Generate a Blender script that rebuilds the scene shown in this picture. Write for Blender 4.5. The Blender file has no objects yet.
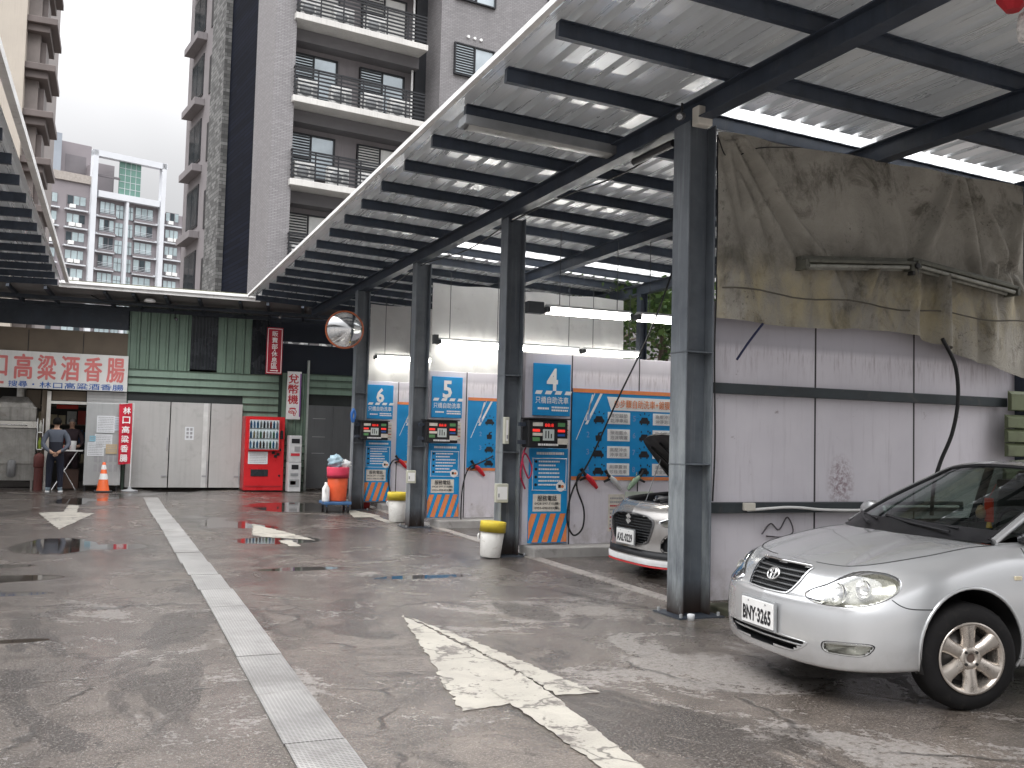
import bpy, bmesh, math, random
import numpy as np
from mathutils import Vector, Matrix
R_ = math.radians
SC = bpy.context.scene
COL = SC.collection
random.seed(7)

# ------------------------------------------------------------------ camera
def cam_basis(yaw, pitch, roll):
    y, p, r = R_(yaw), R_(pitch), R_(roll)
    f = Vector((math.sin(y)*math.cos(p), math.cos(y)*math.cos(p), math.sin(p)))
    rt = Vector((math.cos(y), -math.sin(y), 0)); up = rt.cross(f)
    return rt*math.cos(r)+up*math.sin(r), up*math.cos(r)-rt*math.sin(r), f
rt, up, fw = cam_basis(22.63, 3.146, 1.457)
cd = bpy.data.cameras.new('camera'); cam = bpy.data.objects.new('camera', cd); COL.objects.link(cam)
cd.sensor_width = 36; cd.lens = 957/1024*36; cd.clip_start = .05; cd.clip_end = 2000
cam.matrix_world = Matrix(((rt.x, up.x, -fw.x, 0), (rt.y, up.y, -fw.y, 0), (rt.z, up.z, -fw.z, 1.6), (0, 0, 0, 1)))
SC.camera = cam

# ------------------------------------------------------------------ world: overcast day
SUN_EL, SUN_AZ = 58, 215
w = bpy.data.worlds.new('World'); SC.world = w; w.use_nodes = True
nt = w.node_tree; nt.nodes.clear()
def wn(t, **k):
    n = nt.nodes.new(t)
    for a, b in k.items(): setattr(n, a, b)
    return n
out = wn('ShaderNodeOutputWorld'); bg = wn('ShaderNodeBackground'); bg.inputs['Strength'].default_value = .12
sky = wn('ShaderNodeTexSky', sky_type='NISHITA', sun_disc=False, sun_elevation=R_(SUN_EL), sun_rotation=R_(SUN_AZ), air_density=1.0, dust_density=4.0)
hs = wn('ShaderNodeHueSaturation'); hs.inputs['Saturation'].default_value = .12
tc = wn('ShaderNodeTexCoord'); sp = wn('ShaderNodeSeparateXYZ')
mr = wn('ShaderNodeMapRange'); mr.inputs['From Min'].default_value = .15; mr.inputs['From Max'].default_value = 1
mr.inputs['To Min'].default_value = 3.1; mr.inputs['To Max'].default_value = 29.0; mr.interpolation_type = 'SMOOTHSTEP'
noi = wn('ShaderNodeTexNoise'); noi.inputs['Scale'].default_value = 2.2; noi.inputs['Detail'].default_value = 4; noi.inputs['Roughness'].default_value = .55
nmr = wn('ShaderNodeMapRange'); nmr.inputs['From Min'].default_value = .3; nmr.inputs['From Max'].default_value = .7; nmr.inputs['To Min'].default_value = .86; nmr.inputs['To Max'].default_value = 1.1
mul = wn('ShaderNodeMath', operation='MULTIPLY')
cmb = wn('ShaderNodeCombineColor')
mx = wn('ShaderNodeMix', data_type='RGBA'); mx.inputs[0].default_value = .82
L = nt.links.new
L(tc.outputs['Generated'], sp.inputs[0]); L(sp.outputs['Z'], mr.inputs['Value']); L(tc.outputs['Generated'], noi.inputs['Vector'])
L(noi.outputs['Fac'], nmr.inputs['Value']); L(mr.outputs[0], mul.inputs[0]); L(nmr.outputs[0], mul.inputs[1])
bl = wn('ShaderNodeMath', operation='MULTIPLY'); bl.inputs[1].default_value = 1.02
L(mul.outputs[0], bl.inputs[0])
L(mul.outputs[0], cmb.inputs[0]); L(mul.outputs[0], cmb.inputs[1]); L(bl.outputs[0], cmb.inputs[2])
L(sky.outputs[0], hs.inputs['Color']); L(hs.outputs[0], mx.inputs['A']); L(cmb.outputs[0], mx.inputs['B'])
L(mx.outputs['Result'], bg.inputs['Color']); L(bg.outputs[0], out.inputs['Surface'])

# ------------------------------------------------------------------ soft sun behind the cloud
sd = bpy.data.lights.new('sun', 'SUN'); sd.energy = 1.2; sd.angle = R_(50); sd.color = (1, .98, .95)
so = bpy.data.objects.new('sun', sd); COL.objects.link(so)
az, el = R_(SUN_AZ), R_(SUN_EL)
dsun = Vector((math.sin(az)*math.cos(el), math.cos(az)*math.cos(el), math.sin(el)))
so.rotation_euler = dsun.to_track_quat('Z', 'Y').to_euler(); so.location = (-8, -8, 30)

SC.view_settings.view_transform = 'Standard'; SC.view_settings.look = 'None'
SC.view_settings.exposure = .82; SC.view_settings.gamma = 1; SC.view_settings.use_curve_mapping = False
SC.render.engine = 'CYCLES'
SC.cycles.max_bounces = 7; SC.cycles.diffuse_bounces = 4; SC.cycles.glossy_bounces = 4; SC.cycles.transparent_max_bounces = 12
SC.cycles.sample_clamp_indirect = 6
SC.cycles.use_denoising = True

# ------------------------------------------------------------------ materials
MATS = {}
class NT:
    def __init__(s, name):
        s.m = bpy.data.materials.new(name); s.m.use_nodes = True; s.t = s.m.node_tree
        s.b = s.t.nodes['Principled BSDF']; s.tc = s.t.nodes.new('ShaderNodeTexCoord')
    def n(s, t, **k):
        n = s.t.nodes.new(t)
        for a, b in k.items(): setattr(n, a, b)
        return n
    def l(s, a, b): s.t.links.new(a, b)
    def mapped(s, sc=(1, 1, 1), rot=(0, 0, 0), loc=(0, 0, 0)):
        mp = s.n('ShaderNodeMapping'); mp.inputs['Scale'].default_value = sc; mp.inputs['Rotation'].default_value = rot; mp.inputs['Location'].default_value = loc
        s.l(s.tc.outputs['Object'], mp.inputs[0]); return mp.outputs[0]
    def noise(s, scale, detail=4, rough=.55, vec=None, dist=0):
        n = s.n('ShaderNodeTexNoise'); n.inputs['Scale'].default_value = scale; n.inputs['Detail'].default_value = detail
        n.inputs['Roughness'].default_value = rough; n.inputs['Distortion'].default_value = dist
        s.l(vec or s.tc.outputs['Object'], n.inputs['Vector']); return n.outputs['Fac']
    def rng(s, v, a, b, c=0, d=1):
        n = s.n('ShaderNodeMapRange'); n.clamp = True
        for i, x in zip(('From Min', 'From Max', 'To Min', 'To Max'), (a, b, c, d)): n.inputs[i].default_value = x
        s.l(v, n.inputs['Value']); return n.outputs[0]
    def math(s, op, a, b=None):
        n = s.n('ShaderNodeMath', operation=op)
        for i, x in enumerate((a, b)):
            if x is None: continue
            if isinstance(x, (int, float)): n.inputs[i].default_value = x
            else: s.l(x, n.inputs[i])
        return n.outputs[0]
    def mix(s, fac, a, b, blend='MIX'):
        n = s.n('ShaderNodeMix', data_type='RGBA', blend_type=blend)
        for k, x in ((0, fac), ('A', a), ('B', b)):
            if isinstance(x, (int, float)): n.inputs[k].default_value = x
            elif isinstance(x, (tuple, list)): n.inputs[k].default_value = tuple(x[:3])+(1,)
            else: s.l(x, n.inputs[k])
        return n.outputs['Result']
    def bump(s, h, strength=.3, dist=.01):
        n = s.n('ShaderNodeBump'); n.inputs['Strength'].default_value = strength; n.inputs['Distance'].default_value = dist
        s.l(h, n.inputs['Height']); s.l(n.outputs[0], s.b.inputs['Normal'])

def M(name, col, rough=.55, metal=0, var=.18, scale=3, streak=0, dirt=None, dirt_amt=.5, bump=.08, bscale=60, emit=0, spec=.32, coat=0, trans=0, alpha=1, rvar=.12):
    if name in MATS: return MATS[name]
    t = NT(name); b = t.b
    c = tuple(col)
    n1 = t.noise(scale, 5, .6)
    f = t.rng(n1, .3, .7)
    lo = tuple(max(0, x*(1-var)) for x in c); hi = tuple(min(1, x*(1+var)) for x in c)
    colr = t.mix(f, lo, hi)
    if streak:
        v = t.mapped((9, 9, .35)); n2 = t.noise(1.6, 4, .6, v)
        g = t.math('MULTIPLY', t.rng(n2, .5, .78), streak)
        colr = t.mix(g, colr, tuple(x*.35 for x in c))
    if dirt:
        n3 = t.noise(scale*1.7+1.3, 7, .68, None, .6)
        g = t.math('MULTIPLY', t.rng(n3, .55, .72), dirt_amt)
        colr = t.mix(g, colr, dirt)
    t.l(colr, b.inputs['Base Color'])
    b.inputs['Metallic'].default_value = metal
    t.l(t.rng(n1, .25, .75, max(.02, rough-rvar), min(1, rough+rvar)), b.inputs['Roughness'])
    if spec is not None: b.inputs['Specular IOR Level'].default_value = spec
    if coat: b.inputs['Coat Weight'].default_value = coat; b.inputs['Coat Roughness'].default_value = .04
    if trans: b.inputs['Transmission Weight'].default_value = trans
    if alpha < 1: b.inputs['Alpha'].default_value = alpha
    if emit:
        b.inputs['Emission Color'].default_value = c+(1,); b.inputs['Emission Strength'].default_value = emit
    if bump:
        t.bump(t.noise(bscale, 3, .6), bump, .004)
    MATS[name] = t.m; return t.m

def glass(name, tint=(.6, .65, .65), opac=.5, rough=.02):
    if name in MATS: return MATS[name]
    t = NT(name); t.t.nodes.remove(t.b)
    g = t.n('ShaderNodeBsdfGlossy'); g.inputs['Roughness'].default_value = rough; g.inputs['Color'].default_value = (.95, .97, 1, 1)
    tr = t.n('ShaderNodeBsdfTransparent'); tr.inputs['Color'].default_value = tint+(1,)
    fr = t.n('ShaderNodeFresnel'); fr.inputs['IOR'].default_value = 1.5
    m = t.n('ShaderNodeMixShader'); f = t.math('ADD', t.math('MULTIPLY', fr.outputs[0], 1.0), opac)
    cl = t.n('ShaderNodeClamp'); t.l(f, cl.inputs[0])
    t.l(cl.outputs[0], m.inputs[0]); t.l(tr.outputs[0], m.inputs[1]); t.l(g.outputs[0], m.inputs[2])
    o = [n for n in t.t.nodes if n.type == 'OUTPUT_MATERIAL'][0]; t.l(m.outputs[0], o.inputs['Surface'])
    MATS[name] = t.m; return t.m

# ------------------------------------------------------------------ text
_tc = {}
def text_geo(body, bold=0.0):
    k = (body, bold)
    if k in _tc: return _tc[k]
    cu = bpy.data.curves.new('t', 'FONT'); cu.body = body; cu.resolution_u = 2; cu.offset = bold
    o = bpy.data.objects.new('t', cu); COL.objects.link(o); bpy.context.view_layer.update()
    me = bpy.data.meshes.new_from_object(o.evaluated_get(bpy.context.evaluated_depsgraph_get()))
    v = np.array([x.co[:2] for x in me.vertices]) if len(me.vertices) else np.zeros((1, 2))
    f = [tuple(p.vertices) for p in me.polygons]
    bpy.data.meshes.remove(me); bpy.data.objects.remove(o); bpy.data.curves.remove(cu)
    mn, mxx = v.min(0), v.max(0); v = (v-mn)/np.maximum(mxx-mn, 1e-6)
    _tc[k] = (v, f, (mxx-mn)); return _tc[k]

# ------------------------------------------------------------------ mesh builder
class MB:
    def __init__(s): s.v = []; s.f = []; s.fm = []; s.fs = []; s.mats = []
    def mi(s, m):
        if m not in s.mats: s.mats.append(m)
        return s.mats.index(m)
    def add(s, vs, fs, m, smooth=False):
        o = len(s.v); i = s.mi(m)
        s.v += [tuple(map(float, x)) for x in vs]
        for f in fs: s.f.append(tuple(o+k for k in f)); s.fm.append(i); s.fs.append(smooth)
        return s
    def box(s, x0, x1, y0, y1, z0, z1, m):
        if x0 > x1: x0, x1 = x1, x0
        if y0 > y1: y0, y1 = y1, y0
        if z0 > z1: z0, z1 = z1, z0
        v = [(x, y, z) for z in (z0, z1) for y in (y0, y1) for x in (x0, x1)]
        return s.add(v, [(0, 2, 3, 1), (4, 5, 7, 6), (0, 1, 5, 4), (2, 6, 7, 3), (0, 4, 6, 2), (1, 3, 7, 5)], m)
    def obox(s, c, ax, h, m):
        c = Vector(c); ax = [Vector(a).normalized() for a in ax]
        v = [c+ax[0]*h[0]*i+ax[1]*h[1]*j+ax[2]*h[2]*k for k in (-1, 1) for j in (-1, 1) for i in (-1, 1)]
        return s.add(v, [(0, 2, 3, 1), (4, 5, 7, 6), (0, 1, 5, 4), (2, 6, 7, 3), (0, 4, 6, 2), (1, 3, 7, 5)], m)
    def bar(s, p0, p1, wd, ht, m, upv=(0, 0, 1)):
        p0, p1 = Vector(p0), Vector(p1); d = p1-p0; L = d.length; d.normalize()
        u = Vector(upv); sd = d.cross(u).normalized(); u = sd.cross(d).normalized()
        return s.obox((p0+p1)/2, (d, sd, u), (L/2, wd/2, ht/2), m)
    def ibeam(s, p0, p1, wd, ht, m, upv=(0, 0, 1), tf=.012, tw=.01):
        p0, p1 = Vector(p0), Vector(p1); d = (p1-p0).normalized(); u = Vector(upv); sd = d.cross(u).normalized(); u = sd.cross(d).normalized()
        for k in (-1, 1): s.bar(p0+u*k*(ht/2-tf/2), p1+u*k*(ht/2-tf/2), wd, tf, m, upv)
        return s.bar(p0, p1, tw, ht-2*tf, m, upv)
    def cyl(s, p0, p1, r0, r1=None, m=None, seg=14, caps=True):
        r1 = r0 if r1 is None else r1
        p0, p1 = Vector(p0), Vector(p1); d = (p1-p0).normalized()
        a = d.orthogonal().normalized(); b = d.cross(a)
        vs = []
        for p, r in ((p0, r0), (p1, r1)):
            for k in range(seg):
                t = 2*math.pi*k/seg; vs.append(p+a*math.cos(t)*r+b*math.sin(t)*r)
        s.add(vs, [(k, (k+1) % seg, seg+(k+1) % seg, seg+k) for k in range(seg)], m, True)
        if caps:
            s.add(vs[:seg], [tuple(range(seg))[::-1]], m); s.add(vs[seg:], [tuple(range(seg))], m)
        return s
    def tube(s, pts, r, m, seg=8, closed=False, caps=True):
        P = [Vector(p) for p in pts]; n = len(P)
        rs = r if isinstance(r, (list, tuple)) else [r]*n
        a = None; vs = []
        for i in range(n):
            if closed: t = P[(i+1) % n]-P[i-1]
            else: t = P[min(i+1, n-1)]-P[max(i-1, 0)]
            if t.length < 1e-9: t = Vector((0, 0, 1))
            t.normalize()
            if a is None: a = t.orthogonal().normalized()
            else:
                a = a-t*a.dot(t)
                if a.length < 1e-6: a = t.orthogonal()
                a.normalize()
            b = t.cross(a)
            for k in range(seg):
                q = 2*math.pi*k/seg; vs.append(P[i]+a*math.cos(q)*rs[i]+b*math.sin(q)*rs[i])
        fs = []
        for i in range(n if closed else n-1):
            j = (i+1) % n
            for k in range(seg): fs.append((i*seg+k, i*seg+(k+1) % seg, j*seg+(k+1) % seg, j*seg+k))
        s.add(vs, fs, m, True)
        if not closed and caps:
            s.add(vs[:seg], [tuple(range(seg))[::-1]], m); s.add(vs[-seg:], [tuple(range(seg))], m)
        return s
    def lathe(s, prof, c, m, seg=24, axis=(0, 0, 1), smooth=True):
        c = Vector(c); d = Vector(axis).normalized(); a = d.orthogonal().normalized(); b = d.cross(a)
        vs = []
        for r, z in prof:
            for k in range(seg):
                t = 2*math.pi*k/seg; vs.append(c+d*z+(a*math.cos(t)+b*math.sin(t))*r)
        fs = [(i*seg+k, i*seg+(k+1) % seg, (i+1)*seg+(k+1) % seg, (i+1)*seg+k) for i in range(len(prof)-1) for k in range(seg)]
        return s.add(vs, fs, m, smooth)
    def grid(s, fn, nu, nv, m, smooth=True, flip=False):
        vs = [fn(i/nu, j/nv) for i in range(nu+1) for j in range(nv+1)]
        fs = []
        for i in range(nu):
            for j in range(nv):
                q = (i*(nv+1)+j, (i+1)*(nv+1)+j, (i+1)*(nv+1)+j+1, i*(nv+1)+j+1)
                fs.append(q[::-1] if flip else q)
        return s.add(vs, fs, m, smooth)
    def poly(s, pts, m): return s.add(pts, [tuple(range(len(pts)))], m)
    def prism(s, pts, d, m):
        n = len(pts); d = Vector(d); A = [Vector(p) for p in pts]; B = [p+d for p in A]
        return s.add(A+B, [tuple(range(n))[::-1], tuple(range(n, 2*n))]+[(k, (k+1) % n, n+(k+1) % n, n+k) for k in range(n)], m)
    def text(s, body, o, right, upv, wd, ht, m, bold=0.0, lift=.003, center=True, shear=0):
        v, f, dim = text_geo(body, 0 if any(ord(c) > 0x2000 for c in body) else bold)
        o, r, u = Vector(o), Vector(right).normalized(), Vector(upv).normalized(); nrm = r.cross(u)
        if wd is None: wd = ht*dim[0]/dim[1]
        if ht is None: ht = wd*dim[1]/dim[0]
        off = Vector((-wd/2, -ht/2)) if center else Vector((0, 0))
        cjk = bold > 0 and any(ord(c) > 0x2000 for c in body)
        if not cjk: sh_ = [(0, 0)]
        else:
            k = bold*ht*.75; sh_ = [(-k, 0), (k, 0), (0, k), (0, -k)]
        for i, (dx, dy) in enumerate(sh_):
            vs = [o+r*(p[0]*wd+off.x+dx)+u*(p[1]*ht+off.y+dy)+nrm*(lift+.0004*i) for p in v]
            s.add(vs, f, m)
        return s
    def build(s, name, parent=None, loc=None, bevel=0, seg=2, solid=0):
        org = Vector((0, 0, 0))
        if parent is not None: org = Vector(parent.get('_org', (0, 0, 0)))
        elif loc is not None: org = Vector(loc)
        else:
            a = np.array(s.v); org = Vector(((a[:, 0].min()+a[:, 0].max())/2, (a[:, 1].min()+a[:, 1].max())/2, a[:, 2].min()))
        me = bpy.data.meshes.new(name)
        me.from_pydata([(x-org.x, y-org.y, z-org.z) for x, y, z in s.v], [], s.f)
        for m in s.mats: me.materials.append(m)
        me.polygons.foreach_set('material_index', s.fm); me.polygons.foreach_set('use_smooth', s.fs)
        me.update()
        o = bpy.data.objects.new(name, me); COL.objects.link(o)
        if parent is not None: o.parent = parent
        else: o.location = org
        o['_org'] = tuple(org)
        if bevel:
            bm = bmesh.new(); bm.from_mesh(me)
            bmesh.ops.remove_doubles(bm, verts=bm.verts, dist=1e-5)
            es = [e for e in bm.edges if len(e.link_faces) == 2 and e.calc_face_angle(0) > .6]
            bmesh.ops.bevel(bm, geom=es, offset=bevel, segments=seg, affect='EDGES', profile=.5)
            bm.to_mesh(me); bm.free()
        return o
def tag(o, label=None, cat=None, group=None, kind=None):
    if label: o['label'] = label
    if cat: o['category'] = cat
    if group: o['group'] = group
    if kind: o['kind'] = kind
    return o
def thing(name, label, cat, loc=(0, 0, 0), group=None, rz=0):
    o = bpy.data.objects.new(name, None); COL.objects.link(o); o.location = loc; o.rotation_euler.z = rz
    o['_org'] = tuple(loc) if rz == 0 else (0, 0, 0)
    o.empty_display_size = .1
    return tag(o, label, cat, group)
def struct(o): o['kind'] = 'structure'; return o
def copy_tree(o, parent=None):
    c = o.copy(); COL.objects.link(c)
    if parent is not None: c.parent = parent
    for ch in list(o.children): copy_tree(ch, c)
    return c
def catmull(pts, n=8, closed=False):
    P = [np.array(p, float) for p in pts]; out = []
    N = len(P)
    for i in range(N if closed else N-1):
        p0 = P[(i-1) % N] if (closed or i > 0) else 2*P[0]-P[1]
        p1 = P[i]; p2 = P[(i+1) % N]
        p3 = P[(i+2) % N] if (closed or i+2 < N) else 2*P[-1]-P[-2]
        for k in range(n):
            t = k/n
            out.append(.5*((2*p1)+(-p0+p2)*t+(2*p0-5*p1+4*p2-p3)*t*t+(-p0+3*p1-3*p2+p3)*t**3))
    if not closed: out.append(P[-1])
    return out
# ------------------------------------------------------------------ shared materials
STEEL = M('steel_paint', (.042, .053, .074), .42, 0, .3, 2, streak=.35, dirt=(.10, .10, .105), dirt_amt=.35)
STEEL_D = M('steel_paint_dark', (.035, .043, .056), .5, 0, .3, 2, dirt=(.09, .09, .095), dirt_amt=.4)
STEEL_L = M('steel_paint_pale', (.30, .32, .34), .45, 0, .2, 4, streak=.5, dirt=(.10, .09, .08), dirt_amt=.4)
_R = NT('galvanised_sheet'); _b = _R.b
_st = _R.noise(1.6, 6, .65, _R.mapped((5, .22, 1))); _pn = _R.noise(.9, 3, .5, _R.mapped((1.1, .15, 1)))
_cc = _R.mix(_R.rng(_st, .3, .7), (.62, .63, .63), (.82, .83, .84)); _cc = _R.mix(_R.math('MULTIPLY', _R.rng(_st, .56, .72), .45), _cc, (.34, .32, .29)); _cc = _R.mix(_R.math('MULTIPLY', _R.rng(_pn, .45, .6), .3), _cc, (.45, .45, .44))
_R.l(_cc, _b.inputs['Base Color']); _b.inputs['Metallic'].default_value = .6; _R.l(_R.rng(_st, .3, .7, .22, .38), _b.inputs['Roughness']); ROOFM = _R.m
_rt = ROOFM.node_tree; _rb = _rt.nodes['Principled BSDF']; _tl = _rt.nodes.new('ShaderNodeBsdfTranslucent'); _tl.inputs['Color'].default_value = (.85, .87, .88, 1)
_mx = _rt.nodes.new('ShaderNodeMixShader'); _mx.inputs[0].default_value = .02      # slight translucency added to opaque metal sheets to brighten the shed below
_rt.links.new(_rb.outputs[0], _mx.inputs[1]); _rt.links.new(_tl.outputs[0], _mx.inputs[2]); _rt.links.new(_mx.outputs[0], _rt.nodes['Material Output'].inputs['Surface'])
ROOFW = M('roof_flashing', (.74, .74, .73), .5, 0, .12, 2, dirt=(.35, .34, .32), dirt_amt=.5)
WHITE = M('white_paint', (.72, .72, .71), .45, 0, .08, 3)
BLACK = M('black_plastic', (.018, .018, .02), .42, 0, .2, 5)
RUBBER = M('rubber', (.022, .021, .021), .75, 0, .25, 8)
GREYP = M('grey_plastic', (.3, .31, .32), .5)
CHROME = M('chrome', (.78, .78, .78), .12, 1, .05, 5, bump=0)
STAIN = M('brushed_steel', (.30, .29, .27), .36, .7, .3, 3, streak=.5, dirt=(.15, .12, .09), dirt_amt=.5)
RED = M('red_paint', (.55, .02, .025), .32, 0, .1, 2)
BLUE = M('signboard_blue', (.012, .26, .58), .4, 0, .1, 2)
ORANGE = M('signboard_orange', (.72, .24, .085), .5, 0, .12, 4, dirt=(.35, .18, .12), dirt_amt=.5)
INK = M('black_ink', (.02, .02, .024), .5, 0, .1, 5, bump=0)
INKW = M('white_ink', (.8, .8, .79), .5, 0, .06, 5, bump=0)
INKR = M('red_ink', (.52, .035, .05), .5, 0, .1, 5, bump=0)
INKB = M('blue_ink', (.03, .11, .38), .5, 0, .1, 5, bump=0)
INKG = M('grey_ink', (.32, .32, .33), .5, 0, .1, 5, bump=0)
PAPER = M('paper', (.66, .68, .70), .6, 0, .08, 6)
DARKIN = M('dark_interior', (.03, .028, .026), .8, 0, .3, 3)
GLASS = glass('window_glass', (.35, .38, .38), .25)
TUBE_ON = M('lit_tube', (1, .97, .9), .4, 0, 0.01, 3, bump=0, emit=20)
CABLE = M('cable_black', (.015, .015, .016), .5, 0, .2, 6)

# ------------------------------------------------------------------ ground
def ground_mat():
    t = NT('wet_asphalt'); b = t.b
    big = t.noise(.32, 6, .6, None, .8); mid = t.noise(1.7, 8, .68, None, .5); fine = t.noise(70, 3, .7)
    grit = t.noise(22, 6, .75)
    sep = t.n('ShaderNodeSeparateXYZ'); t.l(t.tc.outputs['Object'], sep.inputs[0])
    far = t.rng(sep.outputs['Y'], 6, 15)                       # the lot drains to its far end, wetter there
    streak = t.noise(.9, 6, .65, t.mapped((1, .55, 1), (0, 0, R_(20))), 1.2)
    base = t.mix(t.rng(mid, .3, .7), (.052, .039, .030), (.235, .197, .168))
    base = t.mix(t.math('MULTIPLY', t.rng(big, .42, .62), .55), base, (.085, .074, .066))
    base = t.mix(t.math('MULTIPLY', far, .55), base, (.052, .041, .034))
    # pale worn patches
    pm = t.noise(.85, 9, .72, t.mapped((1, 1, 1), (0, 0, .5), (3.1, 7.7, 0)), .9)
    patch = t.math('MULTIPLY', t.rng(t.math('ADD', t.math('ADD', t.math('MULTIPLY', pm, .70), t.math('MULTIPLY', grit, .30)), t.math('SUBTRACT', t.rng(sep.outputs['X'], 2.2, 3.4, -.022, .022), t.rng(sep.outputs['Y'], 8, 12, 0, .03))), .535, .555), t.math('SUBTRACT', 1.0, t.math('MULTIPLY', far, .75)))
    base = t.mix(t.math('MULTIPLY', patch, .62), base, t.mix(t.rng(grit, .40, .58), (.12, .105, .095), (.52, .495, .475)))
    # dark damp streaks
    base = t.mix(t.math('MULTIPLY', t.rng(streak, .535, .575), .8), base, (.026, .019, .015))
    base = t.mix(t.math('MULTIPLY', t.rng(grit, .42, .66), .6), base, (.055, .046, .041), 'MIX')
    base = t.mix(t.math('MULTIPLY', t.rng(fine, .54, .64), .62), base, (.44, .405, .37))
    # cracks
    vo = t.n('ShaderNodeTexVoronoi', feature='DISTANCE_TO_EDGE'); vo.inputs['Scale'].default_value = .42
    wv = t.n('ShaderNodeVectorMath', operation='ADD'); nz = t.n('ShaderNodeTexNoise'); nz.inputs['Scale'].default_value = 1.3; nz.inputs['Detail'].default_value = 6
    t.l(t.tc.outputs['Object'], nz.inputs['Vector']); t.l(t.tc.outputs['Object'], wv.inputs[0]); t.l(nz.outputs['Color'], wv.inputs[1]); t.l(wv.outputs[0], vo.inputs['Vector'])
    crack = t.math('MULTIPLY', t.rng(vo.outputs['Distance'], .004, .016, 1, 0), t.rng(mid, .46, .56))
    base = t.mix(t.math('MULTIPLY', crack, .75), base, (.03, .027, .025))
    # moss by the wash bay kerb on the right
    mo = t.math('MULTIPLY', t.math('MULTIPLY', t.rng(sep.outputs['X'], 4.6, 5.4), t.rng(sep.outputs['Y'], 6.3, 6.9)), t.math('MULTIPLY', t.rng(sep.outputs['Y'], 8.2, 7.4), t.rng(t.noise(2.5, 5), .42, .58)))
    base = t.mix(t.math('MULTIPLY', mo, .7), base, (.045, .055, .02))
    # standing water
    pn = t.noise(.42, 3, .5, t.mapped((1.0, .55, 1), (0, 0, .15), (1.3, 4.2, 0)), .5)
    pud = t.math('MULTIPLY', t.rng(pn, .56, .62), t.rng(sep.outputs['Y'], 8.5, 14))
    def blob(cx, cy, rx, ry):
        dx = t.math('DIVIDE', t.math('SUBTRACT', sep.outputs['X'], cx), rx); dy = t.math('DIVIDE', t.math('SUBTRACT', sep.outputs['Y'], cy), ry)
        d = t.math('ADD', t.math('MULTIPLY', dx, dx), t.math('MULTIPLY', dy, dy))
        d = t.math('ADD', d, t.math('MULTIPLY', t.math('SUBTRACT', mid, .5), 1.6))
        return t.rng(d, .8, 1.05, 1, 0)
    for q in ((-.6, 14.1, .55, 1.0), (.15, 13.9, .4, .35), (-1.1, 11.2, .7, .3), (2.3, 14.3, .7, .5), (3.6, 20.5, 1.0, 1.4), (-1.6, 9.3, .5, .22), (-.9, 10.2, .45, .14), (-1.3, 12.2, .6, .18), (-.6, 8.0, .3, .08), (2.1, 11.3, .5, .16), (3.3, 10.4, .6, .14), (-1.0, 6.6, .35, .08)):
        pud = t.math('MAXIMUM', pud, blob(*q))
    base = t.mix(t.math('MULTIPLY', pud, .8), base, (.035, .031, .028))
    t.l(base, b.inputs['Base Color'])
    film = t.rng(t.noise(.75, 6, .62, None, .7), .36, .62)
    dry = t.math('ADD', .10, t.math('MULTIPLY', film, .22))
    dry = t.math('SUBTRACT', dry, t.math('MULTIPLY', far, .03))
    dry = t.math('ADD', dry, t.math('MULTIPLY', patch, .28))
    rr = t.mix(pud, dry, (.05, .05, .05))
    t.l(rr, b.inputs['Roughness'])
    b.inputs['Specular IOR Level'].default_value = .5
    t.l(t.math('MULTIPLY', t.math('SUBTRACT', 1.0, t.math('MULTIPLY', patch, .7)), t.rng(film, 0, 1, .75, .25)), b.inputs['Coat Weight']); b.inputs['Coat IOR'].default_value = 1.45
    t.l(t.mix(pud, t.math('ADD', .12, t.math('MULTIPLY', film, .20)), (.03, .03, .03)), b.inputs['Coat Roughness'])
    h = t.math('ADD', t.math('MULTIPLY', fine, .45), t.math('ADD', t.math('MULTIPLY', grit, .55), t.math('MULTIPLY', mid, 1.6)))
    h = t.math('SUBTRACT', h, t.math('MULTIPLY', crack, .8))
    inv = t.math('SUBTRACT', 1.0, pud)
    bn = t.n('ShaderNodeBump'); bn.inputs['Distance'].default_value = .014
    t.l(t.math('MULTIPLY', inv, .9), bn.inputs['Strength']); t.l(h, bn.inputs['Height']); t.l(bn.outputs[0], b.inputs['Normal']); t.l(bn.outputs[0], b.inputs['Coat Normal'])
    return t.m
GM = ground_mat()
mb = MB()
def gnd(u, v): return (-220+u*440, -140+v*440, 0)
mb.grid(gnd, 40, 40, GM, False)
struct(mb.build('ground', loc=(0, 0, 0)))

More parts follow.
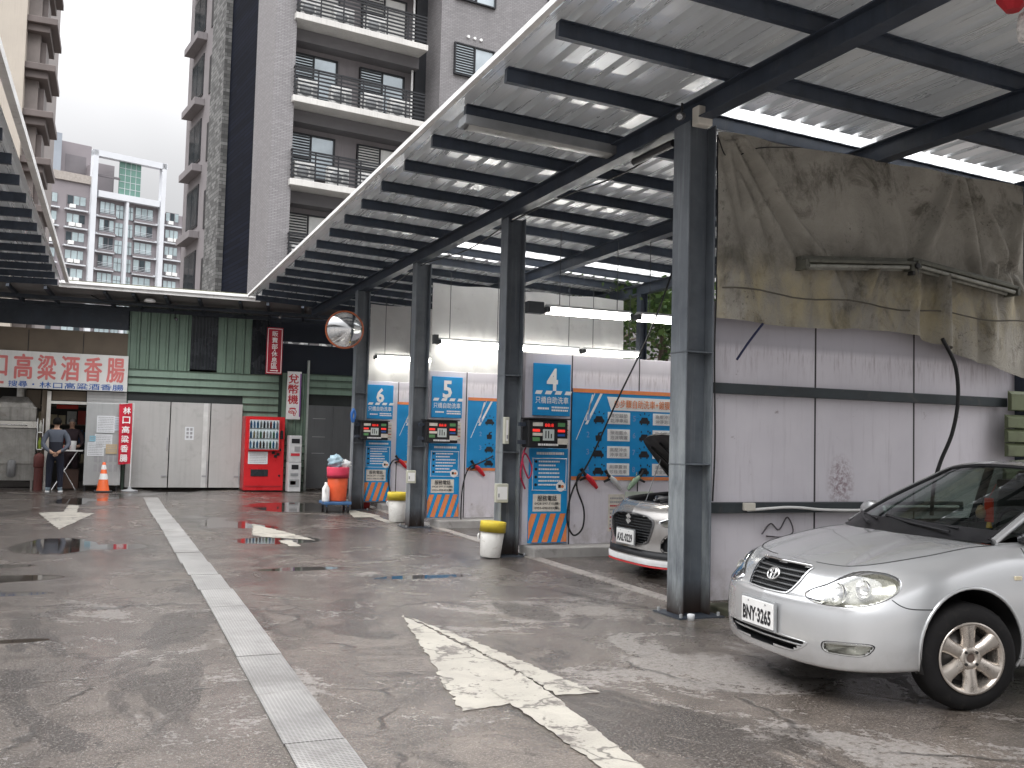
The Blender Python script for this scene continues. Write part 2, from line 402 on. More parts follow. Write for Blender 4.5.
def worn(name, col, thr=.5, under=(.13, .115, .105), sc=3.5, rough=.45):
    t = NT(name); b = t.b
    n = t.noise(sc, 9, .72, None, .5); g = t.noise(30, 4, .7); f = t.noise(95, 2)
    k = t.math('ADD', t.math('MULTIPLY', n, .75), t.math('MULTIPLY', g, .25))
    m = t.rng(k, thr-.03, thr+.02)
    c = t.mix(t.rng(t.noise(2, 5), .3, .7), tuple(x*.8 for x in col), col)
    c = t.mix(t.math('MULTIPLY', t.rng(f, .5, .75), .25), c, under)
    vo = t.n('ShaderNodeTexVoronoi', feature='DISTANCE_TO_EDGE'); vo.inputs['Scale'].default_value = 1.1
    wv_ = t.n('ShaderNodeVectorMath', operation='ADD'); nz_ = t.n('ShaderNodeTexNoise'); nz_.inputs['Scale'].default_value = 2.0; nz_.inputs['Detail'].default_value = 5
    t.l(t.tc.outputs['Object'], nz_.inputs['Vector']); t.l(t.tc.outputs['Object'], wv_.inputs[0]); t.l(nz_.outputs['Color'], wv_.inputs[1]); t.l(wv_.outputs[0], vo.inputs['Vector'])
    c = t.mix(t.math('MULTIPLY', t.rng(vo.outputs['Distance'], .006, .022, 1, 0), .8), c, tuple(x*.5 for x in under))
    c = t.mix(t.math('MULTIPLY', t.rng(t.noise(1.6, 6, .7, None, 1.0), .45, .65), .35), c, tuple(x*1.6 for x in under))
    t.l(t.mix(m, under, c), b.inputs['Base Color']); b.inputs['Roughness'].default_value = rough
    t.bump(t.math('ADD', g, f), .35, .006)
    return t.m
PAINT = worn('worn_road_paint', (.45, .425, .37), .445)
PAINT2 = worn('worn_kerb_paint', (.40, .37, .345), .46, (.17, .15, .14))
# ---- drain covers: one ribbed strip running down the lot
def drain_mat():
    t = NT('drain_grating'); b = t.b
    wv = t.n('ShaderNodeTexWave', wave_type='BANDS', bands_direction='Y'); wv.inputs['Scale'].default_value = 13; wv.inputs['Distortion'].default_value = .25
    t.l(t.tc.outputs['Object'], wv.inputs['Vector'])
    wx = t.n('ShaderNodeTexWave', wave_type='BANDS', bands_direction='X'); wx.inputs['Scale'].default_value = 14; t.l(t.tc.outputs['Object'], wx.inputs['Vector'])
    n = t.noise(1.2, 7, .65); n2 = t.noise(9, 6, .7)
    c = t.mix(t.rng(n, .3, .7), (.24, .235, .23), (.46, .45, .435))
    c = t.mix(t.math('MULTIPLY', t.rng(n2, .55, .72), .45), c, (.16, .145, .13))
    n4 = t.noise(.9, 6, .7, None, .4); c = t.mix(t.math('MULTIPLY', t.rng(n4, .5, .66), .5), c, (.10, .092, .085))
    g = t.math('MULTIPLY', t.rng(wv.outputs['Fac'], .25, .5, 1, 0), t.rng(wx.outputs['Fac'], .12, .35))
    c = t.mix(t.math('MULTIPLY', g, .8), c, (.09, .085, .08))
    t.l(c, b.inputs['Base Color']); b.inputs['Roughness'].default_value = .42; b.inputs['Metallic'].default_value = .25
    t.bump(wv.outputs['Fac'], .5, .006); return t.m
DRM = drain_mat(); DRM2 = M('drain_rim', (.30, .29, .28), .5, .3, .25, 4)
mb = MB(); y = -2.0; rnd = random.Random(5)
xs0 = .90
while y < 23.2:
    ln = 1.0
    wob = .012*math.sin(y*.9)+.03*math.sin(y*.21+1)
    x0 = (.87 if y < 9 else .87-(y-9)*.0092)+wob*.6; tilt = rnd.uniform(-.003, .003); y1 = min(y+ln-.008, 23.3)
    zz = .012+rnd.uniform(0, .004)
    mb.box(x0, x0+.31, y, y1, -.03, zz, DRM)
    y += ln
struct(mb.build('drain', loc=(0, 0, 0)))

def arrow(label, polys, mat=PAINT):
    mb = MB()
    for i, pl in enumerate(polys): mb.poly([(x, y, .004+.0015*i) for x, y in pl], mat)
    # face up
    o = mb.build('painted_arrow'); tag(o, label, 'road marking', 'arrows painted on the lot'); return o
def rough_edge(pl, amp=.02, step=.12, seed=1):
    r = random.Random(seed); out = []
    for i in range(len(pl)):
        a = np.array(pl[i]); b = np.array(pl[(i+1) % len(pl)]); n = max(1, int(np.linalg.norm(b-a)/step))
        for k in range(n):
            p = a+(b-a)*k/n
            if k: p = p+np.array([r.uniform(-amp, amp), r.uniform(-amp, amp)])
            out.append(tuple(p))
    return out
arrow('large worn white arrow in the foreground pointing up the lot', [rough_edge([(2.44, 8.26), (1.95, 5.30), (2.30, 5.38), (2.62, 6.1)][::1], .018, .045, 2), rough_edge([(2.47, 8.15), (2.64, 6.05), (2.62, 5.45), (2.92, 5.43), (2.83, 5.9), (2.70, 6.9)], .02, .045, 3), rough_edge([(2.28, 5.65), (2.27, 4.2), (2.24, 2.2), (2.44, 2.2), (2.47, 4.14), (2.60, 5.44), (2.63, 6.05)], .012, .045, 4)])
arrow('white arrow pointing towards the camera left of the drain strip', [rough_edge([(-1.15, 19.4), (-.67, 16.3), (-.22, 19.2), (-.52, 19.47), (-.52, 21.1), (-.72, 21.2), (-.74, 19.6)], .02, .045, 5)])
arrow('worn white arrow right of the drain strip halfway up the lot', [rough_edge([(2.3, 16.85), (2.04, 14.95), (2.28, 14.7), (2.86, 14.2), (2.62, 15.4)], .02, .045, 6), rough_edge([(2.32, 14.25), (2.36, 13.5), (2.52, 13.5), (2.50, 14.25)], .02, .045, 7)])
arrow('far white arrow by the column next to bay 6', [rough_edge([(4.62, 20.0), (4.30, 17.9), (4.62, 17.9), (4.62, 16.7), (4.78, 16.7), (4.8, 18.0), (4.9, 18.2)], .02, .045, 8)])

# bay floor: kerbed slab edge line and raised slab behind the columns
mb = MB()
mb.box(5.17, 5.33, 7.85, 22.5, 0, .012, PAINT2)
struct(mb.build('floor_line', loc=(0, 0, 0)))
BAYF = M('bay_concrete', (.19, .175, .165), .35, 0, .35, 1.3, dirt=(.06, .055, .05), dirt_amt=.7, bump=.25, bscale=40)
KERB = M('kerb_concrete', (.34, .33, .32), .6, 0, .2, 2.5, dirt=(.12, .11, .10), dirt_amt=.6, bump=.2)
for i, yy in enumerate((7.62, 12.0, 16.0, 19.72)):
    mb = MB(); mb.box(5.24 if i else 5.3, 9.3, yy-.33, yy+.18, -.05, .13 if i else .06, KERB if i else M('mossy_concrete', (.065, .066, .045), .7, 0, .5, 5, dirt=(.02, .022, .012), dirt_amt=.8, bump=.5, bscale=30))
    struct(mb.build('kerb', loc=(0, 0, 0), bevel=.015))

# ------------------------------------------------------------------ buildings
def tile_mat(name, col, bw=.22, bh=.06, mort=.008, mcol=None, var=.13, rough=.5):
    t = NT(name); b = t.b
    ob = t.tc.outputs['Object']
    sep = t.n('ShaderNodeSeparateXYZ'); t.l(ob, sep.inputs[0])
    ge = t.n('ShaderNodeNewGeometry'); sn = t.n('ShaderNodeSeparateXYZ'); t.l(ge.outputs['Normal'], sn.inputs[0])
    # choose the running coordinate by the face direction
    ax = t.math('ABSOLUTE', sn.outputs['X']); side = t.math('GREATER_THAN', ax, .7)
    u = t.n('ShaderNodeMix', data_type='FLOAT'); t.l(side, u.inputs[0]); t.l(sep.outputs['X'], u.inputs[2]); t.l(sep.outputs['Y'], u.inputs[3])
    cb = t.n('ShaderNodeCombineXYZ'); t.l(u.outputs[0], cb.inputs[0]); t.l(sep.outputs['Z'], cb.inputs[1])
    br = t.n('ShaderNodeTexBrick'); br.inputs['Scale'].default_value = 1; br.inputs['Brick Width'].default_value = bw; br.inputs['Row Height'].default_value = bh
    br.inputs['Mortar Size'].default_value = mort; br.inputs['Mortar Smooth'].default_value = .3; br.inputs['Bias'].default_value = 0
    br.inputs['Color1'].default_value = tuple(x*(1-var) for x in col)+(1,); br.inputs['Color2'].default_value = tuple(x*(1+var) for x in col)+(1,)
    br.inputs['Mortar'].default_value = tuple(mcol or [x*.45 for x in col])+(1,)
    t.l(cb.outputs[0], br.inputs['Vector'])
    v = t.mapped((1.5, 1.5, .12)); st = t.noise(1.2, 4, .6, v)
    c = t.mix(t.math('MULTIPLY', t.rng(st, .5, .75), .3), br.outputs['Color'], tuple(x*.5 for x in col))
    t.l(c, b.inputs['Base Color']); b.inputs['Roughness'].default_value = rough
    t.bump(br.outputs['Fac'], -.4, .01); return t.m
TILE = tile_mat('grey_tile', (.215, .206, .212))
TILE2 = tile_mat('grey_tile_wing', (.195, .187, .192))
NAVY = tile_mat('navy_tile', (.005, .0065, .013), 3, .18, .02, (.002, .003, .005), .35, .85); NAVY.node_tree.nodes['Principled BSDF'].inputs['Specular IOR Level'].default_value = .08
STONE = tile_mat('split_stone', (.11, .11, .108), .35, .16, .015, (.05, .05, .05), .55, .8)
STUCCO = M('grey_render', (.19, .175, .18), .7, 0, .1, 1, streak=.25)
SLAB = M('slab_white', (.52, .51, .49), .6, 0, .1, 1.5, streak=.3)
SOFFIT = M('soffit_grey', (.13, .125, .13), .7, 0, .1, 2)
FRAME_D = M('window_frame_dark', (.014, .015, .018), .45)
WGLASS = M('pane_reflective', (.42, .47, .50), .06, .55, .2, .8, bump=0)
WGLASS_D = M('pane_dark', (.06, .075, .085), .05, .5, .3, .6, bump=0)
CURT = M('curtain_pale', (.62, .62, .60), .8, 0, .12, 3)
ACW = M('ac_white', (.70, .70, .69), .5)

class Frame2:
    """facade frame: a along u, b back along v, z up, local coordinates for the rotated building root"""
def wall_window(root, x0, x1, z0, z1, yf, pane=WGLASS, louv=False, mull=1, fr=FRAME_D, depth=.12):
    """a window on a face looking to -Y: frame proud of the wall, pane as sub-part"""
    m = MB(); t = .055
    m.box(x0, x1, yf-depth, yf, z1-t, z1, fr); m.box(x0, x1, yf-depth, yf, z0, z0+t, fr)
    m.box(x0, x0+t, yf-depth, yf, z0+t, z1-t, fr); m.box(x1-t, x1, yf-depth, yf, z0+t, z1-t, fr)
    for k in range(mull):
        xc = x0+(x1-x0)*(k+1)/(mull+1); m.box(xc-t/2, xc+t/2, yf-depth, yf, z0+t, z1-t, fr)
    if louv:
        xe = x0+(x1-x0)/(mull+1); z = z0+.1
        while z < z1-.1:
            m.obox(((x0+xe)/2, yf-.05, z), ((1, 0, 0), (0, 1, .5), (0, -.5, 1)), ((xe-x0)/2-t, .04, .02), fr); z += .11
    w = m.build('window', root)
    g = MB(); g.box(x0+t, x1-t, yf-.045, yf-.03, z0+t, z1-t, pane); g.build('pane', w); return w

def balcony_tower():
    O = Vector((5.06, 36.15, 0)); ang = -math.atan2(-.146, .989)      # u turned 8.4 deg
    root = thing('apartment_tower', 'grey tiled apartment tower with railed balconies and a navy corner stripe', 'building', tuple(O), rz=math.atan2(.146, .989))
    H = 30
    m = MB()
    m.box(0, .8, .0, 2.5, 0, H, TILE)                        # tiled corner
    m.build('corner_pillar', root)
    m = MB(); m.box(.16, 1.5, 2.5, 7.2, 0, H, NAVY); m.build('navy_stripe', root)
    m = MB(); m.box(-.12, 1.5, 7.2, 9.6, 0, H, STONE); m.build('stone_stripe', root)
    m = MB(); m.box(.0, 1.5, 9.6, 15, 0, H, STUCCO); m.build('side_wall', root)
    # ledges and windows on the side
    fl = 3.2; z0 = 14.30
    for k in range(-4, 5):
        zz = z0+fl*k
        m = MB(); m.box(-.48, 0, 11.2, 14.0, zz-.50, zz-.15, SLAB if 0 else STUCCO); m.build('side_ledge', root, bevel=.02)
        m = MB()
        m.box(-.04, 0, 11.6, 14.0, zz+.15, zz+2.2, FRAME_D); wq = m.build('side_window', root)
        g = MB(); g.box(-.055, -.04, 11.75, 12.75, zz+.25, zz+2.1, WGLASS_D); g.box(-.055, -.04, 12.85, 13.9, zz+.25, zz+2.1, WGLASS_D); g.build('pane', wq)
        m = MB(); m.box(-.03, 0, 9.9, 10.4, zz-.2, zz+1.6, FRAME_D); m.build('side_slit_window', root)
    # balcony facade
    W = 6.3; back = 1.35
    m = MB(); m.box(.8, W, back, back+.3, 0, H, STUCCO); m.build('facade_wall', root)
    m = MB(); m.box(0.9, W, back+.3, 15, 0, H-.3, DARKIN); m.build('core', root)
    rnd = random.Random(3)
    for k in range(-4, 5):
        zz = z0+fl*k                     # top of slab
        m = MB(); m.box(.70, W-.05, -.22, back, zz-.24, zz, SLAB); m.build('balcony_slab', root, bevel=.015)
        m = MB(); m.box(.8, W-.05, .65, back, zz-.72, zz-.25, SOFFIT); m.build('lintel_beam', root)  # shadow strip under the slab, put into the dark lintel colour
        r = MB()
        for j in range(7): r.box(.74, W-.1, -.17, -.14, zz+.10+j*.15, zz+.165+j*.15, FRAME_D)
        r.box(.74, W-.1, -.19, -.12, zz+1.10, zz+1.16, FRAME_D)
        x = .74
        while x < W-.1: r.box(x, x+.045, -.175, -.135, zz, zz+1.1, FRAME_D); x += .92
        r.box(.74, .78, -.17, back, zz+1.10, zz+1.15, FRAME_D)
        for j in range(5): r.box(.75, .77, -.14, back, zz+.15+j*.2, zz+.18+j*.2, FRAME_D)
        r.build('balcony_railing', root)
        for xa in (.95, 3.9):
            wall_window(root, xa, xa+2.0, zz+.5, zz+2.25, back, WGLASS if rnd.random() < .7 else CURT, True, 1)
        for xa in (1.0, 2.35, 3.7, 4.85):
            if rnd.random() < .88:
                a = MB(); a.box(xa, xa+.85, .25, .6, zz+.10, zz+.85, ACW); ac = a.build('air_conditioner', root, bevel=.02)
                f = MB(); f.lathe([(.24, 0), (.24, .012), (.05, .014), (.0, .014)], (xa+.32, .25, zz+.43), GREYP, 20, (0, -1, 0))
                for j in range(6): f.box(xa+.62, xa+.82, .235, .25, zz+.2+j*.08, zz+.24+j*.08, GREYP)
                f.build('fan_grille', ac)
    # right hand wing
    m = MB(); m.box(W+.45, 22, -.35, 15, 0, H, TILE2); m.build('wing_wall', root)
    m = MB(); m.box(W-.05, W+.45, 1.0, 4, 0, H, FRAME_D); m.build('slot', root)
    m = MB(); m.cyl((W-.2, .95, 0), (W-.2, .95, H), .05, None, WHITE, 8); m.build('drain_pipe', root)
    for k in range(-4, 5):
        zz = z0+fl*k
        wall_window(root, W+1.05, W+2.95, zz-1.0, zz+.35, -.35, WGLASS, True, 1)
        wall_window(root, W+5.6, W+8.0, zz-1.0, zz+.35, -.35, WGLASS, False, 1)
        m = MB()
        for j in range(3): m.cyl((W+1.7+j*.3, -.35, zz+.72), (W+1.7+j*.3, -.42, zz+.72), .06, None, WHITE, 10)
        m.build('vent_cap', root)
    return root
balcony_tower()

def far_tower():
    O = (-6.8, 163, 0)
    root = thing('distant_apartment_block', 'distant mauve apartment block with a white roof frame and green glass panel', 'building', O, rz=math.atan2(.326, .945))
    MAU = M('mauve_wall', (.22, .20, .212), .7, 0, .08, .3)
    MAUD = M('mauve_recess', (.15, .14, .15), .7, 0, .1, .5)
    WF = M('white_frame', (.56, .58, .61), .6, 0, .05, .4)
    GG = M('green_glazing', (.15, .27, .23), .15, .3, .15, .4, bump=0)
    PANE = M('far_pane', (.42, .50, .52), .12, .4, .25, .35, bump=0)
    GREYB = M('grey_blue_wall', (.27, .30, .34), .7, 0, .08, .3)
    m = MB(); m.box(-6.5, 2.2, 0, 16, 0, 39.6, MAU); m.box(2.2, 13.6, .5, 16, 0, 38.6, MAU); m.box(13.6, 19, .2, 16, 0, 37.2, MAU); m.build('wall', root)
    m = MB(); m.box(-6.8, 2.3, -.3, 16, 39.6, 40.9, M('parapet_beige', (.33, .30, .275), .7)); m.build('parapet', root)
    m = MB(); m.box(-5.0, -1.2, 4, 12, 40.9, 48.0, GREYB); m.box(-1.2, 4.0, 6, 14, 40.9, 47.4, MAU); m.box(-6.4, -5.0, 4, 12, 47.0, 48.0, GREYB); m.build('penthouse', root)
    m = MB(); m.box(.0, 3.2, 5.97, 6, 42.6, 45.4, MAUD); m.build('penthouse_window', root)
    m = MB()
    m.box(2.2, 3.0, -.8, .4, 0, 45.2, WF); m.box(13.2, 13.9, -.8, .4, 0, 45.2, WF); m.box(2.2, 14.0, -.8, .4, 44.3, 45.25, WF); m.box(3.3, 13.1, -.6, .5, 37.9, 38.9, WF)
    m.box(7.75, 8.15, -.5, .5, 0, 37.9, WF); m.build('roof_frame', root)
    m = MB(); m.box(6.6, 10.0, .0, .3, 38.9, 44.3, GG)
    for x in (7.5, 8.35, 9.2): m.box(x-.03, x+.03, -.04, 0, 38.9, 44.3, WF)
    for z in (40, 41.1, 42.2, 43.3): m.box(6.6, 10, -.04, 0, z-.03, z+.03, WF)
    m.build('glass_screen', root)
    m = MB(); m.box(3.3, 6.6, 2.5, 12, 38.6, 44.0, MAU); m.box(3.2, 6.7, -.1, .3, 41.3, 41.6, MAUD); m.build('roof_room', root)
    fl = 2.85; rnd = random.Random(8)
    for k in range(13):
        z = 38.3-1.0-fl*k-1.2
        if z < 8: break
        for (xa, xb, yf, acs) in ((-5.2, -2.6, 0, 1), (-1.2, 1.6, 0, 1), (3.9, 6.2, .5, 0), (9.5, 12.4, .5, 0), (14.4, 16.6, .2, 1), (17.3, 18.7, .2, 1)):
            rec = rnd.random()
            w = MB(); w.box(xa, xb, yf-.12, yf, z-.75, z+1.35, MAUD); ww = w.build('window', root)
            g = MB(); n = 3
            for j in range(n):
                x0 = xa+(xb-xa)*j/n+.08; x1 = xa+(xb-xa)*(j+1)/n-.05
                g.box(x0, x1, yf-.16, yf-.12, z-.1 if acs else z-.5, z+1.25, PANE if rnd.random() < .8 else WGLASS_D)
            g.build('pane', ww)
            if acs:
                a = MB()
                for j in range(rnd.choice((1, 2, 2, 2))): a.box(xa+.35+j*1.0, xa+1.15+j*1.0, yf-.7, yf-.16, z-.72, z-.15, ACW)
                a.build('air_conditioners', ww)
            else:
                a = MB()
                for j in range(4): a.box(xa, xb, yf-.35, yf-.3, z-.7+j*.25, z-.66+j*.25, WF)
                a.build('balcony_rail', ww)
            s = MB(); s.box(xa-.3, xb+.3, yf-.6, yf-.001, z-1.05, z-.85, WF if acs else MAU); s.build('sill', ww)
        # glazed stair strip
        g = MB()
        for xa, xb in ((6.4, 7.65), (8.25, 9.2)):
            for j in range(2):
                x0 = xa+(xb-xa)*j/2
                g.box(x0+.05, x0+(xb-xa)/2-.05, .36, .5, z-1.0, z+.25, PANE); g.box(x0+.05, x0+(xb-xa)/2-.05, .36, .5, z+.35, z+1.1, PANE)
        g.build('stair_glazing', root)
        for xa, xb in ((3.3, 6.35), (9.3, 13.1)):
            s = MB(); s.box(xa, xb, -.05, .499, z-1.25, z-.95, WF); s.build('floor_band', root)
far_tower()

def beige_tower():
    root = thing('beige_apartment_tower', 'tall beige apartment tower with stepped brown balcony ledges at far left', 'building', (-5.3, 71, 0))
    root['_org'] = (-3.9, 71, 0)
    BE = M('beige_tile', (.33, .285, .24), .6, 0, .08, .6, streak=.2); BE2 = M('beige_pale', (.40, .36, .31), .6, 0, .06, .6, streak=.15)
    BR = M('brown_ledge', (.12, .10, .095), .6, 0, .15, .8); BRW = M('brown_bay', (.20, .175, .165), .6, 0, .15, .8)
    m = MB(); m.box(-16, -7.4, 71, 90, 0, 48, BE); m.build('wall', root)
    m = MB(); m.box(-7.4, -5.0, 70.3, 90, 0, 48, BE2); m.build('pale_pier', root)
    m = MB(); m.box(-5.0, -4.2, 71.5, 90, 0, 48, BRW); m.build('bay_wall', root)
    for k in range(15):
        z = 3.0+k*3.2
        m = MB(); m.box(-5.2, -3.15, 70.6, 76, z, z+.45, BR); m.box(-5.0, -3.6, 70.9, 76, z-.5, z, BR); m.build('balcony_ledge', root, bevel=.04)
        m = MB(); m.box(-4.2, -3.85, 71.8, 74.5, z+.6, z+2.3, BR); m.build('bay_window', root)
        wall_window(root, -10.6, -8.6, z+.4, z+2.3, 71, WGLASS_D, False, 1, BR)
        wall_window(root, -13.6, -11.6, z+.4, z+2.3, 71, WGLASS_D, False, 1, BR)
beige_tower()
# ------------------------------------------------------------------ wash bay canopy
CY = (7.62, 12.05, 16.0, 19.72)
CX = 5.0
CXS = (5.0, 4.99, 4.91, 4.77)
def zr(x): return 4.925-.043*(x-5)          # underside of the roof sheet
def corrugated(m, x0, x1, y0, y1, zf, mat, pitch=.25, h=.07, thick=.004):
    xs = []; x = x0
    while x < x1:
        for dx, dz in ((0, 0), (.135, 0), (.152, h), (.205, h), (.222, 0)):
            if x+dx <= x1: xs.append((x+dx, dz))
        x += pitch
    ny = max(1, int((y1-y0)/2)); vs = []; fs = []
    for (x, dz) in xs:
        for j in range(ny+1): vs.append((x, y0+(y1-y0)*j/ny, zf(x)+dz))
    for i in range(len(xs)-1):
        for j in range(ny): fs.append((i*(ny+1)+j, (i+1)*(ny+1)+j, (i+1)*(ny+1)+j+1, i*(ny+1)+j+1))
    m.add(vs, fs, mat)
shed = thing('wash_canopy', 'long steel canopy with corrugated roof over the self service wash bays', 'canopy', (5, 12, 0))
Y0, Y1 = -3.0, 25.0
m = MB(); corrugated(m, 3.12, 9.9, Y0, 7.75, zr, ROOFM); corrugated(m, 3.12, 5.4, 7.75, 8.2, zr, ROOFM); corrugated(m, 3.12, 9.9, 8.2, 15.3, zr, ROOFM); corrugated(m, 3.12, 5.4, 15.3, 16.6, zr, ROOFM); corrugated(m, 3.12, 9.9, 16.6, Y1, zr, ROOFM)
m.build('roof_sheet', shed)
SKYL = NT('translucent_sheet'); SKYL.t.nodes.remove(SKYL.b)
_d = SKYL.n('ShaderNodeBsdfTranslucent'); _d.inputs['Color'].default_value = (.85, .86, .86, 1)
_e = SKYL.n('ShaderNodeBsdfDiffuse'); _e.inputs['Color'].default_value = (.75, .76, .76, 1); _x = SKYL.n('ShaderNodeMixShader'); _x.inputs[0].default_value = .3
SKYL.l(_d.outputs[0], _x.inputs[1]); SKYL.l(_e.outputs[0], _x.inputs[2]); SKYL.l(_x.outputs[0], [n for n in SKYL.t.nodes if n.type == 'OUTPUT_MATERIAL'][0].inputs['Surface'])
m = MB(); corrugated(m, 5.4, 9.9, 7.752, 8.198, zr, SKYL.m); m.build('skylight_sheet', shed)
m = MB(); corrugated(m, 5.4, 9.9, 15.302, 16.598, zr, SKYL.m); m.build('skylight_sheet', shed)
m = MB(); m.obox((3.08, (Y0+Y1)/2, zr(3.1)+.02), ((1, 0, -.04), (0, 1, 0), (.04, 0, 1)), (.028, (Y1-Y0)/2, .028), ROOFW); m.build('eave_flashing', shed)
rnd = random.Random(4)
yp = -1.9; k = 0
while yp < 24.9:
    m = MB(); x0 = 3.21
    z = lambda x: zr(x)-.075
    m.obox(((x0+9.8)/2, yp, z((x0+9.8)/2)), ((1, 0, -.043), (0, 1, 0), (.043, 0, 1)), ((9.8-x0)/2, .032, .066), STEEL)
    m.obox(((x0+9.8)/2, yp-.035, z((x0+9.8)/2)+.06), ((1, 0, -.043), (0, 1, 0), (.043, 0, 1)), ((9.8-x0)/2, .035, .004), STEEL)
    m.build('purlin', shed); yp += 1.105
m = MB(); m.ibeam((5.08, Y0, 4.685), (4.70, Y1, 4.685), .15, .2, STEEL); m.build('main_beam', shed)
m = MB(); m.ibeam((7.15, Y0, 4.60), (7.15, Y1, 4.60), .15, .2, STEEL); m.build('main_beam', shed)
m = MB(); m.ibeam((9.35, Y0, 4.50), (9.35, Y1, 4.50), .15, .2, STEEL); m.build('main_beam', shed)
# front columns: H sections
COLM = NT('column_paint'); t = COLM; b = t.b
_n = t.noise(2.2, 6, .65); _s = t.noise(1.8, 5, .65, t.mapped((10, 10, .5))); _sep = t.n('ShaderNodeSeparateXYZ'); _g = t.n('ShaderNodeTexCoord')
t.l(t.tc.outputs['Object'], _sep.inputs[0])
_c = t.mix(t.rng(_n, .3, .7), (.075, .088, .105), (.14, .158, .178))
_c = t.mix(t.math('MULTIPLY', t.rng(_s, .55, .75), .4), _c, (.30, .32, .34))
_rust = t.math('MULTIPLY', t.rng(_sep.outputs['Z'], .32, .02), t.rng(t.noise(9, 5, .7, t.mapped((1, 1, .3))), .30, .44))
_c = t.mix(_rust, _c, (.022, .014, .011))
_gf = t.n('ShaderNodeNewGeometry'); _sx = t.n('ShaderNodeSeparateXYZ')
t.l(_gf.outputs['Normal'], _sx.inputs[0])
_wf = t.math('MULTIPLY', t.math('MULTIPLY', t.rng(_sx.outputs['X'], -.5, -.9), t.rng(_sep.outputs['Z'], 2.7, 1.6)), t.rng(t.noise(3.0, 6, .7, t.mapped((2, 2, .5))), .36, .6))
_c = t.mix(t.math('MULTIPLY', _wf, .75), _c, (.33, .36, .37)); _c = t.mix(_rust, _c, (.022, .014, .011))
t.l(_c, b.inputs['Base Color']); b.inputs['Roughness'].default_value = .42; t.bump(t.noise(25, 4), .1, .004)
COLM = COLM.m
def column(y, x, w=.30, d=.27):
    m = MB(); t = .016
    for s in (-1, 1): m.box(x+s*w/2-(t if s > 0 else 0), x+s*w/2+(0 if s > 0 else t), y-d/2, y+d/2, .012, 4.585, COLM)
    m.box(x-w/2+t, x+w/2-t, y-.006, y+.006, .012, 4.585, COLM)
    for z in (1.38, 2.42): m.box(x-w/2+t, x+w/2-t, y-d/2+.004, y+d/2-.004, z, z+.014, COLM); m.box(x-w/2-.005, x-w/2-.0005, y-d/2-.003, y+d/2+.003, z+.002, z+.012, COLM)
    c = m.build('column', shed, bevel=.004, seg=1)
    m = MB(); m.box(x-.24, x+.24, y-.23, y+.23, 0, .012, STEEL_D); bp = m.build('base_plate', c)
    for sx in (-.2, .2):
        for sy in (-.19, .19):
            q = MB(); q.cyl((x+sx, y+sy, .01), (x+sx, y+sy, .045), .016, None, GREYP, 6); q.build('bolt', c)
    return c
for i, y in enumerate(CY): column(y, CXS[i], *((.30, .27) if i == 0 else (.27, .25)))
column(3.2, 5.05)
# rear posts
for y in CY+(3.2, 23.6):
    m = MB(); m.ibeam((9.35, y, 0), (9.35, y, 4.4), .15, .15, STEEL, (1, 0, 0)); m.build('rear_post', shed)
# lattice truss across the bays
for y in (23.6,):
    m = MB(); z0, z1 = 4.28, 4.56
    m.bar((5.1, y+.2, z1), (9.3, y+.2, z1-.1), .06, .05, STEEL_L); m.bar((5.1, y+.2, z0), (9.3, y+.2, z0-.1), .06, .05, STEEL_L)
    x = 5.2
    while x < 9.3:
        zz = -.1*(x-5.1)/4.2; m.bar((x, y+.2, z0+zz), (x, y+.2, z1+zz), .05, .09, STEEL_L, (1, 0, 0)); x += .22
    m.build('truss', shed)

# lamp trough hanging under the near roof
lt = thing('light_trough', 'long grey unlit lamp trough under the canopy roof beside the near column', 'lamp', (4.1, 9.1, 4.7))
m = MB(); m.obox((4.05, 9.12, 4.77), ((1, 0, -.043), (0, 1, 0), (.043, 0, 1)), (.88, .11, .05), M('lamp_housing', (.22, .23, .24), .4, .2, .2)); m.build('housing', lt, bevel=.01)
m = MB(); m.grid(lambda u, v: (3.22+1.66*u, 9.12+math.cos(math.pi*v)*.10, 4.733-.035*math.sin(math.pi*v)-.043*1.66*(u-.5)), 2, 8, M('lamp_diffuser', (.42, .43, .42), .3)); m.build('diffuser', lt)

# ------------------------------------------------------------------ left canopy
left = thing('left_canopy', 'corrugated steel canopy running along the left side of the lot', 'canopy', (-4, 15, 0))
def zl(x): return 5.02+.02*(x+1.1)
m = MB(); corrugated(m, -7.5, -1.15, Y0, 25.0, zl, ROOFM); m.build('roof_sheet', left)
m = MB(); m.box(-1.16, -1.08, Y0, 25.0, zl(-1.1)-.03, zl(-1.1)+.07, ROOFW); m.build('eave_flashing', left)
yp = -2.2
while yp < 24.8:
    m = MB(); m.box(-7.4, -1.32, yp-.035, yp+.035, 4.86, 4.995-.13+.0, STEEL) if 0 else m.obox((-4.36, yp, zl(-4.36)-.075), ((1, 0, .02), (0, 1, 0), (-.02, 0, 1)), (3.05, .035, .068), STEEL)
    m.build('purlin', left); yp += 1.12
m = MB(); m.ibeam((-3.4, Y0, 4.73), (-3.4, Y1, 4.73), .15, .2, STEEL); m.build('main_beam', left)
m = MB(); m.ibeam((-6.6, Y0, 4.66), (-6.6, Y1, 4.66), .15, .2, STEEL); m.build('main_beam', left)
for y in (-1, 5, 11, 17, 23):
    m = MB(); m.ibeam((-6.6, y, 0), (-6.6, y, 4.56), .2, .2, COLM, (1, 0, 0)); m.build('column', left)

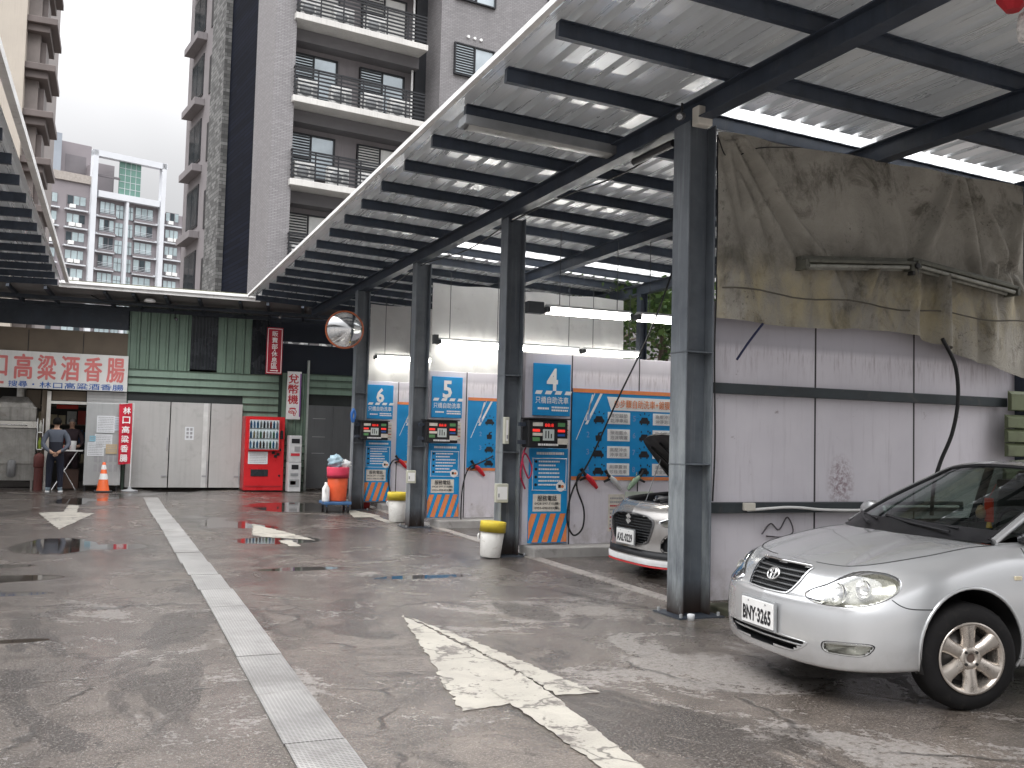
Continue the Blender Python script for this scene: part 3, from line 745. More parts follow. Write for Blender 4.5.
# ------------------------------------------------------------------ partitions between the bays
LILAC = NT('lilac_panel'); t = LILAC; b = t.b
_n = t.noise(1.3, 6, .6); _s = t.noise(2.0, 6, .7, t.mapped((7, 7, .55)))
_c = t.mix(t.rng(_n, .3, .7), (.64, .61, .66), (.73, .70, .745))
_c = t.mix(t.math('MULTIPLY', t.rng(_s, .54, .74), .28), _c, (.30, .25, .28))
_sp = t.noise(4.5, 8, .75); _c = t.mix(t.math('MULTIPLY', t.rng(_sp, .63, .70), .7), _c, (.19, .13, .14))
_sep = t.n('ShaderNodeSeparateXYZ'); t.l(t.tc.outputs['Object'], _sep.inputs[0])
_lo = t.math('MULTIPLY', t.rng(_sep.outputs['Z'], .55, .05), t.rng(t.noise(5, 6, .7), .35, .65)); _c = t.mix(t.math('MULTIPLY', _lo, .75), _c, (.22, .19, .16))
_drip = t.math('MULTIPLY', t.math('MULTIPLY', t.rng(_sep.outputs['Z'], 2.2, 2.5), t.rng(_sep.outputs['Z'], 2.6, 2.5)), t.rng(t.noise(3.0, 5, .7, t.mapped((8, 8, .8), (0, 0, 0), (3, 1, 0))), .50, .62)); _c = t.mix(t.math('MULTIPLY', _drip, .45), _c, (.20, .14, .16))
_dx = t.math('DIVIDE', t.math('SUBTRACT', _sep.outputs['X'], -1.03), .16); _dz = t.math('DIVIDE', t.math('SUBTRACT', _sep.outputs['Z'], 1.22), .26)
_sd = t.math('ADD', t.math('MULTIPLY', _dx, _dx), t.math('MULTIPLY', _dz, _dz)); _spat = t.math('MULTIPLY', t.rng(_sd, 1.4, .1), t.rng(t.noise(22, 5, .75), .44, .58)); _c = t.mix(t.math('MULTIPLY', _spat, .75), _c, (.17, .07, .09))
_up_shade = t.rng(_sep.outputs['Z'], 2.50, 2.56); _c = t.mix(t.math('MULTIPLY', _up_shade, .55), _c, (.30, .29, .34))  # bluish shade below the tarpaulin, painted into the upper panel colour
t.l(_c, b.inputs['Base Color']); b.inputs['Roughness'].default_value = .5; t.bump(t.noise(20, 4), .08, .004); LILAC = LILAC.m
SEAM = M('panel_seam', (.06, .055, .06), .7)
RAILM = M('rail_steel', (.036, .045, .05), .5, 0, .25, 3, dirt=(.1, .09, .08), dirt_amt=.5)
def partition(y, x0, x1, z0, z1, label, seams, rails=()):
    root = thing('partition_wall', label, 'wall', ((x0+x1)/2, y, 0), 'lilac partition walls between the wash bays')
    xs = [x0]+list(seams)+[x1]
    for a, b_ in zip(xs[:-1], xs[1:]):
        m = MB(); m.box(a+.006, b_-.006, y, y+.05, z0, z1, LILAC); m.build('panel', root, bevel=.006)
    m = MB()
    for a in seams: m.box(a-.010, a+.010, y-.001, y+.045, z0, z1, SEAM)
    m.box(x0-.03, x0+.004, y-.005, y+.055, z0-.002, z1+.002, M('edge_trim', (.36, .34, .37), .5)); m.build('seam', root)
    return root
p1w = partition(7.68, 5.22, 10.5, .1, 2.95, 'lilac partition wall with two dark steel rails under the dirty tarpaulin', (6.50, 7.80))
for (z, h, xe) in ((2.11, .10, 9.05), (.98, .10, 8.4)):
    m = MB(); m.box(5.16, xe, 7.58, 7.66, z-h/2, z+h/2, RAILM); m.build('rail', p1w, bevel=.006)
m = MB(); m.tube(catmull([(5.6, 7.55, .96), (6.1, 7.55, .985), (6.5, 7.54, .96), (7.0, 7.54, .955), (7.4, 7.55, .985), (8.3, 7.56, .98)], 6), .014, WHITE); m.build('conduit', p1w)
m = MB(); m.box(5.56, 5.68, 7.53, 7.58, .955, 1.03, M('junction_cream', (.6, .57, .5), .5)); m.build('junction_box', p1w, bevel=.008)
m = MB(); m.tube(catmull([(5.85, 7.66, .72), (5.95, 7.655, .82), (6.05, 7.655, .76), (6.15, 7.655, .88), (6.22, 7.655, .74), (6.1, 7.655, .69), (5.9, 7.655, .70)], 6), .007, M('scrape_mark', (.1, .09, .1), .8)); m.build('wire_loop', p1w)
p2w = partition(12.02, 5.20, 9.3, .13, 2.76, 'lilac partition wall of wash bay 4 behind the car with raised bonnet', (5.92, 7.0, 8.2))
p3w = partition(16.0, 5.10, 9.3, .15, 2.72, 'lilac partition wall of wash bay 5', (5.80, 7.0, 8.2))
p4w = partition(19.76, 4.95, 9.3, .15, 2.70, 'lilac partition wall of wash bay 6 farthest down the row', (5.62, 7.0, 8.2))

# ---- olive corrugated boards at the back right
ob = thing('olive_cladding', 'olive green horizontal cladding boards at the right end of the partition rail', 'wall', (10, 7.5, 0))
OLV = M('olive_sheet', (.13, .15, .085), .5, 0, .2, 2, dirt=(.05, .05, .03), dirt_amt=.5)
for z0, z1, x0 in ((1.52, 1.98, 8.93), (2.02, 2.24, 8.98), (.9, 1.40, 8.90), (.2, .85, 8.92)):
    m = MB()
    n = max(1, int((z1-z0)/.115))
    for k in range(n):
        za = z0+(z1-z0)*k/n; zb = z0+(z1-z0)*(k+1)/n
        m.prism([(x0, 7.52, za), (x0, 7.47, za+.01), (x0, 7.47, zb-.04), (x0, 7.52, zb-.005)], (4.0, 0, 0), OLV)
    m.build('board', ob)

# ------------------------------------------------------------------ signs and machines of a bay
SKIN = M('paint_black_metal', (.02, .02, .022), .35)
LEDR = M('led_red', (.9, .04, .03), .4, 0, .05, 3, bump=0, emit=.35)
LCD = M('lcd_pale', (.55, .6, .58), .3, 0, .1, 3, bump=0)
STICK = M('sticker_cream', (.66, .62, .55), .5, 0, .15, 9)
def stripes(m, x0, x1, z0, z1, y, mat, n=4, slant=.13, wd=.085):
    step = (x1-x0)/n
    for k in range(n+1):
        xb = x0+k*step-.09
        pts = [(xb, z0), (xb+wd, z0), (xb+wd+slant, z1), (xb+slant, z1)]
        # clip to the board
        out = []
        for i in range(4):
            (ax, az), (bx, bz) = pts[i], pts[(i+1) % 4]
            for lim in ():
                pass
            out.append((min(max(ax, x0), x1), az))
        # exact clip of the slanted edges
        poly = [(q[0], q[1]) for q in pts]
        for sgn, lim in ((1, x0), (-1, x1)):
            new = []
            for i in range(len(poly)):
                a, b_ = poly[i], poly[(i+1) % len(poly)]
                ina = sgn*(a[0]-lim) >= 0; inb = sgn*(b_[0]-lim) >= 0
                if ina: new.append(a)
                if ina != inb:
                    tt = (lim-a[0])/(b_[0]-a[0]); new.append((lim, a[1]+(b_[1]-a[1])*tt))
            poly = new
            if not poly: break
        if len(poly) >= 3: m.poly([(px, y, pz) for px, pz in poly], mat)
def dash_text(m, x0, x1, z, h, y, mat, rnd, gap=.012):
    """a line of print too small to read: a row of little strokes"""
    x = x0
    while x < x1-.01:
        w_ = rnd.uniform(.016, .034); m.poly([(x, y, z), (min(x+w_, x1), y, z), (min(x+w_, x1), y, z+h), (x, y, z+h)], mat); x += w_+rnd.uniform(.003, gap)
def bay_set(num, X, y, zb, word):
    """number sign, pay box and instruction board; X = left edge of the board, y = wall face"""
    rnd = random.Random(int(num)); yf = y-.05
    g = 'bay number signs'
    s = thing('number_sign', f'blue sign with white number {num} above the pay box of wash bay {num}', 'sign', (X+.3, yf, zb+1.6), g)
    W = .565; zt = 2.62; z0 = 1.90
    m = MB(); m.box(X, X+W, yf, yf+.03, z0, zt, BLUE); m.build('board', s, bevel=.004)
    m = MB(); m.text(num, (X+W/2, yf, zt-.22), (1, 0, 0), (0, 0, 1), .17, .31, INKW, .03, .004); m.build('number', s)
    m = MB()
    for k in range(4):
        a = X+.02+k*.15; m.poly([(a, yf-.003, z0+.295), (a+.095, yf-.003, z0+.295), (a+.12, yf-.003, z0+.345), (a+.025, yf-.003, z0+.345)], INKW)
    m.build('dash', s)
    m = MB(); m.text(word, (X+W/2, yf, z0+.215), (1, 0, 0), (0, 0, 1), .50, .095, INKW, .012, .004); m.build('lettering', s)
    m = MB(); dash_text(m, X+.07, X+.24, z0+.085, .028, yf-.003, INKW, rnd, .006)
    dash_text(m, X+.28, X+.54, z0+.105, .024, yf-.003, INKW, rnd, .006); dash_text(m, X+.28, X+.54, z0+.065, .024, yf-.003, INKW, rnd, .006); m.build('small_print', s)
    # pay box on its bracket
    p = thing('pay_box', f'black coin pay box with red displays at wash bay {num}', 'machine', (X+.15, yf-.3, zb+1.3), 'pay boxes of the wash bays')
    bx0, bx1, by, bz0, bz1 = X-.18, X+.40, yf-.28, 1.46, 1.84
    m = MB(); m.box(bx0, bx1, by, by+.22, bz0, bz1, SKIN); m.build('housing', p, bevel=.012)
    m = MB(); m.box(bx0-.015, bx1+.015, by-.05, by+.24, bz1+.002, bz1+.02, SKIN); m.build('rain_hood', p)
    fy = by-.004
    def panel(a, b_, c, d, mat, nm, th=.012):
        q = MB(); q.box(bx0+a, bx0+b_, fy-th, fy+.003, bz0+c, bz0+d, mat); return q.build(nm, p)
    panel(.21, .37, .10, .25, LCD, 'coin_panel')
    m = MB(); m.box(bx0+.24, bx0+.255, fy-.014, fy-.011, bz0+.13, bz0+.23, INK); m.box(bx0+.28, bx0+.295, fy-.014, fy-.011, bz0+.13, bz0+.23, INK); m.box(bx0+.32, bx0+.335, fy-.014, fy-.011, bz0+.13, bz0+.19, INK); m.build('coin_slot', p)
    m = MB(); m.box(bx0+.20, bx0+.39, fy-.010, fy, bz0+.275, bz0+.335, M('display_dark', (.05, .008, .01), .3)); dsp = m.build('display', p)
    m = MB(); m.text('88:8', (bx0+.295, fy-.011, bz0+.305), (1, 0, 0), (0, 0, 1), .13, .045, LEDR, .02, .002); m.build('digits', dsp)
    for sx, items in ((.06, ((.29, .34, STICK), (.215, .25, LEDR), (.16, .20, STICK), (.09, .14, M('panel_green', (.12, .3, .12), .5)))), (.43, ((.29, .34, M('panel_green', (.12, .3, .12), .5)), (.215, .25, LEDR), (.16, .19, INKB), (.05, .13, STICK)))):
        for a, b_, mt in items:
            panel(sx, sx+(.14 if mt is STICK else .10), a, b_, mt, 'button_plate')
    m = MB(); m.text('營業中 24H', (bx0+.29, fy-.002, bz0+.045), (1, 0, 0), (0, 0, 1), .26, .035, INKW, .01, .003) if 0 else dash_text(m, bx0+.14, bx0+.44, bz0+.03, .028, fy-.002, INKW, rnd, .008); m.build('small_print', p)
    for z in (1.53, 1.77):
        m = MB(); m.bar((X-.28, by+.11, z), (bx0, by+.11, z), .05, .05, STEEL); m.build('bracket', p)
    # price stickers beside it
    q = MB(); q.box(X+.44, X+.56, yf+.02, yf+.045, 1.48, 1.82, STICK); st = tag(q.build('price_sticker'), f'strip of small price stickers right of the pay box of bay {num}', 'sticker', 'price sticker strips')
    m = MB()
    for k in range(5): dash_text(m, X+.455, X+.55, 1.51+k*.063, .018, yf+.017, INKR if k % 2 else INKG, rnd, .004)
    m.build('small_print', st)
    # instruction board
    z1 = 1.45; zq = zb+.03
    b_ = thing('instruction_board', f'blue instruction board with orange hazard stripes under the pay box of bay {num}', 'sign', (X+.3, yf, zq), 'instruction boards')
    x0, x1 = X-.03, X+.55
    m = MB(); m.box(x0, x1, yf, yf+.03, zq, z1, BLUE); m.build('board', b_, bevel=.004)
    m = MB(); stripes(m, x0, x1, zq+.01, zq+.40, yf-.003, ORANGE, 4); m.build('hazard_stripe', b_)
    f1 = MB(); dash_text(f1, x0+.10, x1-.06, z1-.085, .035, yf-.003, INKW, rnd, .006)
    # white outline box with numbered lines
    bx = (x0+.05, x1-.03, zq+.72, z1-.14)
    outl = catmull([(bx[0]+.03, bx[2]), (bx[1]-.03, bx[2]), (bx[1], bx[2]+.03), (bx[1], bx[3]-.03), (bx[1]-.03, bx[3]), (bx[0]+.03, bx[3]), (bx[0], bx[3]-.03), (bx[0], bx[2]+.03)], 3, True)
    f1.tube([(a, yf-.003, c) for a, c in outl], .005, INKW, 4, True)
    nl = 7; hh = (bx[3]-bx[2]-.06)/nl
    for k in range(nl):
        dash_text(f1, bx[0]+.085, bx[1]-rnd.choice((.05, .1, .16)), bx[3]-.05-k*hh, .022, yf-.003, INKW, rnd, .007)
    f1.build('small_print', b_)
    d = MB()
    for k in (0, 2, 4, 6): d.cyl((bx[0]+.045, yf-.001, bx[3]-.04-k*hh), (bx[0]+.045, yf-.004, bx[3]-.04-k*hh), .020, None, INK, 12)
    d.build('bullet', b_)
    d = MB(); d.cyl((bx[1]-.075, yf-.001, bx[2]+.05), (bx[1]-.075, yf-.005, bx[2]+.05), .07, None, INKW, 20); d.box(bx[1]-.115, bx[1]-.075, yf-.007, yf-.005, bx[2]+.03, bx[2]+.075, INK); d.cyl((bx[1]-.05, yf-.005, bx[2]+.05), (bx[1]-.05, yf-.007, bx[2]+.05), .022, None, ORANGE, 12); d.build('badge', b_)
    d = MB(); zc = zq+.43; d.box(x0+.06, x1-.10, yf-.006, yf+.001, zc, zc+.235, STICK); pl = d.build('phone_plate', b_)
    d = MB(); d.text('服務電話', ((x0+x1)/2-.02, yf-.006, zc+.18), (1, 0, 0), (0, 0, 1), .29, .075, INK, .016, .003)
    d.text('0928-597-715(韓)', ((x0+x1)/2-.02, yf-.006, zc+.105), (1, 0, 0), (0, 0, 1), .37, .045, INK, .012, .003)
    d.text('0955-090-023(藝)', ((x0+x1)/2-.02, yf-.006, zc+.045), (1, 0, 0), (0, 0, 1), .37, .045, INK, .012, .003); d.build('lettering', pl)
bay_set('4', 5.31, 12.02, .13, '只橋自助洗車')
bay_set('5', 5.14, 16.0, .13, '只橋自助洗車')
bay_set('6', 4.93, 19.76, .14, '只橋自助洗車')

# ------------------------------------------------------------------ murals
def car_icon(m, cx, cz, s, y, mat, kind):
    P = [(-.5, -.22), (-.5, .02), (-.38, .06), (-.27, .30), (.27, .30), (.38, .06), (.5, .02), (.5, -.22), (.36, -.22), (.36, -.34), (.24, -.34), (.24, -.22), (-.24, -.22), (-.24, -.34), (-.36, -.34), (-.36, -.22)]
    if kind == 2:
        P = [(-.25, -.35), (-.32, .1), (-.1, .14), (-.05, .34), (.25, .45), (.28, .33), (.08, .25), (.10, .14), (.3, .1), (.25, -.35)]
    m.poly([(cx+a*s, y, cz+b_*s) for a, b_ in P], mat)
    if kind == 1:
        for k in range(5):
            t = math.pi*(.1+.2*k); m.poly([(cx+math.cos(t)*s*.62-.008, y, cz+math.sin(t)*s*.55), (cx+math.cos(t)*s*.62+.008, y, cz+math.sin(t)*s*.55), (cx+math.cos(t)*s*.8+.008, y, cz+math.sin(t)*s*.72), (cx+math.cos(t)*s*.8-.008, y, cz+math.sin(t)*s*.72)], mat)
    if kind == 3:
        for dx, dz in ((.35, .55), (.55, .45), (-.3, .5)): m.poly([(cx+(dx-.08)*s, y, cz+dz*s), (cx+dx*s, y, cz+(dz-.1)*s), (cx+(dx+.08)*s, y, cz+dz*s), (cx+dx*s, y, cz+(dz+.12)*s)], mat)
def mural(y, x0, x1, zb, zt, label, full=True):
    yf = y-.012; W = x1-x0
    r = thing('wash_guide_board', label, 'sign', ((x0+x1)/2, yf, zb), 'step by step wash guide boards')
    m = MB(); m.box(x0, x1, yf, y-.001, zb, zt, BLUE); m.build('board', r)
    m = MB(); m.box(x0, x1, yf-.003, yf-.0005, zt-.055, zt, ORANGE); m.box(x0, x1, yf-.003, yf-.0005, zb, zb+.05, ORANGE); m.build('orange_border', r)
    yy = yf-.004
    m = MB()
    for (xa, za, xb, zb_, wd) in ((.06, -.72, .34, -.06, .012), (.2, -.45, .30, -.08, .022), (.20, -.5, .43, -.06, .04)):
        m.poly([(x0+xa, yy, zt+za), (x0+xa+wd, yy, zt+za), (x0+xb+wd, yy, zt+zb_), (x0+xb, yy, zt+zb_)], INKW)
    m.build('white_slash', r)
    cx = x0+.76
    m = MB(); m.poly([(cx-.22, yy, zt-.10), (cx+.86, yy, zt-.10), (cx+.92, yy, zt-.29), (cx-.15, yy, zt-.29)], INKW); tb = m.build('title_plate', r)
    m = MB(); m.text('⑨步驟自助洗車+鍍膜', (cx+.36, yy, zt-.195), (1, 0, 0), (0, 0, 1), .92, .12, ORANGE, .012, .003); m.build('lettering', tb)
    words = [('清空腳墊', '乾淨車廂'), ('預泡藍水', '泡沫噴灑'), ('高壓沖水', '沖淨泡沫'), ('刷車蓋泡', '珍珠泡車')]
    words2 = [('高壓沖洗', '沖淨泡沫'), ('吸水擦乾', '毛巾擦拭'), ('鍍膜噴塗', '均勻擦亮'), ('清潔完工', '安全駕駛')]
    for col, (xo, ws) in enumerate(((-.20, words), (.54, words2))):
        for k, (a, b_) in enumerate(ws):
            zc = zt-.40-k*.242*(zt-zb)/1.28
            px = cx+.02+xo
            m = MB(); m.box(px-.02, px+.34, yy-.001, yf+.001, zc-.085, zc+.085, INKW); sp_ = m.build('step_plate', r)
            m = MB(); m.text(a, (px+.16, yy-.001, zc+.035), (1, 0, 0), (0, 0, 1), .28, .055, INKG, .014, .003); m.text(b_, (px+.16, yy-.001, zc-.035), (1, 0, 0), (0, 0, 1), .28, .055, INKG, .014, .003); m.build('lettering', sp_)
            m = MB(); car_icon(m, px-.16, zc-.03, .17, yy, INK, (2 if k == 1 and col == 0 else (1 if k in (0, 2) else 3))); m.build('icon', r)
            m = MB(); m.text(str(k+1+col*4), (px-.33, yy, zc), (1, 0, 0), (0, 0, 1), .045, .08, M('mural_number', (.20, .33, .58), .5), .01, .002); m.build('step_number', r)
mural(12.02, 5.93, 8.62, 1.02, 2.30, 'blue wash guide board with white step plates on the wall of bay 4')
mural(16.0, 5.83, 8.5, .98, 2.28, 'blue wash guide board on the wall of bay 5, partly behind a column')
mural(19.76, 5.60, 8.3, .98, 2.28, 'blue wash guide board on the wall of bay 6, mostly behind a column')

# small notice below the wash guide in bay 4
n = thing('wall_notice', 'cream printed notice below the wash guide board of bay 4', 'notice', (6.65, 12, .3))
m = MB(); m.box(6.53, 6.78, 12.005, 12.018, .30, .82, STICK); m.build('sheet', n)
m = MB(); rn = random.Random(9)
for k in range(9): dash_text(m, 6.55, 6.76, .33+k*.053, .022, 12.002, INKR if k % 3 == 0 else INKG, rn, .006)
m.build('small_print', n)
n = thing('wall_notice', 'large pale notice half hidden behind the raised bonnet car', 'notice', (7.0, 12, .3))
m = MB(); m.box(6.80, 7.25, 12.008, 12.019, .28, .86, M('notice_green', (.55, .60, .52), .5)); m.build('sheet', n)

# ------------------------------------------------------------------ wash guns and hoses
def gun(name_label, x, y, z, col, mirror=1, ang=.75, grp='spray guns hung on the partition walls'):
    r = thing('spray_gun', name_label, 'spray gun', (x, y, z), grp)
    s = mirror; ca, sa = math.cos(ang), math.sin(ang)
    def q(a, b_):
        a *= .8; b_ *= .8
        return (x+s*(a*ca-b_*sa*-1*0+b_*sa), y-.05, z-(a*sa)+b_*ca)
    m = MB(); m.tube([q(0, 0), q(.1, .01), q(.2, 0), q(.32, -.01)], [.03, .042, .038, .022], M('gun_'+('red' if col is RED else 'grey' if col is STAIN else 'green'), (.5, .02, .03) if col is RED else (.45, .45, .45) if col is STAIN else (.2, .28, .2), .35), 10); m.build('body', r)
    m = MB(); m.tube([q(-.14, .02), q(-.05, .0), q(.02, 0)], [.028, .02, .028], BLACK, 8); m.tube([q(.03, -.02), q(-.02, -.14)], [.02, .016], BLACK, 8); m.build('grip', r)
    m = MB(); m.tube([(x-.05, y, z+.03), (x-.05, y-.06, z+.03), (x-.05, y-.06, z+.07)], .008, CHROME, 6); m.build('hook', r)
gun('red spray gun hanging left of the wash guide border in bay 4', 6.14, 12.02, 1.09, RED)
gun('silver spray gun, the middle one of three hanging in bay 4', 6.52, 12.02, 1.07, STAIN)
gun('green spray gun, the rightmost of three hanging in bay 4', 7.0, 12.02, 1.07, None, -1)
gun('red spray gun with black grip hanging in bay 5', 5.98, 16.0, 1.07, RED)
gun('dark spray gun hanging in bay 6', 5.66, 19.76, 1.05, RED)
def hose(label, pts, r=.013, mat=CABLE, cat='hose', name='hose'):
    m = MB(); m.tube(catmull(pts, 10), r, mat, 8); return tag(m.build(name), label, cat)
hose('black hose slung from the canopy roof to the red spray gun of bay 4', [(7.3, 11.4, 4.4), (6.95, 11.6, 3.2), (6.55, 11.8, 2.2), (6.2, 11.92, 1.35), (5.93, 11.93, .9), (5.84, 11.92, .5), (5.93, 11.9, .27), (6.08, 11.92, .36), (6.10, 11.93, .62), (5.99, 11.93, .9), (6.0, 11.93, 1.08), (6.12, 11.96, 1.13)])
hose('black hose looping down from the spray gun of bay 5', [(6.3, 15.9, 1.25), (6.05, 15.9, 1.12), (5.85, 15.92, 1.02), (5.74, 15.9, .7), (5.72, 15.9, .3), (5.72, 15.88, .05)])
hose('thin black hose looping down beside the board of bay 6', [(5.66, 19.68, 1.08), (5.5, 19.68, 1.0), (5.42, 19.66, .7), (5.5, 19.64, .3), (5.6, 19.6, .1)])
hose('pale cord hanging from the canopy in front of the wash guide', [(7.55, 11.2, 4.6), (7.56, 11.2, 3.5), (7.55, 11.2, 2.2), (7.55, 11.2, 1.2)], .008, M('cord_pale', (.55, .6, .5), .7), 'cord', 'cord')
hose('black cable hanging from the dirty tarpaulin down behind the silver car', [(7.86, 7.36, 2.72), (8.06, 7.38, 2.45), (8.12, 7.40, 2.1), (8.06, 7.42, 1.75), (7.92, 7.44, 1.45), (7.84, 7.45, 1.2), (7.82, 7.46, .9)], .02)
hose('dark cord hanging loose under the left end of the dirty tarpaulin', [(5.42, 7.5, 2.38), (5.55, 7.5, 2.55), (5.7, 7.48, 2.74)], .012, M('cord_navy', (.02, .025, .07), .6), 'cord', 'cord')
hose('coiled red and blue air hose beside the board of bay 4', [(5.20, 11.9, 1.5), (5.12, 11.85, 1.3), (5.2, 11.82, 1.05), (5.26, 11.85, 1.2), (5.15, 11.86, 1.38), (5.1, 11.85, 1.1), (5.18, 11.88, .9)], .012, M('hose_crimson', (.35, .02, .06), .4))
hose('blue hose coil hung on the far column by the trash bin', [(4.60, 19.5, 2.1), (4.55, 19.47, 1.98), (4.58, 19.46, 1.82), (4.63, 19.46, 1.95), (4.6, 19.46, 2.06), (4.56, 19.46, 1.93), (4.61, 19.46, 1.82)], .022, M('hose_blue', (.03, .13, .4), .4))

# ------------------------------------------------------------------ fluorescent lamps
HOUS = M('lamp_body', (.55, .56, .56), .4, .1, .1); HOUSD = M('lamp_bracket', (.06, .065, .07), .5)
def fluo(x0, x1, y, z, label):
    r = thing('fluorescent_lamp', label, 'lamp', ((x0+x1)/2, y, z), 'twin tube lamps across the wash bays')
    m = MB(); m.prism([(x0, y-.10, z+.05), (x0, y-.03, z+.09), (x0, y+.03, z+.09), (x0, y+.10, z+.05), (x0, y+.04, z+.03), (x0, y-.04, z+.03)], (x1-x0, 0, 0), HOUS); m.build('reflector', r)
    for dy in (-.055, .055):
        t_ = MB(); t_.cyl((x0+.03, y+dy, z-.012), (x1-.03, y+dy, z-.012), .026, None, TUBE_ON, 10); t_.build('tube', r)
    for a, b_ in ((x0-.02, x0+.03), (x1-.03, x1+.02)):
        m = MB(); m.box(a, b_, y-.085, y+.085, z-.025, z+.05, HOUSD); m.build('end_cap', r)
    for a in (x0+.2, x1-.2):
        m = MB(); m.cyl((a, y, z+.09), (a, y, 4.45), .006, None, HOUSD, 6); m.build('hanger', r)
for x0, x1, lab in ((5.42, 6.72, 'lit twin tube lamp hanging highest, just right of the column of bay 4'), (6.85, 8.15, 'lit twin tube lamp hanging near the foliage above the bay 4 car')):
    fluo(x0, x1, 11.85, 3.33, lab)
for x0, x1, lab in ((5.20, 6.5, 'lit twin tube lamp between the columns of bay 5 and bay 4'), (6.62, 7.92, 'lit twin tube lamp just above the number 4 sign'), (8.02, 9.2, 'lit twin tube lamp low behind the hanging black hose')):
    fluo(x0, x1, 15.85, 3.20, lab)
for x0, x1, lab in ((5.05, 6.0, 'lit twin tube lamp farthest down the row above bay 6'), (6.15, 7.4, 'lit twin tube lamp above the number 5 sign'), (7.55, 8.8, 'lit lamp at the back of bay 6 peeking out beside the number 4 sign')):
    fluo(x0, x1, 19.6, 3.18, lab)
# conduit brackets between the lamps
for y, z, xs in ((11.85, 3.3, (5.13, 5.36)), (15.85, 3.2, (5.1, 5.18))):
    m = MB(); m.box(xs[0], xs[1], y-.06, y+.06, z-.02, z+.14, HOUSD); tag(m.build('lamp_bracket'), 'dark bracket holding the lamp row of bay 4 to its column' if y < 13 else 'dark bracket holding the lamp row of bay 5 to its column', 'bracket', 'lamp brackets on the columns')

# ------------------------------------------------------------------ tarpaulins
def cloth(x0, x1, y, ztop, zbot, mat, label, seed, amp=.05, nu=90, nv=46, pins=(), cat='tarpaulin', skirt=None, name='tarpaulin', foldk=1.0):
    r = random.Random(seed); ph = [(r.uniform(1.5, 7), r.uniform(0, 6), r.uniform(.3, 1)) for _ in range(6)]
    def f(u, v):
        x = x0+(x1-x0)*u; zt = ztop(u) if callable(ztop) else ztop; zb = zbot(u) if callable(zbot) else zbot
        z = zt+(zb-zt)*v
        d = 0
        for k, p, a in ph: d += a*math.sin(k*u*foldk*4+p+v*1.3*math.sin(p))*.25
        # folds fanning down from the pins
        for (pu, pv, st, dx) in pins:
            t_ = v-pv
            if t_ > 0:
                c = u-(pu+dx*t_); d += st*math.exp(-(c/.013/(1+2.0*t_))**2)*max(0, 1-t_*.9)
        d *= amp*(.35+.65*min(1, v*2+.1))
        sag = 0.012*math.sin(u*math.pi*7+seed)*(1-v)
        return (x, y-abs(d)*1.0-.002+(.0), z+sag*-1)
    m = MB(); m.grid(f, nu, nv, mat); return tag(m.build(name), label, cat)
TARP = NT('dirty_tarp'); t = TARP; b = t.b
_n = t.noise(1.1, 8, .68, None, .8); _d = t.noise(2.3, 9, .75, t.mapped((1, 1, .7), (0, 0, 0), (2, 0, 1)), .6)
_c = t.mix(t.rng(_n, .32, .68), (.28, .265, .23), (.43, .405, .355))
_c = t.mix(t.math('MULTIPLY', t.rng(_d, .52, .64), .75), _c, (.075, .068, .052))
_sep = t.n('ShaderNodeSeparateXYZ'); t.l(t.tc.outputs['Object'], _sep.inputs[0])
# rusty wash below the old lamps (object origin at the tarp's bottom centre)
_w = t.math('MULTIPLY', t.rng(_sep.outputs['Z'], .1, .55), t.rng(_sep.outputs['Z'], 1.1, .8)); _w = t.math('MULTIPLY', _w, t.rng(t.noise(2.2, 6, .7, t.mapped((1.6, 1, .6))), .42, .62))
_c = t.mix(t.math('MULTIPLY', _w, .7), _c, (.50, .43, .27))
_sx2 = t.math('MULTIPLY', t.math('MULTIPLY', t.rng(_sep.outputs['Z'], .78, .95), t.rng(_sep.outputs['Z'], 1.4, 1.02)), t.rng(t.noise(1.8, 6, .7, t.mapped((1, 1, .8), (0, 0, 0), (5, 0, 2))), .40, .58)); _c = t.mix(t.math('MULTIPLY', _sx2, .6), _c, (.06, .055, .045))
_mm = t.noise(30, 3, .7); _mk = t.math('MULTIPLY', t.rng(_mm, .60, .66), t.rng(t.noise(1.6, 3), .52, .62)); _c = t.mix(t.math('MULTIPLY', _mk, .6), _c, (.06, .055, .045))
t.l(_c, b.inputs['Base Color']); b.inputs['Roughness'].default_value = .75; b.inputs['Specular IOR Level'].default_value = .25
t.bump(t.noise(4, 8, .75, None, 2.2), .8, .05); TARP = TARP.m
def tb(u): return 2.76-.03*u-.02*math.sin(u*9)-.34*max(0, (u-.55)/.45)**1.1
cloth(5.17, 9.22, 7.52, lambda u: 4.53-.02*u, tb, TARP, 'large dirty grey brown tarpaulin hung across the near bay', 3, .17, 170, 70, pins=((.03, .02, 1.4, .28), (.05, .02, -1.2, .42), (.02, .05, 1.2, .12), (.35, 0, .6, .02), (.5, 0, .8, .1), (.74, 0, 1.2, -.22), (.76, 0, 1.4, .12), (.78, .0, -1.0, .35), (.88, .45, .8, -.05), (.98, .1, 1.0, -.1), (.45, .62, 1.0, -.15), (.67, .6, 1.4, .05), (.55, .6, 1.0, .1)))
m = MB(); m.tube([(5.17+4.05*k/30, 7.39-.01*(k % 2), 3.03-.006*k/3+.02*math.sin(k*.7)) for k in range(31)], .008, M('hem_line', (.11, .10, .08), .8), 5); tag(m.build('hem_cord'), 'dark hem cord across the lower part of the dirty tarpaulin', 'cord')
WTARP = NT('white_tarp'); t = WTARP; b = t.b
_n = t.noise(1.2, 6, .6); _c = t.mix(t.rng(_n, .3, .7), (.62, .62, .61), (.74, .74, .73)); _c = t.mix(t.math('MULTIPLY', t.rng(t.noise(2.5, 8, .72), .58, .7), .3), _c, (.3, .29, .27))
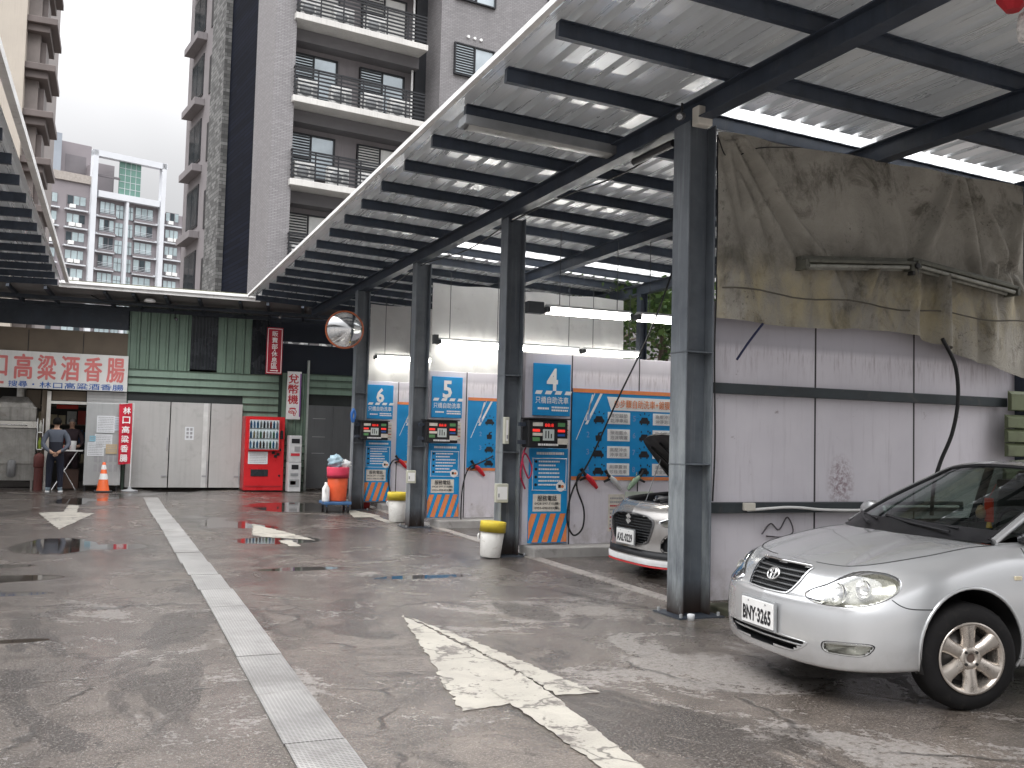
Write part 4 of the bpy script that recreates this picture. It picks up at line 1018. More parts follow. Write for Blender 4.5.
t.l(_c, b.inputs['Base Color']); b.inputs['Roughness'].default_value = .6; t.bump(t.noise(5, 5, .6), .3, .03)
_tr = t.n('ShaderNodeBsdfTranslucent'); t.l(_c, _tr.inputs['Color']); _ms = t.n('ShaderNodeMixShader'); _ms.inputs[0].default_value = .6
t.l(b.outputs[0], _ms.inputs[1]); t.l(_tr.outputs[0], _ms.inputs[2]); t.l(_ms.outputs[0], [n for n in t.t.nodes if n.type == 'OUTPUT_MATERIAL'][0].inputs['Surface']); WTARP = WTARP.m
cloth(5.15, 9.0, 16.12, 4.28, 2.6, WTARP, 'white tarpaulin hung above the number 5 sign, between the middle columns', 5, .06, 70, 30, pins=((.1, 0, 1, .2), (.35, 0, 1.2, -.1), (.6, 0, 1, .1), (.85, 0, 1, .05)))
cloth(4.98, 9.0, 19.86, 4.34, 2.6, WTARP, 'farthest white tarpaulin, right of the convex mirror above the number 6 sign', 6, .07, 70, 30, pins=((.05, 0, 1, .3), (.3, 0, 1.2, -.2), (.6, 0, 1, .1)))
cloth(7.9, 9.1, 12.1, 4.25, 2.85, WTARP, 'loose grey tarpaulin scrap at the back of bay 4', 8, .1, 30, 20, pins=((.2, 0, 1, .2), (.7, 0, 1.2, -.2))) if 0 else None

# the two worn lamps wired to the tarp
for (xa, za, xb, zb_, lab) in ((6.05, 3.30, 7.38, 3.40, 'grimy unlit lamp fixture on the tarpaulin, the left of two'), (7.46, 3.42, 8.86, 3.27, 'grimy unlit lamp fixture tilting down to the right on the tarpaulin')):
    r = thing('old_lamp', lab, 'lamp', (xa, 7.36, za), 'grimy lamps wired to the tarpaulin')
    GRIM = M('grimy_housing', (.115, .115, .095), .6, .1, .35, 5, dirt=(.035, .03, .022), dirt_amt=.8)
    GRIMT = M('grimy_tube', (.26, .26, .23), .4, 0, .3, 7, dirt=(.08, .07, .055), dirt_amt=.7)
    m = MB(); m.bar((xa, 7.37, za+.05), (xb, 7.37, zb_+.05), .20, .035, GRIM); m.bar((xa, 7.40, za+.085), (xb, 7.40, zb_+.085), .1, .05, GRIM); m.build('housing', r, bevel=.008)
    for dy, dz in ((-.05, .0), (.05, -.005)):
        q = MB(); q.cyl((xa+.04, 7.35+dy, za+dz+.005), (xb-.04, 7.35+dy, zb_+dz+.005), .02, None, GRIMT, 10); q.build('tube', r)
    for x, z in ((xa, za), (xb, zb_)):
        m = MB(); m.box(x-.02, x+.02, 7.27, 7.45, z-.03, z+.06, GRIM); m.build('end_cap', r)
m = MB(); m.box(7.38, 7.46, 7.28, 7.42, 3.33, 3.47, M('cctv_dark', (.03, .03, .03), .4)); m.cyl((7.42, 7.28, 3.42), (7.42, 7.24, 3.42), .03, None, BLACK, 12); tag(m.build('junction_clamp', bevel=.01), 'dark clamp joining the two grimy lamps on the tarpaulin', 'clamp')

# ------------------------------------------------------------------ cameras and boxes on the beams
def cctv(p, d, label):
    r = thing('security_camera', label, 'camera', p, 'security cameras under the canopies'); p = Vector(p); d = Vector(d).normalized()
    m = MB(); m.cyl(p, p+d*.16, .035, .04, M('camera_shell', (.05, .05, .055), .3), 12); m.build('body', r)
    m = MB(); m.cyl(p+d*.161, p+d*.165, .028, None, GLASS, 12); m.build('lens', r)
    m = MB(); m.tube([p+Vector((0, 0, .12)), p+Vector((0, 0, .05)), p+d*.05+Vector((0, 0, .03))], .012, BLACK, 6); m.build('mount', r)
cctv((4.74, 7.45, 4.60), (-.6, -.7, -.35), 'black security camera on the near column beside a cream box')
m = MB(); m.box(4.86, 5.02, 7.36, 7.47, 4.52, 4.70, M('cream_box', (.62, .59, .53), .5)); tag(m.build('beam_box', bevel=.012), 'cream electrical box on top of the near column', 'electrical box')
cctv((.95+.45, 26.2, 4.45), (.2, -.9, -.3), 'dark security camera on the green cladding left of the dark window')
cctv((4.0, 25.6, 4.62), (-.3, -.9, -.3), 'pale security camera under the far canopy near the red hanging sign')
# meter boxes on the columns
for (y, z0, z1, lab, w_, dx) in ((12.05, .72, .97, 'small cream switch box low on the column of bay 4', .18, -.24), (16.0, .76, .98, 'small cream switch box low on the column of bay 5', .16, -.22), (12.05, 1.50, 1.86, 'slim white box higher on the column of bay 4', .07, -.14)):
    cx_ = 4.99 if y < 13 else 4.91
    r = thing('switch_box', lab, 'electrical box', (cx_+dx+w_/2, y-.16, z0), 'switch boxes on the columns')
    x0 = cx_+dx
    m = MB(); m.box(x0, x0+w_, y-.20, y-.128, z0, z1, M('switch_cream', (.50, .50, .42), .5)); m.build('housing', r, bevel=.01)
    m = MB(); m.box(x0+.02, x0+w_-.02, y-.204, y-.199, z0+.04, z1-.04, INKW); m.box(x0+.03, x0+.05, y-.207, y-.203, z0+.07, z0+.12, INKG); m.build('panel', r)
# bits at the foot of the near column
m = MB(); m.lathe([(.0, 0), (.03, 0), (.034, .05), (.03, .055), (0, .055)], (4.86, 7.36, 0), PAPER, 10); tag(m.build('paper_cup'), 'small white cup lying at the foot of the near column', 'cup')
m = MB(); m.box(5.4, 5.62, 7.30, 7.42, .005, .035, PAPER); tag(m.build('soap_bar', bevel=.015), 'flat white plastic scrap beside the near column', 'litter')
# trees behind the bays
rw = thing('rear_wall', 'low pale wall closing the back of the wash bays', 'wall', (9.5, 15.8, 0))
m = MB(); m.box(9.46, 9.56, 7.74, 24.6, 0, 2.75, LILAC); m.build('wall_panel', rw)

# loose wiring on the steelwork
hose('thin black cable sagging along the main canopy beam', [(5.0, 7.7, 4.55), (4.98, 9, 4.47), (4.97, 10.4, 4.54), (4.95, 12, 4.55), (4.93, 13.6, 4.45), (4.91, 15, 4.52), (4.88, 16, 4.55), (4.85, 18, 4.46), (4.8, 19.6, 4.54)], .009, CABLE, 'cable', 'cable')
hose('black cable clipped down the right side of the near column', [(5.17, 7.50, 4.5), (5.175, 7.49, 3.2), (5.165, 7.495, 2.45), (5.18, 7.49, 1.6), (5.17, 7.5, 1.05)], .008, CABLE, 'cable', 'cable')
hose('thin wire looped between the near column and the beam above it', [(5.1, 7.4, 4.45), (5.3, 7.5, 4.30), (5.6, 7.45, 4.42), (6.1, 7.45, 4.50)], .006, CABLE, 'wire', 'wire')
m = MB(); m.tube([(4.94, 7.9, 4.50), (4.96, 8.7, 4.52)], .04, BLACK, 10); tag(m.build('pipe_stub'), 'short black pipe hung under the beam right behind the near column', 'pipe')
# ------------------------------------------------------------------ building across the far end
YB = 26.5
GRN = M('green_sheet', (.165, .235, .185), .45, .1, .14, 1.4, streak=.35, dirt=(.08, .12, .09), dirt_amt=.35)
GRND = M('green_sheet_gap', (.02, .035, .028), .7)
GREYD = M('grey_door', (.45, .445, .435), .5, .1, .07, 1.0, streak=.16, dirt=(.26, .25, .24), dirt_amt=.35)
GREYD2 = M('dark_grey_door', (.115, .12, .125), .45, .2, .1, 1.2, streak=.2)
BROWN = M('brown_board', (.155, .125, .095), .7, 0, .2, 1)
POLY = M('smoked_corrugate', (.03, .033, .04), .25, .1, .4, 2, streak=.2)
gb = thing('green_shop_building', 'low building clad in green corrugated sheets with grey folding doors', 'building', (2.5, YB, 0))
def vsheet(x0, x1, z0, z1, y, mat, pitch=.235, d=.035):
    m = MB(); x = x0
    while x < x1-.02:
        xe = min(x+pitch, x1); w_ = xe-x
        pr = [(x, y), (x+w_*.62, y), (x+w_*.72, y-d), (x+w_*.9, y-d), (xe, y)]
        for (xa, ya), (xb, yb) in zip(pr[:-1], pr[1:]):
            m.add([(xa, ya, z0), (xb, yb, z0), (xb, yb, z1), (xa, ya, z1)], [(0, 1, 2, 3)], mat)
        m.box(x-.008, x+.006, y-.004, y+.01, z0, z1, GRND)
        x = xe
    m.box(x0, x1, y+.012, y+.05, z0, z1, mat); return m
def hsheet(x0, x1, z0, z1, y, mat, pitch=.2, d=.035):
    m = MB(); z = z0
    while z < z1-.02:
        ze = min(z+pitch, z1)
        for (ya, za), (yb, zb) in (((y-d, z), (y, z+(ze-z)*.75)), ((y, z+(ze-z)*.75), (y-.005, ze-.012)), ((y-.005, ze-.012), (y-d, ze))):
            m.add([(x0, ya, za), (x1, ya, za), (x1, yb, zb), (x0, yb, zb)], [(0, 1, 2, 3)], mat)
        m.box(x0, x1, y-d-.004, y+.01, z-.006, z+.008, GRND)
        z = ze
    m.box(x0, x1, y+.012, y+.05, z0, z1, mat); return m
vsheet(.36, 1.84, 3.10, 4.70, YB, GRN).build('cladding_upper', gb)
vsheet(2.52, 3.40, 3.10, 4.70, YB, GRN).build('cladding_upper', gb)
vsheet(1.84, 2.52, 3.16, 4.70, YB+.02, POLY, .085, .02).build('smoked_window', gb)
vsheet(3.40, 3.86, 3.10, 4.70, YB+.02, POLY, .085, .02).build('smoked_window', gb)
hsheet(.34, 4.16, 2.50, 3.10, YB-.02, GRN).build('cladding_band', gb)
hsheet(3.22, 4.16, 1.9, 2.50, YB-.02, GRN).build('cladding_band', gb)
hsheet(3.22, 5.0, 0, 1.9, YB-.0, GRN).build('cladding_band', gb)
vsheet(4.24, 4.92, 1.35, 3.18, YB-.06, GRN, .2).build('cladding_pillar', gb)
m = MB(); m.box(4.16, 4.24, YB-.08, YB+.03, 1.3, 3.2, GRND); m.box(4.92, 4.97, YB-.10, YB+.03, .0, 3.55, M('pale_post', (.36, .39, .37), .5)); m.build('post', gb)
hsheet(4.97, 8.6, 2.62, 3.18, YB-.02, GRN).build('cladding_band', gb)
m = MB(); m.box(.34, 3.25, YB+.0, YB+.06, 2.28, 2.50, M('track_dark', (.03, .035, .035), .5)); m.box(3.86, 8.6, YB+.05, YB+.15, 3.18, 3.98, M('navy_board', (.012, .016, .026), .6)); m.box(3.86, 8.6, YB+.05, YB+.15, 4.05, 4.75, M('navy_board', (.012, .016, .026), .6)); m.box(4.97, 8.6, YB+.04, YB+.1, 2.32, 2.62, M('track_dark', (.03, .035, .035), .5)); m.build('dark_board', gb)
m = MB(); m.box(3.86, 3.90, YB-.03, YB+.04, 3.2, 3.62, M('pale_post', (.36, .39, .37), .5)); m.build('post', gb)
# light slots: daylight comes through, nothing to build.  Grey folding doors
for i, (a, b_) in enumerate(((.36, 1.40), (1.41, 2.40), (2.41, 3.22))):
    m = MB(); m.box(a+.008, b_-.008, YB-.16, YB-.11, .06, 2.27, GREYD); d = m.build('folding_door', gb, bevel=.006)
    q = MB(); q.box(b_-.05, b_-.03, YB-.175, YB-.16, .15, .75, INKG) if i else q.box(b_-.06, b_-.03, YB-.18, YB-.16, 1.0, 1.35, INKG); q.box(b_-.16, b_-.02, YB-.18, YB-.16, .34, .38, INKG); q.build('bolt', d)
    if i == 1:
        q = MB(); q.box(1.78, 2.0, YB-.166, YB-.159, 1.30, 1.64, PAPER)
        for r in range(3):
            for c in range(2): q.box(1.815+c*.09, 1.875+c*.09, YB-.169, YB-.166, 1.34+r*.1, 1.41+r*.1, INKG)
        q.build('notice', d)
m = MB(); m.box(2.22, 2.34, YB-.168, YB-.158, .06, 2.27, M('door_strip', (.55, .55, .54), .5)); m.build('door_strip', gb)
m = MB(); m.box(4.97, 6.35, YB-.10, YB-.05, .05, 2.32, GREYD2); m.box(5.65, 5.66, YB-.104, YB-.099, .05, 2.32, INK)
dd = m.build('dark_door', gb, bevel=.005)
q = MB()
for z in (1.0, 1.45, 1.95): q.box(5.1, 5.45, YB-.104, YB-.1, z, z+.015, INKG)
q.build('scratch', dd)
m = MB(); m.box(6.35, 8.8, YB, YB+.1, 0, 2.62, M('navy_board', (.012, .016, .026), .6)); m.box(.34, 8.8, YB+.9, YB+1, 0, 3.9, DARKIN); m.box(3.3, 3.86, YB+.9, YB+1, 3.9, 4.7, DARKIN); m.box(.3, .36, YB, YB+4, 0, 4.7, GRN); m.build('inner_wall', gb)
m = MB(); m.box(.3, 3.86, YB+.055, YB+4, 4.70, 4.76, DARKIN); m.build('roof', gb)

# canopy along the far building
ec = thing('entrance_canopy', 'flat canopy with white fascia along the far green building', 'canopy', (1, 25.8, 4.6))
def zc(y): return 4.93+(4.70-4.93)*(y-25.2)/1.3
m = MB(); m.add([(-6, 25.2, zc(25.2)), (8.8, 25.2, zc(25.2)), (8.8, YB, zc(YB)), (-6, YB, zc(YB)), (-6, 25.2, zc(25.2)+.03), (8.8, 25.2, zc(25.2)+.03), (8.8, YB, zc(YB)+.03), (-6, YB, zc(YB)+.03)], [(0, 3, 2, 1), (4, 5, 6, 7), (0, 1, 5, 4)], M('canopy_soffit', (.17, .17, .17), .6, 0, .2, 1.5)); m.build('soffit', ec)
m = MB(); m.box(-1.3, 3.4, 25.12, 25.19, 4.90, 4.985, ROOFW); m.box(-1.3, 3.4, 25.06, 25.12, 4.985, 5.05, ROOFW); m.build('fascia', ec, bevel=.006)
m = MB(); m.box(-1.2, 3.2, 25.25, 26.4, 5.06, 5.10, M('moss_gutter', (.13, .13, .09), .9, 0, .4, 3)); m.build('gutter', ec)
for x in (-2.4, -1.6, -.3, .35, 1.1, 1.9, 2.9, 3.6, 4.5, 5.6):
    m = MB(); m.bar((x, 25.22, zc(25.22)-.05), (x+.25, YB-.04, zc(YB-.04)-.05), .07, .09, STEEL_D); m.build('rafter', ec)
m = MB(); m.box(-6, 8.8, 25.75, 25.85, 4.66, 4.75, STEEL_D); m.box(-6, 8.8, YB-.09, YB-.03, 4.58, 4.68, STEEL_D); m.build('cross_beam', ec)
m = MB(); m.tube(catmull([(-.6, 25.6, 4.80), (-.2, 25.62, 4.68), (.6, 25.64, 4.72), (1.6, 25.66, 4.70), (2.6, 25.7, 4.74)], 6), .012, CABLE); tag(m.build('cable'), 'black cable sagging under the far canopy', 'cable')
m = MB(); m.lathe([(.0, 0), (.13, .01), (.14, .05), (.10, .09), (0, .1)], (.75, 25.5, 4.72), ACW, 16); tag(m.build('ceiling_light'), 'round white ceiling light under the far canopy', 'lamp')

# ------------------------------------------------------------------ sausage stall at the left
stall = thing('food_stall', 'open fronted sausage stall with a dark interior at far left', 'stall', (-2, YB, 0))
m = MB()
m.box(-6, .33, YB+.03, YB+.1, 3.40, 4.0, BROWN); m.box(-6, .33, YB, YB+.03, 4.08, 4.62, STEEL_D)
m.box(-.75, -.735, YB+.02, YB+.03, 3.4, 3.95, INK); m.box(-2.0, -1.985, YB+.02, YB+.03, 3.4, 3.95, INK)
m.build('header_board', stall)
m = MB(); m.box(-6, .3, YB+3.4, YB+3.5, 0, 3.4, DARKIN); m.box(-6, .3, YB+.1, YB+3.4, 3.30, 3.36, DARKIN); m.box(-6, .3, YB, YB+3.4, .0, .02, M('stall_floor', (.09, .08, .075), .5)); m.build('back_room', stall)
m = MB(); m.box(-1.62, -1.50, YB+.02, YB+.06, 0, 2.46, BROWN); m.box(-2.2, -1.66, YB+.25, YB+.3, 2.0, 2.46, BROWN); m.box(-1.40, -.62, YB+.05, YB+.1, 2.22, 2.46, BROWN); m.build('side_board', stall)
m = MB(); m.box(-1.50, -1.41, YB-.1, YB-.02, 0, 2.44, M('frame_cream', (.58, .56, .52), .5)); m.box(-1.41, -.58, YB-.1, YB-.04, 2.13, 2.20, M('frame_cream', (.58, .56, .52), .5)); m.build('door_frame', stall)
m = MB(); m.box(-.60, .33, YB-.05, YB-.02, 2.20, 2.47, GREYD); 
for k in range(3): m.box(-.60, .33, YB-.056, YB-.05, 2.24+k*.08, 2.25+k*.08, INKG)
m.build('shutter_strip', stall)
sg = thing('shop_sign', 'white shop sign with large pale red Chinese characters over the stall', 'sign', (-1.7, YB-.2, 2.48))
SIGNW = M('sign_white', (.66, .66, .64), .5, 0, .06, 2, streak=.15)
SALM = M('sign_salmon', (.60, .18, .17), .5, 0, .12, 4)
m = MB(); m.box(-3.75, .33, YB-.2, YB-.12, 2.49, 3.40, SIGNW); m.build('board', sg, bevel=.006)
m = MB()
for k, ch in enumerate('林口高粱酒香腸'):
    xc = .04-(6-k)*.525; m.text(ch, (xc, YB-.2, 3.02), (1, 0, 0), (0, 0, 1), .40 if ch != '口' else .34, .60 if ch != '口' else .48, SALM, .03, .004)
m.build('lettering', sg)
m = MB(); m.text('搜尋', (-2.16, YB-.2, 2.59), (1, 0, 0), (0, 0, 1), .42, .15, INKB, .012, .004); m.text('林口高粱酒香腸', (-.72, YB-.2, 2.585), (1, 0, 0), (0, 0, 1), 1.92, .155, INKB, .012, .004); m.box(-2.75, -2.47, YB-.206, YB-.2, 2.58, 2.64, SALM); m.box(-1.84, -1.80, YB-.206, YB-.2, 2.57, 2.61, INKB); m.build('small_lettering', sg)

# smoker grill of stainless steel
gr = thing('steel_roasting_oven', 'stained stainless steel roasting oven with hood at the left edge of the stall', 'oven', (-2.2, YB, 0))
m = MB(); m.box(-2.75, -1.70, YB-.15, YB+.6, .62, 1.50, STAIN); m.box(-2.78, -1.67, YB-.18, YB-.15, 1.50, 1.68, M('steel_bright', (.6, .58, .53), .3, .7)); m.box(-2.75, -1.72, YB-.12, YB+.6, 1.68, 2.02, STAIN); m.build('oven_body', gr, bevel=.012)
m = MB(); m.prism([(-2.7, YB-.1, 2.02), (-1.75, YB-.1, 2.02), (-1.95, YB+.1, 2.28), (-2.5, YB+.1, 2.28)], (0, .5, 0), STAIN); m.cyl((-2.1, YB+.25, 2.2), (-2.1, YB+.25, 2.5), .11, None, STAIN, 16); m.build('hood', gr)
m = MB(); m.box(-2.75, -1.70, YB-.1, YB+.6, .22, .62, STAIN); m.build('base', gr)
m = MB(); m.tube([(-2.2, YB-.17, .66), (-2.2, YB-.24, .6), (-2.2, YB-.25, .42), (-2.2, YB-.2, .36)], .10, M('pipe_grey', (.16, .16, .16), .4), 12); m.build('outlet_pipe', gr)
for x in (-2.7, -1.78):
    q = MB(); q.box(x, x+.05, YB-.1, YB-.05, 0, .22, STAIN); q.build('leg', gr)
m = MB(); m.tube([(-2.5, YB-.2, 1.58), (-1.9, YB-.2, 1.58)], .014, CHROME); m.build('handle', gr)
m = MB(); m.lathe([(.0, 0), (.11, 0), (.12, .02), (.12, .26), (.09, .32), (.05, .34), (.05, .36), (0, .36)], (-1.6, YB-.28, .55), M('gas_red', (.13, .04, .035), .5), 18); m.cyl((-1.6, YB-.28, 0), (-1.6, YB-.28, .55), .10, None, M('gas_red', (.33, .05, .05), .5), 16); tag(m.build('gas_cylinder'), 'dark red gas cylinder beside the steel roasting oven', 'gas cylinder')
r = thing('bottle_rack', 'narrow rack of green and white bottles left of the stall doorway', 'rack', (-1.6, YB-.15, 1.0))
m = MB(); m.box(-1.68, -1.54, YB-.25, YB-.05, .98, 1.0, CHROME); m.box(-1.68, -1.665, YB-.25, YB-.23, 0.98, 1.75, CHROME); m.box(-1.555, -1.54, YB-.25, YB-.23, 0.98, 1.75, CHROME); m.box(-1.68, -1.54, YB-.25, YB-.05, 1.4, 1.42, CHROME); m.build('frame', r)
for i, (z, c) in enumerate(((1.0, (.25, .33, .04)), (1.42, (.5, .5, .45)))):
    q = MB(); q.lathe([(0, 0), (.04, 0), (.042, .18), (.016, .24), (.016, .28), (0, .28)], (-1.61, YB-.17, z), M('bottle_%d' % i, c, .3), 12); q.build('bottle', r)

# tall grey cabinet with papers
cb = thing('paper_covered_cabinet', 'tall grey steel cabinet covered with notices beside the orange cone', 'cabinet', (-.15, YB-.4, 0))
m = MB(); m.box(-.58, .26, YB-.75, YB-.12, .14, 2.18, M('cabinet_grey', (.40, .41, .41), .45, .2, .1, 2, streak=.2)); m.build('cabinet_body', cb, bevel=.015)
m = MB()
for k in range(5):
    for j in range(2): m.box(-.36+k*.115, -.28+k*.115, YB-.756, YB-.75, .48+j*.24, .66+j*.24, INKG)
m.build('vent', cb)
for x in (-.54, .18):
    q = MB(); q.cyl((x, YB-.7, .0), (x, YB-.7, .14), .03, None, BLACK, 10); q.build('foot', cb)
rn = random.Random(2)
for (a, b_, c, d, col, lab) in ((-.33, .08, 1.44, 1.86, PAPER, 'white'), (-.36, .04, 1.06, 1.40, PAPER, 'white'), (-.52, -.14, .86, 1.20, PAPER, 'white'), (-.10, .16, .92, 1.16, M('paper_tan', (.48, .38, .24), .6), 'tan'), (.03, .24, 1.5, 1.84, M('paper_blue', (.55, .62, .68), .6), 'pale blue'), (-.48, -.34, 1.22, 1.36, M('paper_cyan', (.25, .45, .55), .6), 'cyan')):
    y_ = YB-.755-rn.uniform(.001, .012)
    m = MB(); m.box(a, b_, y_-.002, y_, c, d, col); pp = m.build('notice', cb)
    m = MB(); z = d-.05
    while z > c+.03: dash_text(m, a+.03, b_-.03, z, .014, y_-.004, INKG, rn, .012); z -= .042
    m.build('small_print', pp)

# traffic cone
cn = thing('traffic_cone', 'orange traffic cone with two white bands before the grey cabinet', 'cone', (-.12, YB-1.08, 0))
CONEO = M('cone_orange', (.72, .13, .035), .45, 0, .1, 4)
m = MB(); m.box(-.33, .09, YB-1.29, YB-.87, 0, .04, BLACK); m.build('base', cn, bevel=.015)
m = MB(); m.lathe([(.155, .04), (.145, .06), (.035, .72), (.025, .725), (0, .725)], (-.12, YB-1.08, 0), CONEO, 28); m.build('cone_body', cn)
def cr(z): return .145+(.035-.145)*(z-.06)/.66+.002
for a, b_ in ((.31, .45), (.55, .66)):
    m = MB(); m.lathe([(cr(a), a), (cr(b_), b_)], (-.12, YB-1.08, 0), INKW, 28); m.build('band', cn)

# red banner on its stand
bn = thing('banner_flag', 'narrow red banner flag with white characters on a stand by the grey doors', 'banner', (.33, YB-.85, 0))
BRED = M('banner_red', (.56, .025, .05), .6, 0, .08, 3)
m = MB(); m.grid(lambda u, v: (.16+.30*u+.04*(1-v), YB-.85-.03*math.sin(u*5+v*3), .66+1.50*v+(.03*u)), 8, 24, BRED); m.build('cloth', bn)
m = MB()
for k, ch in enumerate('林口高粱香腸'):
    m.text(ch, (.345-.006*k, YB-.885, 2.0-k*.235), (1, 0, 0), (0, 0, 1), .17, .17, INKW, .03, .012)
m.build('lettering', bn)
m = MB(); m.cyl((.485, YB-.84, .02), (.50, YB-.84, 2.2), .014, None, ACW, 8); m.tube([(.50, YB-.84, 2.19), (.2, YB-.85, 2.165)], .008, ACW, 6); m.build('pole', bn)
m = MB(); m.lathe([(.0, 0), (.2, 0), (.2, .03), (.05, .06), (.03, .12), (0, .12)], (.485, YB-.84, 0), GREYP, 20); m.build('base', bn)

# folding table with things on it
tb_ = thing('folding_table', 'small white folding table in the stall doorway', 'table', (-.95, YB-.25, 0))
m = MB(); m.box(-1.30, -.62, YB-.5, YB+.0, .96, .99, ACW); m.build('tabletop', tb_, bevel=.008)
for y_ in (YB-.46, YB-.04):
    for a, b_ in ((-1.28, -.75), (-.75, -1.28)):
        m = MB(); m.cyl((a, y_, .01), (b_, y_, .955), .014, None, CHROME, 8); m.build('leg', tb_)
m = MB(); m.lathe([(0, 0), (.07, 0), (.085, .22), (.08, .225), (0, .225)], (-.86, YB-.3, .992), ACW, 16); tag(m.build('paper_tub'), 'white paper tub standing on the folding table', 'tub')
m = MB(); m.box(-1.22, -.98, YB-.42, YB-.22, .992, 1.07, RED); tag(m.build('food_box', bevel=.008), 'small red box on the folding table by the white tub', 'box')
m = MB(); m.box(-1.2, -.7, YB-.1, YB+.5, .02, .5, M('carton_dark', (.08, .05, .04), .8)); tag(m.build('carton', bevel=.01), 'dark carton under the folding table', 'box')
# dim goods in the doorway
sh = thing('stall_shelf', 'dim shelf of goods and red trinkets inside the stall', 'shelf', (-1.0, YB+1.6, 0))
m = MB()
for z in (.6, 1.1, 1.6, 2.1): m.box(-2.0, -.3, YB+1.5, YB+1.9, z, z+.03, BROWN)
m.build('board', sh)
rn = random.Random(12)
for z in (.63, 1.13, 1.63):
    x = -1.95
    while x < -.4:
        w_ = rn.uniform(.12, .3); m = MB(); m.box(x, x+w_, YB+1.5, YB+1.8, z, z+rn.uniform(.15, .4), M('goods_%d' % rn.randrange(5), rn.choice(((.3, .05, .04), (.35, .3, .2), (.05, .1, .2), (.4, .4, .38), (.25, .15, .05))), .6)); m.build('packet', sh); x += w_+.04
m = MB(); m.box(-1.3, -.8, YB+.4, YB+.44, 2.02, 2.12, M('red_fringe', (.35, .03, .02), .7)); m.build('red_pennant', sh)

# ------------------------------------------------------------------ vending machine
vm = thing('vending_machine', 'red drink vending machine with rows of bottles behind glass', 'vending machine', (3.78, 26.2, 0))
x0, x1, y0, y1 = 3.21, 4.23, 25.62, 26.30
m = MB(); m.box(x0, x1, y0+.09, y1, .03, 1.96, M('vend_side', (.33, .02, .025), .4)); m.box(x0+.002, x1-.002, y0, y0+.088, .03, 1.96, RED); m.build('cabinet_body', vm, bevel=.012)
m = MB(); m.box(x0+.05, x1-.05, y0+.05, y1-.05, 0, .03, BLACK); m.build('base', vm)
wx0, wx1, wz0, wz1 = x0+.10, x0+.86, 1.10, 1.87
m = MB(); m.box(wx0, wx1, y0-.004, y0+.001, wz0, wz1, M('vend_inner', (.62, .66, .68), .5, emit=.45)); m.build('display_back', vm)
m = MB()
for a in ((wx0-.02, wx1+.02, wz1, wz1+.02), (wx0-.02, wx1+.02, wz0-.02, wz0)): m.box(a[0], a[1], y0-.10, y0-.001, a[2], a[3], RED)
for a, b_ in ((wx0-.02, wx0), (wx1, wx1+.02)): m.box(a, b_, y0-.10, y0-.001, wz0, wz1, RED)
m.build('display_frame', vm)
rn = random.Random(31)
cols = [(.05, .25, .5), (.55, .56, .55), (.45, .06, .04), (.03, .03, .03), (.4, .3, .08), (.1, .3, .12), (.2, .1, .05)]
for r_ in range(3):
    zs = wz0+.035+r_*.26
    m = MB(); m.box(wx0, wx1, y0-.085, y0-.004, zs-.03, zs, ACW); m.build('shelf', vm)
    for k in range(9):
        if r_ > 0 and k == 8: pass
        xx = wx0+.045+k*.0835; c = cols[rn.randrange(7)] if r_ < 2 else cols[(0, 0, 0, 1, 3, 3, 2, 0, 1)[k]]
        q = MB(); q.lathe([(0, 0), (.027, 0), (.03, .01), (.03, .13), (.012, .175), (.012, .19), (0, .19)], (xx, y0-.045, zs), M('drink_%d' % cols.index(c), c, .3), 10); q.build('bottle', vm)
m = MB(); m.box(wx0, wx1, y0-.092, y0-.088, wz0, wz1, glass('vend_glass', (.9, .92, .92), .05)); m.build('display_glass', vm)
m = MB(); m.box(x0+.10, x0+.60, y0-.008, y0-.0005, .72, 1.04, PAPER); nn = m.build('notice', vm)
m = MB()
for k in range(6): dash_text(m, x0+.14, x0+.56, .76+k*.042, .014, y0-.010, INKG, rn, .01)
m.build('small_print', nn)
m = MB(); m.box(x0+.18, x0+.62, y0-.012, y0-.0005, .40, .58, M('flap_dark', (.025, .03, .035), .25)); m.build('outlet_flap', vm, bevel=.008)
m = MB()
for (a, z) in ((.90, 1.45), (.74, 1.02), (.86, .98), (.80, .93), (.9, 1.10)): m.box(x0+a-.04, x0+a+.04, y0-.02, y0-.0005, z-.035, z+.035, BLACK)
m.build('button', vm, bevel=.006)
m = MB(); m.box(x0+.88, x0+.98, y0-.01, y0-.0005, 1.38, 1.6, BLACK); m.build('bill_slot', vm)
m = MB(); m.cyl((x0+.91, y0, .42), (x0+.91, y0-.02, .42), .03, None, BLACK, 12); m.build('lock', vm)
m = MB(); m.box(x0+.04, x1-.04, y0-.006, y0-.0005, .12, .16, M('vend_side', (.33, .02, .025), .4)); m.build('trim', vm)
# coin changer: two stacked boxes
cc = thing('coin_changer', 'slim white coin changing machine beside the red vending machine', 'machine', (4.47, 25.5, 0))
cx0, cx1, cy = 4.31, 4.64, 25.35
m = MB(); m.box(cx0, cx1, cy, cy+.4, .02, .78, M('changer_white', (.56, .56, .57), .4)); m.build('lower_box', cc, bevel=.01)
m = MB(); m.box(cx0+.005, cx1-.005, cy, cy+.4, .79, 1.48, M('changer_white', (.56, .56, .57), .4)); m.build('upper_box', cc, bevel=.01)
m = MB()
for a in ((.06, .27, 1.28, 1.40, INK), (.08, .26, .60, .72, INK), (.05, .28, .95, 1.02, INKR), (.14, .28, 1.06, 1.2, INKG), (.06, .26, .42, .50, GREYP), (.04, .29, .14, .34, INKG), (.06, .2, .2, .3, INKR)): m.box(cx0+a[0], cx0+a[1], cy-.006, cy-.0005, a[2], a[3], a[4])
m.build('panel', cc)
